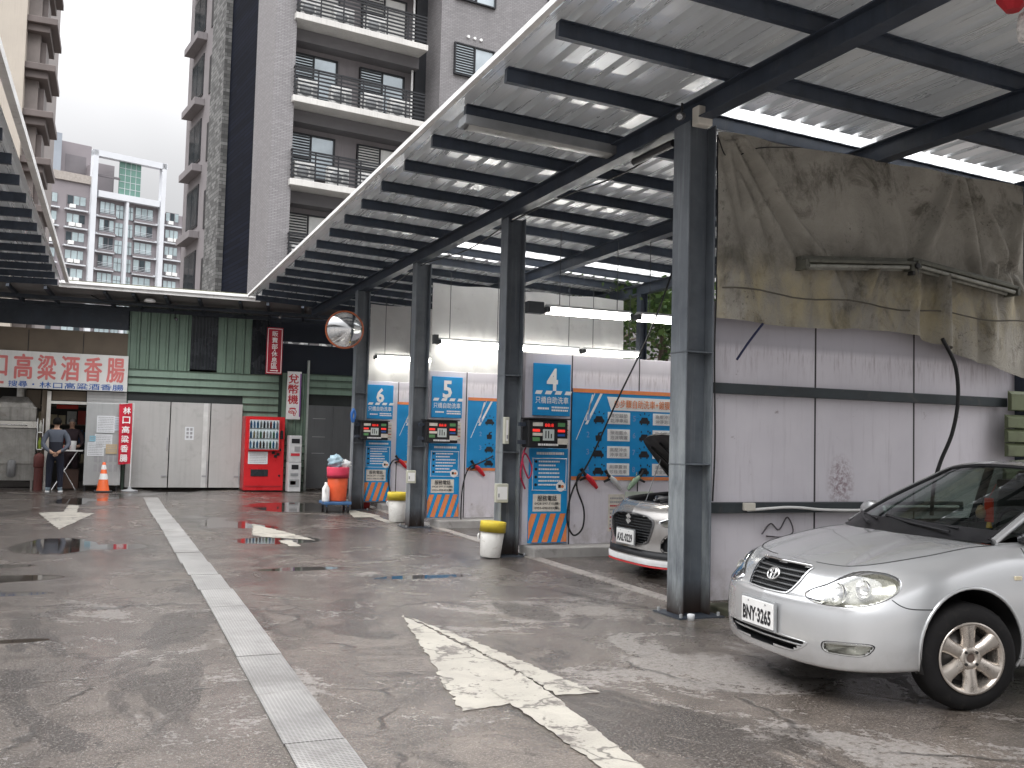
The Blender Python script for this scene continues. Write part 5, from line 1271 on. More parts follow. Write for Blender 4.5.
# hanging red sign and the coin sign
rs = thing('hanging_sign', 'dark red vertical sign with white characters hanging above the vending machine', 'sign', (4.0, 25.9, 3.15))
MAR = M('sign_maroon', (.33, .015, .03), .45)
m = MB(); m.box(3.78, 4.20, 25.95, 26.0, 3.17, 4.42, MAR); m.build('board', rs, bevel=.006)
m = MB(); m.box(3.80, 4.18, 25.946, 25.9495, 3.20, 3.215, INKW); m.box(3.80, 4.18, 25.946, 25.9495, 4.375, 4.39, INKW); m.box(3.80, 3.815, 25.946, 25.9495, 3.2, 4.39, INKW); m.box(4.165, 4.18, 25.946, 25.9495, 3.2, 4.39, INKW)
m.build('border', rs)
m = MB()
for ch, z in zip('販賣部休息區', (4.25, 4.08, 3.91, 3.71, 3.55, 3.39)): m.text(ch, (3.99, 25.95, z), (1, 0, 0), (0, 0, 1), .15, .14, INKW, .014, .004)
m.cyl((3.99, 25.949, 3.81), (3.99, 25.944, 3.81), .018, None, INKW, 10)
m.poly([(3.89, 25.945, 3.255), (4.06, 25.945, 3.255), (4.06, 25.945, 3.235), (4.10, 25.945, 3.265), (4.06, 25.945, 3.295), (4.06, 25.945, 3.275), (3.89, 25.945, 3.275)], INKW); m.build('lettering', rs)
m = MB()
for x in (3.85, 4.13): m.cyl((x, 25.975, 4.41), (x, 25.975, 4.72), .008, None, BLACK, 6)
m.build('hanger', rs)
for _c in rs.children: _c.location = (-.06, 0, -.07)
ds = thing('coin_sign', 'white vertical sign with red characters above the coin changer', 'sign', (4.6, 26.3, 1.95))
m = MB(); m.box(4.42, 4.80, 26.33, 26.37, 1.92, 3.22, INKW); m.build('board', ds, bevel=.005)
PURP = M('ink_violet', (.22, .05, .30), .5)
m = MB(); m.box(4.765, 4.795, 26.322, 26.3295, 1.99, 3.17, PURP); m.build('violet_edge', ds)
m = MB()
for ch, z in zip('兌幣機', (3.02, 2.74, 2.46)): m.text(ch, (4.59, 26.33, z), (1, 0, 0), (0, 0, 1), .27, .25, INKR, .03, .004)
m.text('☟', (4.59, 26.33, 2.12), (1, 0, 0), (0, 0, 1), .22, .22, INKR, .02, .004); m.build('lettering', ds)

for _c in ds.children: _c.location.x = -.06
# ------------------------------------------------------------------ convex mirror
cm = thing('convex_mirror', 'round convex traffic mirror with orange rim on the far column', 'mirror', (4.15, 19.4, 3.7))
axm = Vector((-.28, -.95, -.10)).normalized(); cc_ = Vector((4.32, 19.35, 3.70)); Rm = .385
m = MB(); m.lathe([(Rm*math.sin(a)*1.0, .12*(math.cos(a*1.25))) for a in [i*1.2566/12 for i in range(13)]], cc_, M('mirror_face', (.70, .71, .72), .03, 1, .02, 3, bump=0), 40, axm); m.build('mirror_face', cm)
m = MB(); a_ = axm.orthogonal().normalized(); b2 = axm.cross(a_); m.tube([cc_+(a_*math.cos(2*math.pi*k/40)+b2*math.sin(2*math.pi*k/40))*(Rm-.005) for k in range(40)], .013, M('mirror_rim', (.45, .12, .05), .45), 8, True); m.build('rim', cm)
m = MB(); m.lathe([(Rm, 0), (Rm*.8, -.06), (0, -.09)], cc_, GREYP, 30, axm); m.tube([cc_-axm*.08, cc_-axm*.2+Vector((.15, 0, 0)), (4.75, 19.62, 3.72)], .022, GREYP, 8); m.build('bracket', cm)

# ------------------------------------------------------------------ bins and buckets
dl = thing('wheeled_dolly', 'blue platform dolly carrying the orange trash bin', 'dolly', (4.15, 19.2, 0))
DBL = M('dolly_blue', (.05, .12, .25), .45, 0, .2, 5)
m = MB(); m.box(3.95, 4.50, 18.95, 19.5, .155, .215, DBL); m.build('platform', dl, bevel=.015)
for x in (4.01, 4.44):
    for y_ in (19.02, 19.42):
        m = MB(); m.cyl((x-.02, y_, .06), (x+.02, y_, .06), .06, None, BLACK, 14); m.box(x-.012, x+.012, y_-.02, y_+.02, .06, .156, DBL); m.build('wheel', dl)
tbn = thing('trash_bin', 'orange plastic trash bin with a pink bag liner by the far column', 'bin', (4.26, 19.22, .22))
m = MB(); m.lathe([(0, 0), (.17, 0), (.18, .02), (.215, .62), (.205, .625), (.0, .56)], (4.26, 19.22, .22), M('bin_orange', (.70, .11, .04), .4), 28); m.build('bin_body', tbn)
m = MB(); m.lathe([(.208, .50), (.224, .46), (.219, .54), (.228, .66), (.218, .68), (.19, .67), (.1, .62), (0, .62)], (4.26, 19.22, .22), M('bag_pink', (.62, .05, .10), .35), 30); m.build('bag_liner', tbn)
def crumple(c, r, mat, seed, sq=.7):
    rn = random.Random(seed); ph = [(rn.uniform(2, 7), rn.uniform(2, 7), rn.uniform(0, 6)) for _ in range(5)]
    def f(u, v):
        th = 2*math.pi*u; p = math.pi*v; k = 1+sum(.07*math.sin(a*th*round(1)+b_*p*1.5+q) for a, b_, q in ph)
        k = 1+sum(.07*math.sin(round(a)*th+b_*p*1.5+q) for a, b_, q in ph)
        return (c[0]+r*k*math.sin(p)*math.cos(th), c[1]+r*k*math.sin(p)*math.sin(th), c[2]+r*sq*k*math.cos(p))
    m = MB(); m.grid(f, 24, 14, mat); return m
tag(crumple((4.20, 19.2, 1.0), .15, M('bag_blue', (.36, .50, .58), .3), 1, .95).build('plastic_bag'), 'crumpled pale blue plastic bag on top of the orange bin', 'bag')
tag(crumple((4.38, 19.2, .95), .13, M('bag_white', (.68, .69, .70), .35), 2).build('plastic_bag'), 'crumpled white plastic bag on top of the orange bin', 'bag')
bt = thing('water_jug', 'small white jug standing behind the orange bin on the dolly', 'jug', (3.88, 19.1, .32))
m = MB(); m.lathe([(0, 0), (.07, 0), (.075, .02), (.075, .26), (.03, .34), (.03, .38), (0, .38)], (4.0, 19.08, .218), INKW, 14); m.build('jug_body', bt); m = MB(); m.tube([(3.98, 19.0, .51), (3.95, 18.96, .45), (3.98, 19.0, .39)], .012, INKW, 6); m.build('handle', bt)
def bucket(x, y, r, h, label, tilt=0):
    b_ = thing('bucket', label, 'bucket', (x, y, 0), 'white buckets with yellow liners')
    BW = M('bucket_white', (.66, .65, .62), .45, 0, .12, 6, dirt=(.3, .27, .22), dirt_amt=.6)
    ax = Vector((tilt, 0, 1))
    m = MB(); m.lathe([(0, 0), (r*.78, 0), (r*.82, .01), (r, h), (r*.97, h), (r*.8, .05), (0, .05)], (x, y, .01), BW, 28, ax); m.build('bucket_body', b_)
    m = MB(); m.lathe([(r*.99, h-.09), (r*1.06, h-.11), (r*1.045, h+.0), (r*1.04, h+.025), (r*.95, h+.03), (r*.8, h-.05), (0, h-.08)], (x, y, .01), M('liner_yellow', (.72, .56, .06), .45, 0, .15, 8), 26, ax); m.build('bag_liner', b_)
    m = MB(); m.tube([(x-r*1.02, y, h-.12), (x-r*1.2, y-.05, h-.14), (x-r*1.05, y-.02, h-.2)], .01, INKW, 6); m.build('handle', b_)
bucket(4.68, 11.83, .165, .44, 'white bucket with yellow liner leaning on the column of bay 4', .08)
bucket(4.86, 16.9, .185, .50, 'grimy white bucket with yellow liner at the column of bay 5')
m = MB(); m.lathe([(0, 0), (.14, 0), (.17, .3), (.16, .3), (.13, .03), (0, .03)], (4.98, 19.95, .005), M('pail_red', (.26, .02, .02), .5), 20); tag(m.build('red_pail'), 'dark red pail on the ground below the board of bay 6', 'pail')
m = MB(); m.box(5.4, 5.7, 19.3, 19.5, .14, .32, M('carton_dark', (.08, .05, .04), .8)); tag(m.build('dark_crate', bevel=.01), 'dark crate below the board of bay 6', 'crate')

# ------------------------------------------------------------------ red hanging ornament at the top right
lan = thing('hanging_ornament', 'red cloth ornament hanging from the canopy at the top right edge', 'ornament', (4.8, 4.0, 3.93))
RO = M('cloth_red', (.45, .02, .03), .6, 0, .2, 6)
cX, cYy = 4.83, 4.0
m = MB(); m.cyl((cX, cYy, 4.44), (cX, cYy, 4.62), .004, None, CABLE, 6); m.build('string', lan)
m = MB(); m.lathe([(0, .28), (.05, .27), (.10, .18), (.09, .06), (.045, .0), (0, 0)], (cX, cYy, 4.20), RO, 8, smooth=False); m.build('red_cloth', lan)
m = MB(); m.lathe([(0, .2), (.035, .18), (.05, .1), (.04, .02), (0, 0)], (cX+.10, cYy, 4.02), M('cloth_white', (.6, .58, .56), .6, 0, .4, 30, dirt=(.05, .05, .06), dirt_amt=.9), 10); m.build('white_tassel', lan)

# ------------------------------------------------------------------ trees behind the wash bays
LEAF = [M('leaf_%d' % i, c, .5, 0, .3, 4, bump=0) for i, c in enumerate(((.045, .085, .02), (.07, .12, .03), (.03, .06, .018), (.10, .15, .045)))]
BARK = M('bark', (.09, .07, .055), .9, 0, .3, 6)
def tree(x, y, h, rx, rz_, n, label, seed):
    rn = random.Random(seed)
    t = thing('leafy_tree', label, 'tree', (x, y, 0), 'leafy trees behind the wash bays')
    m = MB(); m.tube(catmull([(x, y, 0), (x+.1, y, h*.3), (x-.05, y+.1, h*.6), (x+.1, y, h*.95)], 4), [.14, .13, .13, .12, .11, .11, .1, .09, .08, .07, .05, .04, .03], BARK, 8)
    for k in range(9):
        a = rn.uniform(0, 6.28); z = h*rn.uniform(.4, .85); q = rn.uniform(.5, .95)
        m.tube([(x, y, z), (x+math.cos(a)*rx*q*.5, y+math.sin(a)*rx*q*.5, z+.35), (x+math.cos(a)*rx*q, y+math.sin(a)*rx*q, z+.5)], [.05, .035, .012], BARK, 6)
    m.build('trunk', t)
    m = MB(); cl = [(rn.uniform(-1, 1), rn.uniform(-1, 1), rn.uniform(-1, 1), rn.uniform(.3, .55)) for _ in range(22)]
    for k in range(n):
        c = cl[rn.randrange(len(cl))]; L_ = LEAF[(rn.randrange(4)+int(c[3]*10)) % 4]
        v = Vector((rn.gauss(0, 1), rn.gauss(0, 1), rn.gauss(0, 1))).normalized()*c[3]*rn.uniform(.4, 1)
        p = Vector((x+(c[0]*.75+v.x)*rx, y+(c[1]*.75+v.y)*rx, h*.78+(c[2]*.75+v.z)*rz_))
        d = Vector((rn.gauss(0, 1), rn.gauss(0, 1), rn.gauss(-.4, .6))).normalized(); s = d.cross(Vector((rn.random(), rn.random(), rn.random()))).normalized()
        l_ = rn.uniform(.10, .2); w_ = l_*.32
        m.add([p, p+d*l_*.5+s*w_, p+d*l_, p+d*l_*.5-s*w_], [(0, 1, 2, 3)], L_)
    m.build('crown', t)
tree(10.9, 17.6, 5.6, 1.8, 2.3, 5200, 'leafy tree showing above the bay 4 wall between the lamps', 1)
tree(12.4, 14.2, 6.0, 2.0, 2.5, 4200, 'leafy tree standing behind the wash bays, right of the other', 2)
tree(11.8, 21.5, 5.2, 1.7, 2.2, 3600, 'leafy tree far behind bay 6', 3)
# ------------------------------------------------------------------ cars
# local coordinates: x runs back from the nose, y to the car's right (near side is -y), z up
class Shell:
    def __init__(s, outline, keys, profs):
        P = catmull([(x, y) for y, x in outline], 24)
        P = np.array(P); d = np.r_[0, np.cumsum(np.linalg.norm(np.diff(P, axis=0), axis=1))]
        s.S = d[-1]; n = 900; ss = np.linspace(0, s.S, n)
        s.ss = ss; s.X = np.interp(ss, d, P[:, 0]); s.Y = np.interp(ss, d, P[:, 1])
        tx = np.gradient(s.X, ss); ty = np.gradient(s.Y, ss)
        k = np.ones(25)/25
        tx = np.convolve(np.pad(tx, 12, 'edge'), k, 'valid'); ty = np.convolve(np.pad(ty, 12, 'edge'), k, 'valid')
        l = np.hypot(tx, ty); s.NX = -ty/l; s.NY = tx/l         # outward normal: at the nose tangent is +y so n = -x
        s.keyS = [d[i*24] for i in keys]
        dens = []
        for pr in profs: dens.append(np.array(catmull(pr, 6)))
        s.prof = np.array(dens); s.K = s.prof.shape[1]
    def pr(s, q):
        q = abs(q); ks = s.keyS
        if q <= ks[0]: return s.prof[0]
        if q >= ks[-1]: return s.prof[-1]
        i = max(k for k in range(len(ks)-1) if ks[k] <= q); t = (q-ks[i])/(ks[i+1]-ks[i])
        p0 = s.prof[max(i-1, 0)]; p1 = s.prof[i]; p2 = s.prof[i+1]; p3 = s.prof[min(i+2, len(ks)-1)]
        h = ks[i+1]-ks[i]
        m1 = (p2-p0)/(ks[i+1]-ks[max(i-1, 0)])*h if i > 0 else (p2-p1); m2 = (p3-p1)/(ks[min(i+2, len(ks)-1)]-ks[i])*h
        return (2*t**3-3*t**2+1)*p1+(t**3-2*t**2+t)*m1+(-2*t**3+3*t**2)*p2+(t**3-t**2)*m2
    def base(s, q):
        a = abs(q); x, y, nx, ny = (np.interp(a, s.ss, A) for A in (s.X, s.Y, s.NX, s.NY))
        sg = -1 if q < 0 else 1
        return x, y*sg, nx, ny*sg
    def dz(s, q, d, z, off=0):
        x, y, nx, ny = s.base(q); return np.array([x-nx*d+nx*off, y-ny*d+ny*off, z])
    def raw(s, q, z):
        p = s.pr(q); d = np.interp(z, p[:, 1], p[:, 0]); return s.dz(q, d, z)
    def pt(s, q, z, off=0.0):
        a = s.raw(q, z)
        if off:
            e = .004; u = s.raw(q+e, z)-s.raw(q-e, z); v = s.raw(q, z+e)-s.raw(q, z-e)
            n = np.cross(v, u); n /= np.linalg.norm(n)+1e-9
            x, y, nx, ny = s.base(q)
            if n[0]*nx+n[1]*ny < 0: n = -n
            a = a+n*off
        return a
    def s_at_x(s, x):          # on the side
        m = s.ss > s.keyS[1]
        return float(np.interp(x, s.X[m], s.ss[m]))
def inpoly(x, y, P):
    c = False; n = len(P)
    for i in range(n):
        x1, y1 = P[i]; x2, y2 = P[(i+1) % n]
        if (y1 > y) != (y2 > y) and x < (x2-x1)*(y-y1)/(y2-y1)+x1: c = not c
    return c
def scaled(P, k, kz=None):
    c = np.mean(np.array(P), 0); kz = k if kz is None else kz
    return [(c[0]+(x-c[0])*k, c[1]+(z-c[1])*kz) for x, z in P]
def smooth_poly(P, n=6): return [tuple(p) for p in catmull(P, n, True)]

def body_walls(sh, root, mat, holes, wheels, R, name='body', ns=300):
    """outer skin from sill to shoulder, both sides, with openings for lamps, grille and wheels"""
    half = np.linspace(0, sh.S, ns); K = sh.K
    m = MB()
    for sg in (-1, 1):
        vs = np.zeros((ns, K, 3)); QZ = np.zeros((ns, K, 2))
        for i, q in enumerate(half):
            p = sh.pr(q)
            for j in range(K):
                vs[i, j] = sh.dz(q*sg if q else 0, p[j, 0], p[j, 1]); QZ[i, j] = (q*sg, p[j, 1])
                if sg < 0 and q == 0: pass
        if sg < 0 and True: pass
        # wheel arches: pull points near the arch edge onto the circle
        dead = np.zeros((ns, K), bool)
        for (wx, wz) in wheels:
            dx = vs[:, :, 0]-wx; dzz = vs[:, :, 2]-wz; r = np.hypot(dx, dzz); side = np.abs(vs[:, :, 1]) > .55
            nearm = (r < R) & (r > R-.035) & side
            k = np.where(nearm, R/np.maximum(r, 1e-6), 1)
            vs[:, :, 0] = np.where(nearm, wx+dx*k, vs[:, :, 0]); vs[:, :, 2] = np.where(nearm, wz+dzz*k, vs[:, :, 2])
            dead |= (r <= R-.035) & side
        idx = {}; V = []; F = []
        hb = [scaled(h, .965, .955) for h in holes]
        def vid(i, j):
            if (i, j) not in idx: idx[(i, j)] = len(V); V.append(vs[i, j])
            return idx[(i, j)]
        inh = np.zeros((ns, K), bool)
        for h in hb:
            for i in range(ns):
                qq = QZ[i, 0, 0]
                lo, hi = min(p[0] for p in h), max(p[0] for p in h)
                if lo <= qq <= hi:
                    for j in range(K):
                        if inpoly(qq, QZ[i, j, 1], h): inh[i, j] = True
        for i in range(ns-1):
            for j in range(K-1):
                c4 = ((i, j), (i+1, j), (i+1, j+1), (i, j+1))
                if any(dead[a] for a in c4): continue
                if all(inh[a] for a in c4): continue
                f = [vid(*a) for a in c4]; F.append(f if sg > 0 else f[::-1])
        m.add(V, F, mat, True)
    return m
def opening(sh, P, rim, depth, wall_mat, back_mat, rimk=.93, off=.003, bulge_back=0):
    """rim on the skin around P, walls going inward and a back"""
    m = MB(); n = len(P)
    r0 = [sh.pt(q, z, off) for q, z in P]; Pi = scaled(P, rimk, rimk-.02); r1 = [sh.pt(q, z, off+.002) for q, z in Pi]
    r2 = []
    for q, z in scaled(Pi, .97):
        a = sh.pt(q, z, 0); nrm = sh.pt(q, z, .01)-a; nrm /= np.linalg.norm(nrm); x, y, nx, ny = sh.base(q)
        r2.append(a-nrm*depth)
    def ring(a, b_, mt):
        m.add(a+b_, [(k, (k+1) % n, n+(k+1) % n, n+k) for k in range(n)], mt, True)
    ring(r0, r1, rim); ring(r1, r2, wall_mat)
    c = np.mean(r2, 0); m.add(r2+[c], [(k, (k+1) % n, n) for k in range(n)], back_mat, False)
    return m
def lens(sh, P, mat, bul=.015, base=.004):
    m = MB(); n = len(P); rings = []
    for k, o in ((1.0, base), (.97, base+bul*.5), (.85, base+bul*.85), (.6, base+bul), (.3, base+bul)): rings.append([sh.pt(q, z, o) for q, z in scaled(P, k)])
    c = sh.pt(*np.mean(np.array(P), 0), base+bul)
    V = sum(rings, [])+[c]; F = []
    for a in range(len(rings)-1): F += [(a*n+k, a*n+(k+1) % n, (a+1)*n+(k+1) % n, (a+1)*n+k) for k in range(n)]
    F += [((len(rings)-1)*n+k, (len(rings)-1)*n+(k+1) % n, len(V)-1) for k in range(n)]
    m.add(V, F, mat, True); return m
def seam(sh, pts, r=.0035, mat=None, off=0):
    m = MB(); m.tube([sh.pt(q, z, off) for q, z in pts], r, mat or SEAMC, 5); return m
SEAMC = M('shut_line', (.035, .036, .038), .6, bump=0)
def carpaint(name, col, flake=.5):
    t = NT(name); b = t.b
    n = t.noise(1.5, 3); f = t.noise(900, 1)
    c = t.mix(t.rng(n, .3, .7), tuple(x*.97 for x in col), col); c = t.mix(t.math('MULTIPLY', t.rng(f, .45, .65), .12), c, (.9, .9, .9))
    d = t.noise(3.5, 8, .7); s = t.n('ShaderNodeSeparateXYZ'); t.l(t.tc.outputs['Object'], s.inputs[0])
    low = t.math('MULTIPLY', t.rng(s.outputs['Z'], .5, .15), t.rng(d, .4, .65)); c = t.mix(t.math('MULTIPLY', low, .35), c, (.22, .2, .18))
    t.l(c, b.inputs['Base Color']); b.inputs['Metallic'].default_value = flake; b.inputs['Roughness'].default_value = .26
    b.inputs['Coat Weight'].default_value = .8; b.inputs['Coat Roughness'].default_value = .05
    return t.m
SILV = carpaint('silver_paint', (.60, .61, .62), .6); CHAMP = carpaint('champagne_paint', (.36, .345, .33), .55)
CARGL = glass('car_glass', (.46, .53, .49), .03); LENSG = glass('lamp_glass', (.93, .93, .90), .0)
REFL = M('lamp_reflector', (.50, .50, .46), .22, .5, .22, 22, bump=.5, bscale=14)
REFB = M('lamp_bezel', (.50, .50, .46), .25, .4, .12, 8)
GRILB = M('grille_black', (.02, .021, .023), .35, .2)
TYRE = M('tyre', (.011, .0105, .011), .7, 0, .25, 9, dirt=(.04, .036, .032), dirt_amt=.4, spec=.2)
RIMC = M('alloy_champagne', (.55, .50, .45), .3, .75, .12, 8, dirt=(.2, .16, .12), dirt_amt=.5)
RIMD = M('wheel_dark', (.03, .028, .027), .6)
CARIN = M('car_interior', (.05, .05, .048), .8, 0, .2, 5); SEATM = M('seat_fabric', (.12, .115, .105), .9, 0, .2, 8)
def wheel(root, cx, cy, r, wd, side, spokes=6, steer=0.0):
    """side -1 = outer face towards -y"""
    s = side; ca, sa = math.cos(steer), math.sin(steer)
    def tr(m):   # rotate about the vertical through the wheel centre
        if steer: m.v = [(cx+(x-cx)*ca-(y-cy)*sa, cy+(x-cx)*sa+(y-cy)*ca, z) for x, y, z in m.v]
        return m
    rr = r*.655
    m = MB(); m.lathe([(rr, -wd/2), (rr+.02, -wd/2-.006), (r*.86, -wd/2-.004), (r*.965, -wd/2+.02), (r, -wd/2+.045), (r, wd/2-.045), (r*.965, wd/2-.02), (r*.86, wd/2+.004), (rr+.02, wd/2+.006), (rr, wd/2)], (cx, cy, r), TYRE, 56, (0, s, 0))
    w_ = tr(m).build('wheel', root)
    o = s*wd/2
    m = MB(); m.lathe([(rr+.004, .004), (rr+.006, .012), (rr-.008, .012), (rr-.022, -.01), (rr-.03, -.06), (rr-.032, -.16)], (cx, cy+o, r), RIMC, 48, (0, s, 0)); rim = tr(m).build('rim', w_)
    m = MB(); m.lathe([(rr-.03, -.10), (.0, -.10)], (cx, cy+o, r), RIMD, 32, (0, s, 0)); m.lathe([(rr*.72, -.085), (rr*.72, -.075), (rr*.35, -.075), (rr*.3, -.05), (0, -.05)], (cx, cy+o, r), M('brake_disc', (.16, .15, .145), .4, .7), 32, (0, s, 0)); tr(m).build('brake', w_)
    m = MB()
    for k in range(spokes):
        a = 2*math.pi*(k+.5)/spokes+.05
        u = np.array([math.cos(a), math.sin(a)]); v = np.array([-u[1], u[0]])
        prof = [(.035, .032, -.010), (.07, .037, -.006), (rr*.55, .034, .002), (rr*.8, .040, .004), (rr-.012, .056, .004)]
        V = []
        for (q, hw, dpt) in prof:
            for (lat, dd) in ((-1.25, -.03), (-1, -.004), (-.45, .006), (.45, .006), (1, -.004), (1.25, -.03)):
                p = u*q+v*hw*lat; V.append((cx+p[0], cy+o+s*(dpt+dd), r+p[1]))
        F = [(i*6+j, i*6+j+1, (i+1)*6+j+1, (i+1)*6+j) for i in range(len(prof)-1) for j in range(5)]
        m.add(V, F, RIMC, True)
    m.lathe([(.075, -.03), (.072, -.002), (.05, .004), (.03, .004), (.028, -.015), (0, -.015)], (cx, cy+o, r), RIMC, 28, (0, s, 0)); tr(m).build('spokes', rim)
    m = MB()
    for k in range(4):
        a = 2*math.pi*(k+.5)/4; m.cyl((cx+math.cos(a)*.05, cy+o+s*.0, r+math.sin(a)*.05), (cx+math.cos(a)*.05, cy+o+s*.012, r+math.sin(a)*.05), .010, .008, RIMD, 8)
    m.cyl((cx, cy+o-s*.012, r), (cx, cy+o-s*.002, r), .026, None, M('hub_rust', (.12, .09, .075), .6), 14); tr(m).build('hub', rim)
    return w_
def plate(root, sh, zc, txt, wd=.38, ht=.16, x=None, tilt=0):
    x0 = x; m = MB(); m.box(x0-.012, x0, -wd/2, wd/2, zc-ht/2, zc+ht/2, INKW); p = m.build('number_plate', root, bevel=.004)
    m = MB(); m.box(x0-.002, x0+.012, -wd/2-.012, wd/2+.012, zc-ht/2-.012, zc+ht/2+.012, GREYP); m.build('plate_frame', p)
    m = MB(); m.text(txt, (x0-.012, 0, zc-.012), (0, -1, 0), (0, 0, 1), wd*.90, ht*.60, INK, .034, .0025)
    for yy in (-.10, .10): m.cyl((x0-.012, yy, zc+ht*.40), (x0-.015, yy, zc+ht*.40), .006, None, INKG, 8)
    m.build('plate_number', p); return p

# ================= the silver saloon in the foreground
def saloon(loc, rz):
    root = thing('parked_car', 'silver four door saloon parked nose out in the near bay at right', 'car', loc, None, rz)
    root['_org'] = (0, 0, 0)
    out = [(0, 0), (.30, .018), (.52, .075), (.66, .165), (.755, .30), (.808, .47), (.838, .72), (.851, 1.1), (.8525, 1.9), (.8525, 2.7), (.845, 3.3), (.82, 3.8), (.765, 4.18), (.64, 4.40), (.38, 4.50), (0, 4.53)]
    F0 = [(.12, .175), (.035, .19), (.012, .235), (.0, .33), (.0, .44), (.004, .52), (.022, .575), (.055, .605), (.088, .66), (.125, .725), (.175, .768), (.25, .795)]
    F2 = [(.12, .175), (.035, .19), (.012, .235), (.0, .33), (.0, .44), (.006, .52), (.024, .578), (.058, .615), (.10, .665), (.15, .722), (.205, .762), (.27, .79)]
    F4 = [(.10, .18), (.03, .20), (.012, .245), (.0, .34), (.0, .45), (.006, .53), (.02, .585), (.04, .63), (.07, .685), (.105, .74), (.15, .785), (.20, .815)]
    F6 = [(.07, .20), (.03, .215), (.012, .26), (.0, .36), (.0, .47), (.0, .56), (.006, .63), (.018, .70), (.038, .76), (.068, .815), (.11, .855), (.155, .878)]
    F7 = [(.06, .20), (.03, .215), (.012, .27), (.0, .38), (.0, .5), (.0, .60), (.006, .68), (.016, .76), (.034, .83), (.06, .88), (.10, .915), (.145, .935)]
    F8 = [(.06, .20), (.03, .215), (.012, .27), (.0, .38), (.0, .5), (.0, .62), (.004, .71), (.014, .80), (.03, .87), (.05, .915), (.075, .945), (.11, .965)]
    F11 = [(.06, .20), (.03, .215), (.012, .27), (.0, .38), (.0, .5), (.0, .62), (.004, .72), (.014, .81), (.03, .88), (.05, .93), (.08, .965), (.12, .985)]
    F13 = [(.09, .22), (.03, .24), (.008, .30), (.0, .40), (.0, .5), (.006, .6), (.02, .69), (.035, .77), (.055, .86), (.085, .93), (.13, .975), (.2, 1.0)]
    sh = Shell(out, [0, 2, 4, 6, 7, 8, 11, 13, 15], [F0, F2, F4, F6, F7, F8, F11, F13, F13])
    WR = .325; wheels = [(.955, .325), (3.52, .325)]; R = .378
    grille = smooth_poly([(-.305, .745), (-.29, .765), (0, .772), (.29, .765), (.305, .745), (.28, .665), (.24, .605), (.20, .59), (0, .585), (-.20, .59), (-.24, .605), (-.28, .665)], 4)
    hl = smooth_poly([(.375, .615), (.46, .580), (.62, .572), (.80, .585), (.94, .625), (1.04, .685), (1.055, .745), (.99, .778), (.87, .785), (.75, .772), (.63, .738), (.52, .69), (.42, .65)], 5)
    fog = smooth_poly([(.55, .335), (.59, .365), (.78, .372), (.86, .365), (.86, .335), (.80, .292), (.64, .290), (.57, .30)], 5)
    low = smooth_poly([(-.45, .315), (-.40, .335), (0, .345), (.40, .335), (.45, .315), (.36, .262), (.28, .248), (0, .245), (-.28, .248), (-.36, .262)], 5)
    mir = lambda P: [(-q, z) for q, z in P][::-1]
    holes = [grille, hl, mir(hl), low, fog, mir(fog)]
    body = body_walls(sh, root, SILV, holes, wheels, R, ns=420).build('body', root)
    # ---- bonnet
    ncen = 40
    qc = sh.s_at_x(1.24)
    ring = [sh.pr(q)[-1] for q in np.linspace(0, qc, 60)]
    qs = np.linspace(0, qc, 60)
    edge = [sh.dz(q, ring[i][0], ring[i][1]) for i, q in enumerate(qs)]
    def cowl(u): # centre to side
        p1 = edge[-1]; a = np.array([.99, 0, .985]); k = u
        return np.array([a[0]+(p1[0]-a[0])*k**2, p1[1]*k, a[2]+(p1[2]-a[2])*k**2])
    def hood_pt(sg, i, v):
        e = edge[i]; u = (i/59.0)
        tgt = cowl(min(1, abs(e[1])/abs(edge[-1][1])*.55+.45*u**2))
        p = e+(tgt-e)*v
        ln = np.linalg.norm(tgt-e); p = p+np.array([0, 0, 1])*(.115*ln*v*(1-v)*(1-.15*v))
        # crease from grille corner to the pillar
        return np.array([p[0], p[1]*sg, p[2]])
    m = MB()
    for sg in (-1, 1):
        V = []; F = []; nv = 24
        for i in range(60):
            for j in range(nv+1):
                v = j/nv; q = hood_pt(sg, i, v); 
                if j == 0: q = q+np.array([.004 if i < 30 else 0, -sg*.004 if i >= 20 else 0, 0])
                V.append(q)
        for i in range(59):
            for j in range(nv):
                f = (i*(nv+1)+j, (i+1)*(nv+1)+j, (i+1)*(nv+1)+j+1, i*(nv+1)+j+1); F.append(f if sg < 0 else f[::-1])
        m.add(V, F, SILV, True)
    hood = m.build('bonnet', root)
    m = MB()
    for sg in (-1, 1): m.tube([(e[0], e[1]*sg, e[2]-.001) for e in edge[8:]], .0045, SEAMC, 5)
    m.build('bonnet_gap', hood)
    m = MB()
    for yy in (-.24, .24): m.lathe([(.0, .012), (.012, .010), (.016, 0), (.012, -.02)], (.88+.1, yy, .945), BLACK, 10)
    m.build('washer_jet', hood)
    # ---- greenhouse
    A0 = np.array(edge[-1]); yb = abs(A0[1])
    rail = catmull([(1.24, yb-.005, .968), (1.55, .672, 1.14), (1.90, .612, 1.305), (2.12, .575, 1.395), (2.45, .555, 1.432), (2.85, .55, 1.435), (3.20, .555, 1.405), (3.50, .585, 1.315), (3.80, .63, 1.165), (4.02, .655, 1.035)], 8)
    bow = lambda x: float(np.interp(x, [1.24, 1.8, 2.12, 2.4, 3.1, 3.3, 4.02], [.27, .15, .085, 0, 0, -.05, -.16]))
    crown = lambda x: float(np.interp(x, [1.24, 1.7, 2.12, 2.5, 3.2, 3.6, 4.02], [.018, .03, .045, .055, .045, .03, .012]))
    def gh(p, u):
        return (p[0]-bow(p[0])*(1-u*u), p[1]*u, p[2]+crown(p[0])*(1-abs(u)**2.2))
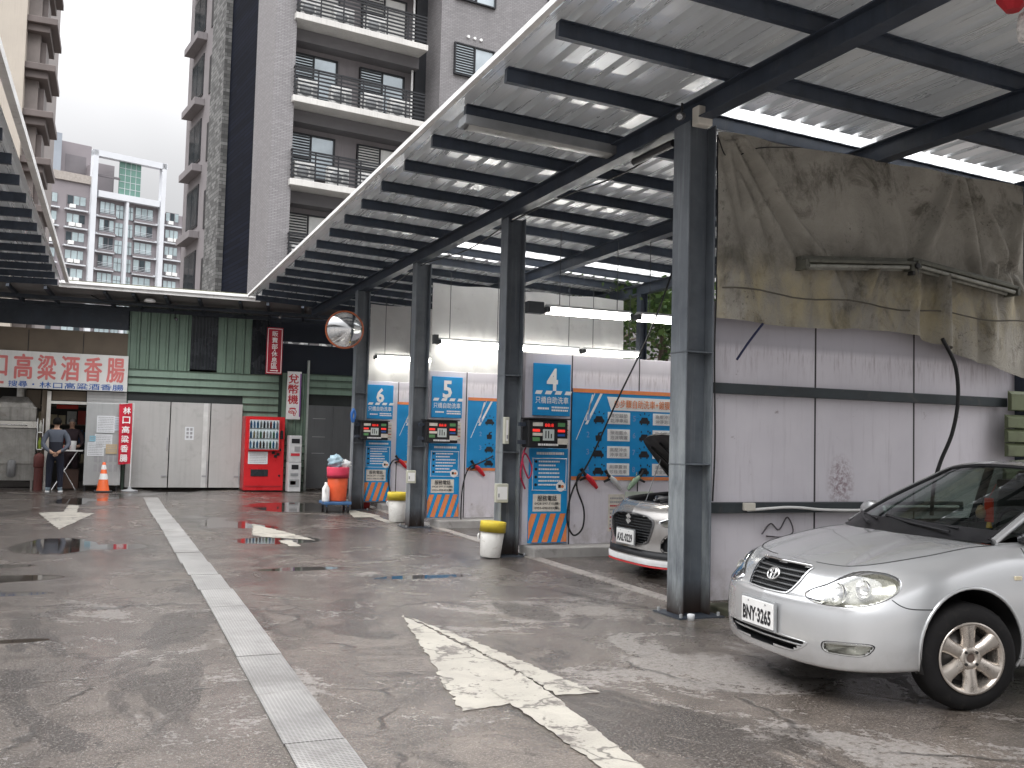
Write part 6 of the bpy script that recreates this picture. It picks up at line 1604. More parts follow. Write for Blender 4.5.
    def span(i0, i1, mat, nm, u0=-1, u1=1, par=root, lift=0):
        m = MB(); nu = 24; V = [];
        for i in range(i0, i1+1):
            for k in range(nu+1):
                q = gh(rail[i], u0+(u1-u0)*k/nu); V.append((q[0], q[1], q[2]+lift))
        F = [((i)*(nu+1)+k, (i+1)*(nu+1)+k, (i+1)*(nu+1)+k+1, i*(nu+1)+k+1) for i in range(i1-i0) for k in range(nu)]
        m.add(V, F, mat, True); return m.build(nm, par)
    iw = 24          # rail index where the roof starts (x = 2.12)
    ir = 48
    ws = span(0, iw-1, CARGL, 'windscreen')
    span(iw-1, ir, SILV, 'roof')
    rg = span(ir+1, len(rail)-1, CARGL, 'rear_window')
    # black borders of the windscreen
    m = MB()
    for sg in (-1, 1):
        m.tube([Vector(gh(rail[i], sg*.972))+Vector((0, 0, .002)) for i in range(0, iw)], .014, BLACK, 6)
    m.tube([Vector(gh(rail[iw-1], u))+Vector((-.01, 0, .0)) for u in np.linspace(-1, 1, 30)], .014, BLACK, 6)
    m.build('screen_border', ws)
    m = MB()
    V = []
    for k in range(31):
        u = -1+2*k/30; a = gh(rail[0], u); b_ = gh(rail[3], u); c_ = cowl(abs(u)); 
        V += [(a[0]-.05, a[1]*1.0, a[2]-.012), (a[0]+.0, a[1], a[2]+.004), (b_[0]-.045, b_[1], b_[2]-.0)]
    F = [(k*3+j, (k+1)*3+j, (k+1)*3+j+1, k*3+j+1) for k in range(30) for j in range(2)]
    m.add(V, F, BLACK, True); cw = m.build('cowl_panel', root)
    # pillars along the rail
    m = MB()
    for sg in (-1, 1):
        m.tube([(p[0], p[1]*sg, p[2]-.004) for p in rail], [.026]*len(rail), SILV, 8)
    m.build('roof_rail', root)
    # side glass and door frames: between the belt and the rail
    belt = lambda x: (np.interp(x, [1.3, 2, 3, 4.1], [.742, .752, .752, .70]), np.interp(x, [1.3, 2, 3, 4.1], [.958, .968, .985, 1.0]))
    R_x = np.array([p[0] for p in rail]); R_y = np.array([p[1] for p in rail]); R_z = np.array([p[2] for p in rail])
    for sg in (-1, 1):
        for (xa, xb, nm) in ((1.40, 2.43, 'front_side_window'), (2.50, 3.36, 'rear_side_window'), (3.36, 3.98, 'quarter_panel')):
            V = []; nx = 20; nz = 5
            for i in range(nx+1):
                x = xa+(xb-xa)*i/nx; by, bz = belt(x); ty = np.interp(x, R_x, R_y); tz = np.interp(x, R_x, R_z)
                for k in range(nz+1):
                    f = k/nz; V.append((x, sg*(by+(ty-by)*f+.012*math.sin(f*math.pi)), bz+(tz-bz)*f))
            F = [(i*(nz+1)+k, (i+1)*(nz+1)+k, (i+1)*(nz+1)+k+1, i*(nz+1)+k+1) for i in range(nx) for k in range(nz)]
            m = MB(); m.add(V, F, CARGL if 'window' in nm else SILV, True); m.build(nm, root)
        m = MB(); x = 2.465; by, bz = belt(x); ty = np.interp(x, R_x, R_y); tz = np.interp(x, R_x, R_z)
        m.bar((x, sg*(by+.002), bz-.01), (x, sg*(ty+.006), tz), .08, .012, BLACK, (1, 0, 0)); m.build('door_pillar', root)
        m = MB(); m.tube([(x_, sg*(belt(x_)[0]+.004), belt(x_)[1]+.004) for x_ in np.linspace(1.42, 3.95, 24)], .011, BLACK, 6); m.build('belt_moulding', root)
        # shoulder: body top to the belt line
        V = []; qa = np.linspace(qc, sh.s_at_x(4.05), 50)
        for q in qa:
            p = sh.pr(q)[-1]; e = sh.dz(q*sg, p[0], p[1]); by, bz = belt(e[0]); V += [tuple(e), (e[0], sg*(by-.012), bz+.003)]
        m = MB(); m.add(V, [(2*k, 2*k+2, 2*k+3, 2*k+1) for k in range(49)], SILV, True); m.build('shoulder', root)
        # doors
        def qz(x, z): return (sg*sh.s_at_x(x), z)
        sm = MB()
        for pts in ([(1.40, .93), (1.38, .80), (1.37, .6), (1.38, .40), (1.44, .27)], [(2.46, .95), (2.47, .6), (2.46, .27)], [(3.42, .96), (3.40, .80), (3.22, .62), (3.10, .45), (3.08, .27)]):
            sm.tube([sh.pt(*qz(x, z), .0) for x, z in catmull(pts, 6)], .004, SEAMC, 5)
        sm.tube([sh.pt(*qz(x, .262), 0) for x in np.linspace(1.3, 3.1, 20)], .003, SEAMC, 5)
        sm.build('door_gap', root)
        for xd in (2.20, 3.12):
            m = MB(); m.tube([sh.pt(*qz(xd, .80), .0), sh.pt(*qz(xd+.02, .803), .035), sh.pt(*qz(xd+.15, .81), .038), sh.pt(*qz(xd+.18, .812), .0)], .014, SILV, 8); m.build('door_handle', root)
        # side turn lamp
        a = sh.pt(*qz(1.30, .755), .004); m = MB(); m.obox(a, ((1, 0, 0), (0, 1, 0), (0, 0, 1)), (.026, .006, .013), M('amber_clear', (.7, .62, .45), .2)); m.build('side_repeater', root, bevel=.003)
        # mirror
        by, bz = belt(1.62)
        m = MB(); m.lathe([(.0, -.06), (.07, -.055), (.10, -.01), (.105, .05), (.09, .07), (0, .07)], (1.62, sg*(by+.14), bz+.075), SILV, 18, (-1, 0, 0))
        m.v = [(x, sg*(by+.14)+(y-sg*(by+.14))*1.15, bz+.075+(z-bz-.075)*.78) for x, y, z in m.v]
        m.bar((1.60, sg*(by-.01), bz+.02), (1.60, sg*(by+.07), bz+.045), .07, .04, BLACK); mi = m.build('door_mirror', root)
        m = MB(); m.box(1.692, 1.696, sg*(by+.05), sg*(by+.23), bz+.015, bz+.135, CHROME); m.build('mirror_glass', mi)
        # wheel arch: lip and liner
        for (wx, wz) in wheels:
            m = MB(); pts = []
            for k in range(29):
                a = math.radians(-18+216*k/28); x = wx+math.cos(a)*R; z = wz+math.sin(a)*R
                if z > .205: pts.append(sh.pt(sg*sh.s_at_x(x), z, -.004))
            m.tube(pts, .012, SILV, 6); m.build('arch_lip', root)
            m = MB()
            def fn(u, v): 
                a = math.radians(-20+220*u); return (wx+math.cos(a)*(R+.004), sg*(.835-.42*v), wz+math.sin(a)*(R+.004))
            m.grid(fn, 24, 2, RUBBER); m.box(wx-R, wx+R, sg*.42, sg*.40, .2, .68, RUBBER); m.build('wheel_liner', root)
        wheel(root, .955, sg*.742, WR, .195, sg, 6, -.16); wheel(root, 3.52, sg*.745, WR, .195, sg)
        m = MB(); m.box(1.27, 1.285, sg*.64, sg*.82, .12, .36, RUBBER); m.build('mud_flap', root)
    # ---- front details
    m = opening(sh, grille, SILV, .05, GRILB, GRILB, .965, .006); g = m.build('grille', root)
    gi = scaled(grille, .93)
    for z in (.615, .645, .675, .705, .735):
        hw = float(np.interp(z, [.59, .665, .75], [.21, .27, .295]))
        m = MB(); m.tube([sh.pt(q, z, -.012) for q in np.linspace(-hw, hw, 24)], .0075, M('grille_bar', (.16, .165, .17), .3, .5), 6); m.build('grille_bar', g)
    m = MB()
    for q in np.linspace(-.28, .28, 34):
        zt_ = .755 if abs(q) < .35 else .74; zb_ = float(np.interp(abs(q), [.18, .24, .29], [.60, .63, .70]))
        m.tube([sh.pt(q, zb_, -.02), sh.pt(q, zt_, -.02)], .0028, GRILB, 4)
    m.build('grille_mesh', g)
    m = MB(); m.tube([sh.pt(q, .764+.004*(1-(q/.3)**2), .008) for q in np.linspace(-.30, .30, 30)], .011, CHROME, 8); m.build('chrome_strip', g)
    # emblem: three joined ellipses
    ec = sh.pt(0, .688, .008); nn = Vector((-1, 0, .55)).normalized(); yv = Vector((0, 1, 0)); zv = nn.cross(yv).normalized()
    if zv.z < 0: zv = -zv
    m = MB()
    for (cx_, cz_, a, b_) in ((0, 0, .062, .043), (0, -.003, .020, .038), (0, .018, .040, .019)):
        m.tube([Vector(ec)+yv*(cx_+a*math.cos(t))+zv*(cz_+b_*math.sin(t)) for t in np.linspace(0, 2*math.pi, 36, endpoint=False)], .0065, CHROME, 6, True)
    m.build('emblem', g)
    for P, nm in ((hl, 1), (mir(hl), -1)):
        h = opening(sh, P, BLACK, .055, REFB, REFL, .975, .001).build('headlight', root)
        lens(sh, P, LENSG, .012, .002).build('lamp_lens', h)
        for (q, z, r_, dp) in ((.64, .668, .068, -.05), (.84, .70, .06, -.05), (.50, .625, .036, -.045)):
            c0 = Vector(sh.pt(nm*q, z, dp)); ax = Vector((-.9, 0, .08)).normalized() if q < .85 else Vector((-.8, nm*.35, .1)).normalized()
            b = MB(); b.lathe([(r_, .045), (r_*.97, .03), (r_*.75, .005), (r_*.4, -.012), (0, -.015)], c0, CHROME, 24, ax); b.lathe([(r_*1.03, .046), (r_, .05), (r_*.96, .045)], c0, REFB, 24, ax); b.lathe([(.012, -.01), (.012, .03), (0, .034)], c0, INKG, 10, ax); b.build('lamp_bowl', h)
    for P in (fog, mir(fog)):
        h = opening(sh, P, BLACK, .03, REFB, REFL, .94, .001).build('fog_lamp', root); lens(sh, scaled(P, .93), LENSG, .006, -.004).build('lamp_lens', h)
    il = opening(sh, low, SILV, .07, GRILB, GRILB, .985, .001).build('lower_intake', root)
    m = MB()
    m.tube([sh.pt(q, .297, -.02) for q in np.linspace(-.42, .42, 30)], .008, SILV, 6); m.build('intake_bar', il)
    plate(root, sh, .435, 'BNY·3265', .37, .165, -.016)
    # bumper seams: line running back from the lamp to the wheel arch
    m = MB()
    for sg in (-1, 1):
        m.tube([sh.pt(sg*q, z, 0) for q, z in catmull([(.98, .632), (1.03, .600), (1.10, .582), (1.25, .578), (sh.s_at_x(.66), .578)], 8)], .0035, SEAMC, 5)
    m.build('bumper_gap', root)
    # bumper crease: soft ridge from the lamp down
    # ---- underside, interior, wipers
    m = MB(); m.box(.25, 4.3, -.62, .62, .17, .30, RUBBER); m.box(.45, 1.0, -.36, .36, .3, .62, RUBBER); m.box(1.25, 4.2, -.70, .70, .25, .5, CARIN); m.build('underbody', root)
    m = MB(); m.grid(lambda u, v: (1.32+.42*v, -.66+1.32*u, .945+.06*math.sin(v*math.pi)*1.0-.02*v), 12, 8, CARIN); m.box(1.74, 1.78, -.66, .66, .5, .93, CARIN); m.build('dashboard', root)
    m = MB(); q = [(1.80-.10*math.sin(t)*.35+.0, -.36+.18*math.cos(t), .98+.17*math.sin(t)) for t in np.linspace(0, 2*math.pi, 28, endpoint=False)]; m.tube(q, .014, BLACK, 8, True); m.bar((1.80, -.53, .97), (1.80, -.19, .97), .03, .03, BLACK); m.build('steering_wheel', root)
    for yy in (-.36, .36):
        m = MB(); m.box(2.0, 2.5, yy-.25, yy+.25, .5, .66, SEATM); m.obox((2.56, yy, .92), ((.2, 0, 1), (0, 1, 0), (1, 0, -.2)), (.33, .24, .06), SEATM); m.obox((2.66, yy, 1.30), ((.15, 0, 1), (0, 1, 0), (1, 0, -.15)), (.09, .13, .045), SEATM); m.build('front_seat', root, bevel=.04)
    m = MB(); m.box(3.0, 3.4, -.62, .62, .5, .68, SEATM); m.obox((3.52, 0, .92), ((.3, 0, 1), (0, 1, 0), (1, 0, -.3)), (.3, .62, .06), SEATM); m.build('rear_seat', root, bevel=.04)
    m = MB(); m.box(2.08, 2.12, -.12, .12, 1.27, 1.33, BLACK); m.build('rear_view_mirror', root, bevel=.01)
    for (ya, yb_) in ((-.52, .10), (.12, .58)):
        def wp(u, f, l): # along the lower screen
            uu = u; i = int(f); p = np.array(gh(rail[i], uu)); return (p[0]-.03-l, p[1], p[2]+.012)
        m = MB(); m.tube([wp(ya/yb, 1, .05), wp((ya*.5+yb_*.5)/yb, 2, .02), wp(yb_/yb, 3, .0)], .011, BLACK, 6); m.tube([wp(ya/yb, 2, .02), wp(yb_/yb, 3, .01)], .007, BLACK, 5); m.build('wiper', root)
    for c in root.children:
        if not c.name.startswith('wheel.') and c.name.split('.')[0] != 'wheel': c.location.z += .045
    return root
SAL = saloon((4.02, 5.27, 0), -.085)
# charm hanging inside the windscreen: rests in the car but is its own thing
def in_car(root, p):
    return Matrix.Translation(root.location) @ Matrix.Rotation(root.rotation_euler.z, 4, 'Z') @ Vector(p)
c = in_car(SAL, (1.78, -.12, 1.08))
ch = thing('lucky_charm', 'red and gold charm hanging behind the windscreen of the silver car', 'charm', tuple(c))
cx_, cy_, cz_ = c
m = MB(); m.box(cx_-.01, cx_+.01, cy_-.035, cy_+.035, cz_, cz_+.17, M('charm_red', (.75, .07, .03), .5)); m.build('charm_body', ch, bevel=.006)
m = MB(); m.lathe([(0, 0), (.03, .01), (.035, .05), (.02, .09), (0, .10)], (cx_-.03, cy_+.045, cz_+.02), M('charm_cream', (.65, .42, .28), .5), 12); m.build('charm_bell', ch)
m = MB(); m.cyl((cx_, cy_, cz_-.04), (cx_, cy_, cz_), .022, .015, M('charm_gold', (.75, .42, .05), .4), 10); m.build('charm_tassel', ch)
m = MB(); m.cyl((cx_, cy_, cz_+.17), (cx_+.07, cy_-.0, cz_+.27), .003, None, INKR, 5); m.build('cord', ch)
c = in_car(SAL, (1.50, .36, 1.0))
m = MB(); m.box(c.x-.02, c.x+.02, c.y-.04, c.y+.04, c.z, c.z+.05, STICK); tag(m.build('dashboard_card'), 'small cream card on the far side of the silver car dashboard', 'card')

# ================= the hatchback in bay 4 with its bonnet up
def hatch(loc, rz):
    root = thing('parked_car', 'beige grey hatchback with raised bonnet and red lip standing in wash bay 4', 'car', loc, None, rz); root['_org'] = (0, 0, 0)
    out = [(0, 0), (.35, .02), (.56, .075), (.70, .17), (.785, .31), (.83, .50), (.855, .80), (.865, 1.2), (.8675, 1.9), (.8675, 2.6), (.86, 3.1), (.83, 3.5), (.74, 3.75), (.45, 3.83), (0, 3.84)]
    F0 = [(.12, .20), (.03, .215), (.0, .25), (.01, .33), (.02, .42), (.012, .52), (.012, .61), (.03, .69), (.06, .755), (.10, .81), (.15, .845), (.20, .865)]
    F2 = [(.12, .20), (.03, .215), (.0, .25), (.01, .33), (.02, .42), (.012, .52), (.014, .61), (.035, .69), (.07, .755), (.115, .81), (.165, .85), (.215, .87)]
    F4 = [(.10, .20), (.03, .22), (.0, .26), (.0, .34), (.0, .44), (.0, .54), (.01, .62), (.025, .69), (.05, .76), (.085, .82), (.13, .865), (.175, .89)]
    F6 = [(.07, .20), (.03, .22), (.01, .27), (.0, .37), (.0, .48), (.0, .58), (.006, .66), (.018, .74), (.036, .81), (.065, .87), (.105, .91), (.15, .93)]
    F8 = [(.06, .20), (.03, .22), (.012, .28), (.0, .4), (.0, .52), (.0, .65), (.004, .74), (.014, .83), (.03, .90), (.05, .95), (.08, .975), (.115, .995)]
    F12 = [(.08, .25), (.03, .27), (.01, .33), (.0, .43), (.0, .55), (.0, .68), (.006, .77), (.02, .86), (.04, .93), (.07, .98), (.1, 1.0), (.14, 1.02)]
    sh = Shell(out, [0, 2, 4, 6, 8, 12, 14], [F0, F2, F4, F6, F8, F12, F12])
    wheels = [(.80, .30), (3.25, .30)]; R = .335
    gr_ = smooth_poly([(-.50, .64), (-.40, .715), (-.2, .735), (0, .742), (.2, .735), (.40, .715), (.50, .64), (.43, .47), (.36, .405), (.2, .385), (-.2, .385), (-.36, .405), (-.43, .47)], 4)
    hl = smooth_poly([(.555, .672), (.62, .625), (.75, .62), (.90, .655), (1.03, .72), (1.10, .79), (1.05, .815), (.90, .79), (.72, .73)], 5)
    lo = smooth_poly([(.60, .45), (.68, .53), (.80, .56), (.84, .52), (.82, .42), (.76, .34), (.66, .33), (.60, .36)], 5)
    mir = lambda P: [(-q, z) for q, z in P][::-1]
    body_walls(sh, root, CHAMP, [gr_, hl, mir(hl), lo, mir(lo)], wheels, R, ns=300).build('body', root)
    g = opening(sh, gr_, M('grille_edge', (.12, .12, .125), .3, .5), .06, GRILB, GRILB, .95, .008).build('grille', root)
    for z in np.arange(.42, .73, .033):
        hw = float(np.interp(z, [.43, .50, .64, .72], [.32, .41, .47, .36])); m = MB(); m.tube([sh.pt(q, z, -.015) for q in np.linspace(-hw, hw, 20)], .007, M('grille_gloss', (.05, .052, .056), .25, .5), 6); m.build('grille_bar', g)
    m = MB(); pts = [(.045, .06), (-.01, .055), (-.05, .012), (-.012, -.022), (-.05, -.022), (-.05, -.04)]
    S_ = [(.0, .062), (.055, .022), (.032, .002), (.012, .016), (-.022, .016), (.055, -.026), (.0, -.062), (-.055, -.022), (-.032, -.002), (-.012, -.016), (.022, -.016), (-.055, .026)]
    c0 = sh.pt(0, .665, .012)
    m.prism([(c0[0], c0[1]-a, c0[2]+b_) for a, b_ in S_], (-.008, 0, 0), M('emblem_grey', (.5, .5, .5), .35, .4)); m.build('emblem', g)
    for P, s_ in ((hl, 1), (mir(hl), -1)):
        h = opening(sh, P, BLACK, .05, M('bezel_dark', (.04, .04, .045), .3), REFL, .95, .002).build('headlight', root); lens(sh, P, LENSG, .01, .003).build('lamp_lens', h)
        b = MB(); b.lathe([(.06, .03), (.055, .01), (.0, .005)], Vector(sh.pt(s_*.80, .70, -.04)), CHROME, 20, (-.9, s_*.2, .1)); b.lathe([(.03, .03), (.03, .045), (0, .05)], Vector(sh.pt(s_*.80, .70, -.04)), LENSG, 16, (-.9, s_*.2, .1)); b.build('lamp_bowl', h)
    for P in (lo, mir(lo)): opening(sh, P, GRILB, .05, GRILB, GRILB, .95, .002).build('side_intake', root)
    # lip: black gap, pale blade, red edge
    for z0, z1, off0, off1, mt, nm in ((.255, .335, .004, .004, GRILB, 'bumper_grille'), (.175, .24, .02, .055, M('blade_pale', (.62, .62, .62), .35), 'lip_blade'), (.152, .170, .05, .06, M('lip_red', (.42, .02, .02), .4), 'lip_stripe')):
        V = []; qs = np.linspace(-1.05, 1.05, 90)
        for q in qs:
            zb = max(z0, sh.pr(q)[1, 1]+.002) if nm == 'bumper_grille' else max(.218, sh.pr(q)[1, 1])
            a = sh.pt(q, max(z0, .222), off1); b_ = sh.pt(q, max(z1, .222), off0)
            V += [(a[0], a[1], z0), (b_[0], b_[1], z1), (b_[0]+.03, b_[1]*.97, z1+.001)]
        m = MB(); m.add(V, [(3*k+j, 3*k+3+j, 3*k+4+j, 3*k+1+j) for k in range(89) for j in range(2)], mt, True); m.build(nm, root)
    plate(root, sh, .46, 'AXL·0229', .40, .165, -.028)
    # engine bay
    qc = sh.s_at_x(1.12); qs = np.linspace(0, qc, 50)
    edge = [sh.dz(q, *sh.pr(q)[-1]) for q in qs]
    EB = M('engine_black', (.022, .022, .024), .45, .1, .3, 9); EG = M('engine_grey', (.16, .16, .165), .4, .6)
    m = MB(); V = []
    for sg in (-1, 1):
        V = [];
        for e in edge: V += [(e[0], e[1]*sg, e[2]), (e[0]+.03, e[1]*sg*.95, e[2]-.03), (e[0]+.05, e[1]*sg*.93, e[2]-.25)]
        m.add(V, [(3*k+j, 3*k+3+j, 3*k+4+j, 3*k+1+j) for k in range(49) for j in range(2)], EB, True)
    m.box(.3, 1.25, -.66, .66, .50, .60, EB); m.box(1.12, 1.2, -.7, .7, .5, .96, EB); m.build('engine_bay', root)
    rn = random.Random(6)
    for (x, y_, z, sx, sy, sz, mt) in ((.62, -.05, .76, .2, .26, .08, EB), (.48, .4, .72, .12, .14, .12, EB), (.85, -.44, .78, .14, .1, .10, EB), (.95, .35, .76, .14, .18, .1, EG), (.45, -.4, .74, .10, .12, .1, EG), (.9, 0, .8, .08, .3, .05, EG)):
        m = MB(); m.box(x-sx, x+sx, y_-sy, y_+sy, z-sz, z+sz, mt); m.build('engine_part', root, bevel=.02)
    m = MB()
    for k in range(9):
        p0 = (rn.uniform(.35, .6), rn.uniform(-.5, .5), rn.uniform(.82, .88)); m.tube(catmull([p0, (p0[0]+.15, p0[1]+rn.uniform(-.2, .2), .90), (p0[0]+.35, p0[1]+rn.uniform(-.3, .3), .86)], 5), rn.uniform(.01, .022), rn.choice((EB, EG, EG)), 7)
    m.lathe([(0, 0), (.04, 0), (.04, .03), (0, .03)], (.5, -.3, .86), INKW, 14); m.build('engine_hoses', root)
    # raised bonnet hinged at the cowl
    hx, hz = 1.22, .99; ang = math.radians(50); ca, sa = math.cos(ang), math.sin(ang)
    def lift(p):
        dx, dz_ = p[0]-hx, p[2]-hz; return (hx+dx*ca+(-dz_)*sa*-1*-1*0+dz_*sa, p[1], hz-dx*sa+dz_*ca)
    def hp(sg, i, v, dz_=0):
        e = edge[i]; k = i/49; tgt = np.array([1.10+.1*k*k, edge[-1][1]*min(1, abs(e[1])/abs(edge[-1][1])*.6+.4*k*k), .985]); p = e+(tgt-e)*v; ln = np.linalg.norm(tgt-e)
        return lift((p[0], p[1]*sg, p[2]+.11*ln*v*(1-v)+dz_))
    m = MB(); HB = M('bonnet_underside', (.020, .020, .022), .5, 0, .3, 6)
    for dz_, mt in ((0, CHAMP), (-.03, HB)):
        for sg in (-1, 1):
            V = [hp(sg, i, j/16, dz_) for i in range(50) for j in range(17)]
            m.add(V, [(i*17+j, (i+1)*17+j, (i+1)*17+j+1, i*17+j+1) for i in range(49) for j in range(16)], mt, True)
    for sg in (-1, 1):
        V = sum([[hp(sg, i, 0, 0), hp(sg, i, 0, -.03)] for i in range(50)], []); m.add(V, [(2*k, 2*k+2, 2*k+3, 2*k+1) for k in range(49)], HB, True)
    bn_ = m.build('bonnet', root)
    m = MB(); a = Vector(hp(-1, 10, .12, -.035)); b_ = Vector(hp(-1, 24, .12, -.035)); m.box(a.x-.02, a.x+.05, a.y-.25, a.y-.05, a.z-.05, a.z-.04, STICK); m.build('sticker', bn_)
    m = MB()
    for i in (8, 22, 36):
        m.tube([hp(-1, i, .15, -.04), hp(-1, i, .5, -.05), hp(-1, i, .85, -.04)], .012, EB, 6); m.tube([hp(1, i, .15, -.04), hp(1, i, .5, -.05), hp(1, i, .85, -.04)], .012, EB, 6)
    m.build('bonnet_rib', bn_)
    m = MB(); m.cyl((.5, .45, .82), hp(1, 30, .3, -.03), .006, None, GREYP, 6); m.build('bonnet_prop', root)
    # cabin
    rail = catmull([(1.22, .735, .985), (1.5, .68, 1.18), (1.78, .63, 1.36), (2.0, .60, 1.44), (2.5, .59, 1.48), (3.0, .59, 1.46), (3.4, .61, 1.38), (3.62, .64, 1.2), (3.74, .66, 1.03)], 6)
    def gh(p, u): return (p[0]-.14*(1-u*u)*max(0, 1-(p[0]-1.2)/1.0), p[1]*u, p[2]+.03*(1-u*u))
    def span(i0, i1, mat, nm):
        m = MB(); V = [gh(rail[i], -1+2*k/16) for i in range(i0, i1+1) for k in range(17)]
        m.add(V, [(i*17+k, (i+1)*17+k, (i+1)*17+k+1, i*17+k+1) for i in range(i1-i0) for k in range(16)], mat, True); m.build(nm, root)
    span(0, 17, CARGL, 'windscreen'); span(17, 34, CHAMP, 'roof'); span(35, len(rail)-1, CARGL, 'rear_window')
    m = MB()
    for sg in (-1, 1): m.tube([(p[0], p[1]*sg, p[2]) for p in rail], .03, CHAMP, 8)
    m.build('roof_rail', root)
    Rx, Ry, Rz = (np.array([p[k] for p in rail]) for k in range(3))
    for sg in (-1, 1):
        V = []
        for x in np.linspace(1.25, 3.7, 30):
            ty, tz = np.interp(x, Rx, Ry), np.interp(x, Rx, Rz); V += [(x, sg*.75, 1.0), (x, sg*ty, tz)]
        m = MB(); m.add(V, [(2*k, 2*k+2, 2*k+3, 2*k+1) for k in range(29)], CARGL, True); m.build('side_window', root)
        V = []
        for q in np.linspace(qc, sh.S, 60):
            p = sh.pr(q)[-1]; e = sh.dz(q*sg, p[0], p[1]); V += [tuple(e), (min(e[0], 3.74), e[1]*.93, max(e[2], 1.0)+.003)]
        m = MB(); m.add(V, [(2*k, 2*k+2, 2*k+3, 2*k+1) for k in range(59)], CHAMP, True); m.build('shoulder', root)
        for (wx, wz) in wheels:
            wheel(root, wx, sg*.765, .30, .185, sg, 5)
            m = MB(); m.grid(lambda u, v: (wx+math.cos(math.radians(-20+220*u))*(R+.004), sg*(.845-.4*v), wz+math.sin(math.radians(-20+220*u))*(R+.004)), 20, 2, RUBBER); m.build('wheel_liner', root)
        m = MB(); m.lathe([(0, -.06), (.08, -.05), (.1, .03), (.08, .06), (0, .06)], (1.55, sg*.93, 1.05), CHAMP, 14, (-1, 0, 0)); m.bar((1.55, sg*.76, 1.02), (1.55, sg*.86, 1.04), .05, .04, BLACK); m.build('door_mirror', root)
    m = MB(); m.box(.3, 3.6, -.6, .6, .18, .45, RUBBER); m.box(1.3, 3.5, -.68, .68, .3, .95, CARIN); m.build('underbody', root)
    return root
hatch((5.69, 9.98, 0), 0)
# ------------------------------------------------------------------ people
def skin_body(name, joints, edges, parent, mats_fn, lvl=2):
    me = bpy.data.meshes.new(name); me.from_pydata([j[0] for j in joints], edges, [])
    o = bpy.data.objects.new(name, me); COL.objects.link(o)
    sk = o.modifiers.new('skin', 'SKIN'); sk.use_smooth_shade = True
    for i, j in enumerate(joints):
        r = j[1]; me.skin_vertices[0].data[i].radius = (r, r) if not isinstance(r, tuple) else r
        me.skin_vertices[0].data[i].use_root = (i == 0)
    sb = o.modifiers.new('sub', 'SUBSURF'); sb.levels = lvl; sb.render_levels = lvl
    bpy.context.view_layer.update()
    nm = bpy.data.meshes.new_from_object(o.evaluated_get(bpy.context.evaluated_depsgraph_get()))
    bpy.data.objects.remove(o); bpy.data.meshes.remove(me)
    mats = []
    for p in nm.polygons:
        m = mats_fn(p.center)
        if m not in mats: mats.append(m)
    nm.materials.clear()
    for m in mats: nm.materials.append(m)
    for p in nm.polygons: p.material_index = mats.index(mats_fn(p.center)); p.use_smooth = True
    ob = bpy.data.objects.new(name, nm); COL.objects.link(ob); ob.parent = parent
    return ob
SKINM = M('skin', (.44, .27, .19), .55, 0, .08, 8); HAIR = M('hair_black', (.008, .007, .007), .7, 0, .3, 20, spec=.1)
NAVYC = M('trousers_navy', (.014, .016, .028), .85, 0, .2, 10); SHOE = M('shoe_blue_grey', (.28, .36, .42), .6, 0, .2, 9)
JAC = NT('striped_jacket'); _w = JAC.n('ShaderNodeTexWave', wave_type='BANDS', bands_direction='Z'); _w.inputs['Scale'].default_value = 16; _w.inputs['Distortion'].default_value = .6
JAC.l(JAC.tc.outputs['Object'], _w.inputs['Vector']); JAC.l(JAC.mix(JAC.rng(_w.outputs['Fac'], .35, .65), (.045, .055, .08), (.13, .145, .175)), JAC.b.inputs['Base Color']); JAC.b.inputs['Roughness'].default_value = .85; JAC = JAC.m
JACD = M('jacket_dark', (.022, .024, .034), .85)
def fingers(m, p, d, mat, n=4, ln=.07):
    p = Vector(p); d = Vector(d).normalized(); s = d.cross(Vector((0, 1, 0))).normalized()
    for k in range(n):
        o = p+s*(k-1.5)*.019; l_ = ln*(.85, 1, .96, .78)[k]
        m.tube([o, o+d*l_*.5+Vector((0, .004, 0)), o+d*l_*.8+Vector((0, .012, 0)), o+d*l_+Vector((0, .02, 0))], [.0095, .009, .008, .006], mat, 7)
    t = p+s*.035-d*.03; m.tube([t, t+d*.03+s*.02, t+d*.055+s*.022], [.011, .010, .007], mat, 7)
per = thing('person', 'person seen from behind in striped jacket and navy trousers, hands clasped at the back', 'person', (-1.20, 25.40, 0))
J = [((0, 0, .93), (.155, .115)), ((0, .0, 1.10), (.15, .11)), ((0, .01, 1.28), (.18, .125)), ((0, .02, 1.42), (.165, .10)), ((0, .025, 1.50), (.07, .065)), ((0, .035, 1.56), (.052, .055)), ((0, .05, 1.64), (.078, .092)), ((0, .05, 1.71), (.076, .09)),
     ((.16, .01, 1.425), .075), ((.245, -.005, 1.30), .068), ((.285, -.06, 1.14), .058), ((.19, -.135, 1.02), .047), ((.075, -.175, .955), .036), ((.03, -.185, .93), .034),
     ((-.16, .01, 1.425), .075), ((-.245, -.005, 1.30), .068), ((-.285, -.06, 1.14), .058), ((-.19, -.135, 1.02), .047), ((-.075, -.165, .945), .036), ((-.035, -.16, .92), .034),
     ((.10, 0, .85), .115), ((.115, .01, .65), .095), ((.12, .015, .48), .08), ((.125, 0, .28), .072), ((.13, -.01, .10), .062), ((.135, .02, .055), .05), ((.15, .13, .04), .042),
     ((-.10, 0, .85), .115), ((-.115, .01, .65), .095), ((-.12, .015, .48), .08), ((-.125, 0, .28), .072), ((-.13, -.01, .10), .062), ((-.135, .02, .055), .05), ((-.15, .13, .04), .042)]
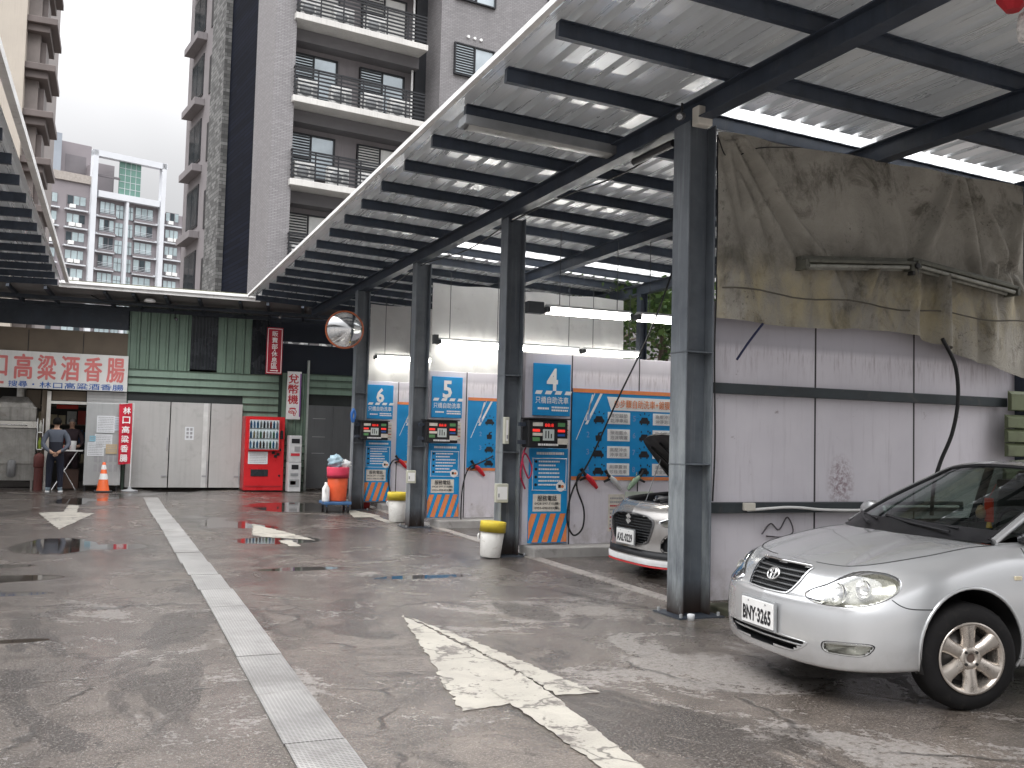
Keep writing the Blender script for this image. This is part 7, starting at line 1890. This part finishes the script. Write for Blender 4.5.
E_ = [(0, 1), (1, 2), (2, 3), (3, 4), (4, 5), (5, 6), (6, 7), (3, 8), (8, 9), (9, 10), (10, 11), (11, 12), (12, 13), (3, 14), (14, 15), (15, 16), (16, 17), (17, 18), (18, 19), (0, 20), (20, 21), (21, 22), (22, 23), (23, 24), (24, 25), (25, 26), (0, 27), (27, 28), (28, 29), (29, 30), (30, 31), (31, 32), (32, 33)]
def pm(c):
    x, y, z = c
    if z > 1.50: return SKINM
    if y < -.125 and abs(x) < .12 and z < 1.02: return SKINM
    if z < .115: return SHOE
    arm = abs(x) > .20 or (y < -.10 and abs(x) > .09)
    if z > 1.20 or (arm and z > .95): return JAC
    if z > .90: return JACD
    return NAVYC
skin_body('body', J, E_, per, pm)
m = MB(); fingers(m, (-1.20+.02, 25.40-.20, .925), (-1, 0, -.55), SKINM); fingers(m, (-1.20-.03, 25.40-.185, .905), (.8, 0, -.8), SKINM); m.build('fingers', per)
m = MB()
def hairf(u, v):
    th = 2*math.pi*u; p = math.pi*.70*v; k = 1.0+.02*math.sin(th*9)
    zc = 1.675; r = .106
    return (-1.20+r*.93*k*math.sin(p)*math.cos(th), 25.40+.046+r*1.16*k*math.sin(p)*math.sin(th)-.01*v, zc+r*1.05*math.cos(p)*k)
m.grid(hairf, 28, 14, HAIR); m.build('hair', per)
m = MB()
for sg in (-1, 1): m.lathe([(0, .012), (.02, .010), (.03, 0), (.02, -.006), (0, -.006)], (-1.20+sg*.083, 25.45, 1.63), SKINM, 10, (sg, -.3, 0))
m.build('ear', per)
m = MB()
for sg in (-1, 1):
    m.box(-1.20+sg*.14-.052, -1.20+sg*.14+.052, 25.36, 25.58, 0, .03, INKW)
m.build('shoe_sole', per, bevel=.012)
# vendor in the dark doorway
ven = thing('person', 'vendor in dark apron facing out of the stall behind the folding table', 'person', (-.92, 26.95, 0))
J2 = [((0, 0, .95), (.16, .12)), ((0, 0, 1.12), (.155, .115)), ((0, -.01, 1.30), (.18, .125)), ((0, -.02, 1.43), (.16, .10)), ((0, -.03, 1.51), (.06, .06)), ((0, -.045, 1.57), (.05, .052)), ((0, -.065, 1.65), (.078, .09)), ((0, -.06, 1.72), (.075, .09)),
      ((.16, -.01, 1.435), .075), ((.24, -.03, 1.30), .066), ((.26, -.08, 1.15), .055), ((.20, -.23, 1.08), .044), ((.12, -.34, 1.06), .034), ((.09, -.40, 1.05), .03),
      ((-.16, -.01, 1.435), .075), ((-.24, -.03, 1.30), .066), ((-.26, -.08, 1.15), .055), ((-.20, -.23, 1.08), .044), ((-.12, -.34, 1.06), .034), ((-.09, -.40, 1.05), .03),
      ((.10, 0, .85), .115), ((.11, 0, .48), .08), ((.115, 0, .10), .06), ((.12, -.12, .04), .045), ((-.10, 0, .85), .115), ((-.11, 0, .48), .08), ((-.115, 0, .10), .06), ((-.12, -.12, .04), .045)]
E2 = [(0, 1), (1, 2), (2, 3), (3, 4), (4, 5), (5, 6), (6, 7), (3, 8), (8, 9), (9, 10), (10, 11), (11, 12), (12, 13), (3, 14), (14, 15), (15, 16), (16, 17), (17, 18), (18, 19), (0, 20), (20, 21), (21, 22), (22, 23), (0, 24), (24, 25), (25, 26), (26, 27)]
APR = M('apron_dark', (.045, .03, .035), .8, 0, .3, 9)
def pm2(c):
    if c[2] > 1.515 or (c[1] < -.27 and c[2] > .98): return SKINM
    return APR
skin_body('body', J2, E2, ven, pm2)
vx, vy = -.92, 26.95
m = MB()
for sg in (-1, 1): m.cyl((vx+sg*.03, vy-.148, 1.66), (vx+sg*.03, vy-.152, 1.66), .011, None, INK, 10)
m.build('eye', ven)
m = MB(); m.tube([(vx, vy-.145, 1.66), (vx, vy-.168, 1.625), (vx, vy-.15, 1.615)], [.008, .014, .01], SKINM, 8); m.build('nose', ven)
m = MB(); m.tube([(vx-.025, vy-.142, 1.585), (vx, vy-.148, 1.582), (vx+.025, vy-.142, 1.585)], .005, M('lips', (.3, .1, .09), .5), 6); m.build('mouth', ven)
m = MB(); m.grid(lambda u, v: (vx+.094*math.sin(math.pi*.55*v)*math.cos(2*math.pi*u), vy-.045+.105*math.sin(math.pi*.55*v)*math.sin(2*math.pi*u)+.02*v, 1.70+.10*math.cos(math.pi*.55*v)), 24, 10, M('hair_grey', (.12, .115, .11), .6)); m.build('hair', ven)
m = MB()
for sg in (-1, 1): fingers(m, (vx+sg*.09, vy-.42, 1.045), (-sg*.5, -.8, -.1), SKINM)
m.build('fingers', ven)
for o in bpy.data.objects:
    if '_org' in o: del o['_org']
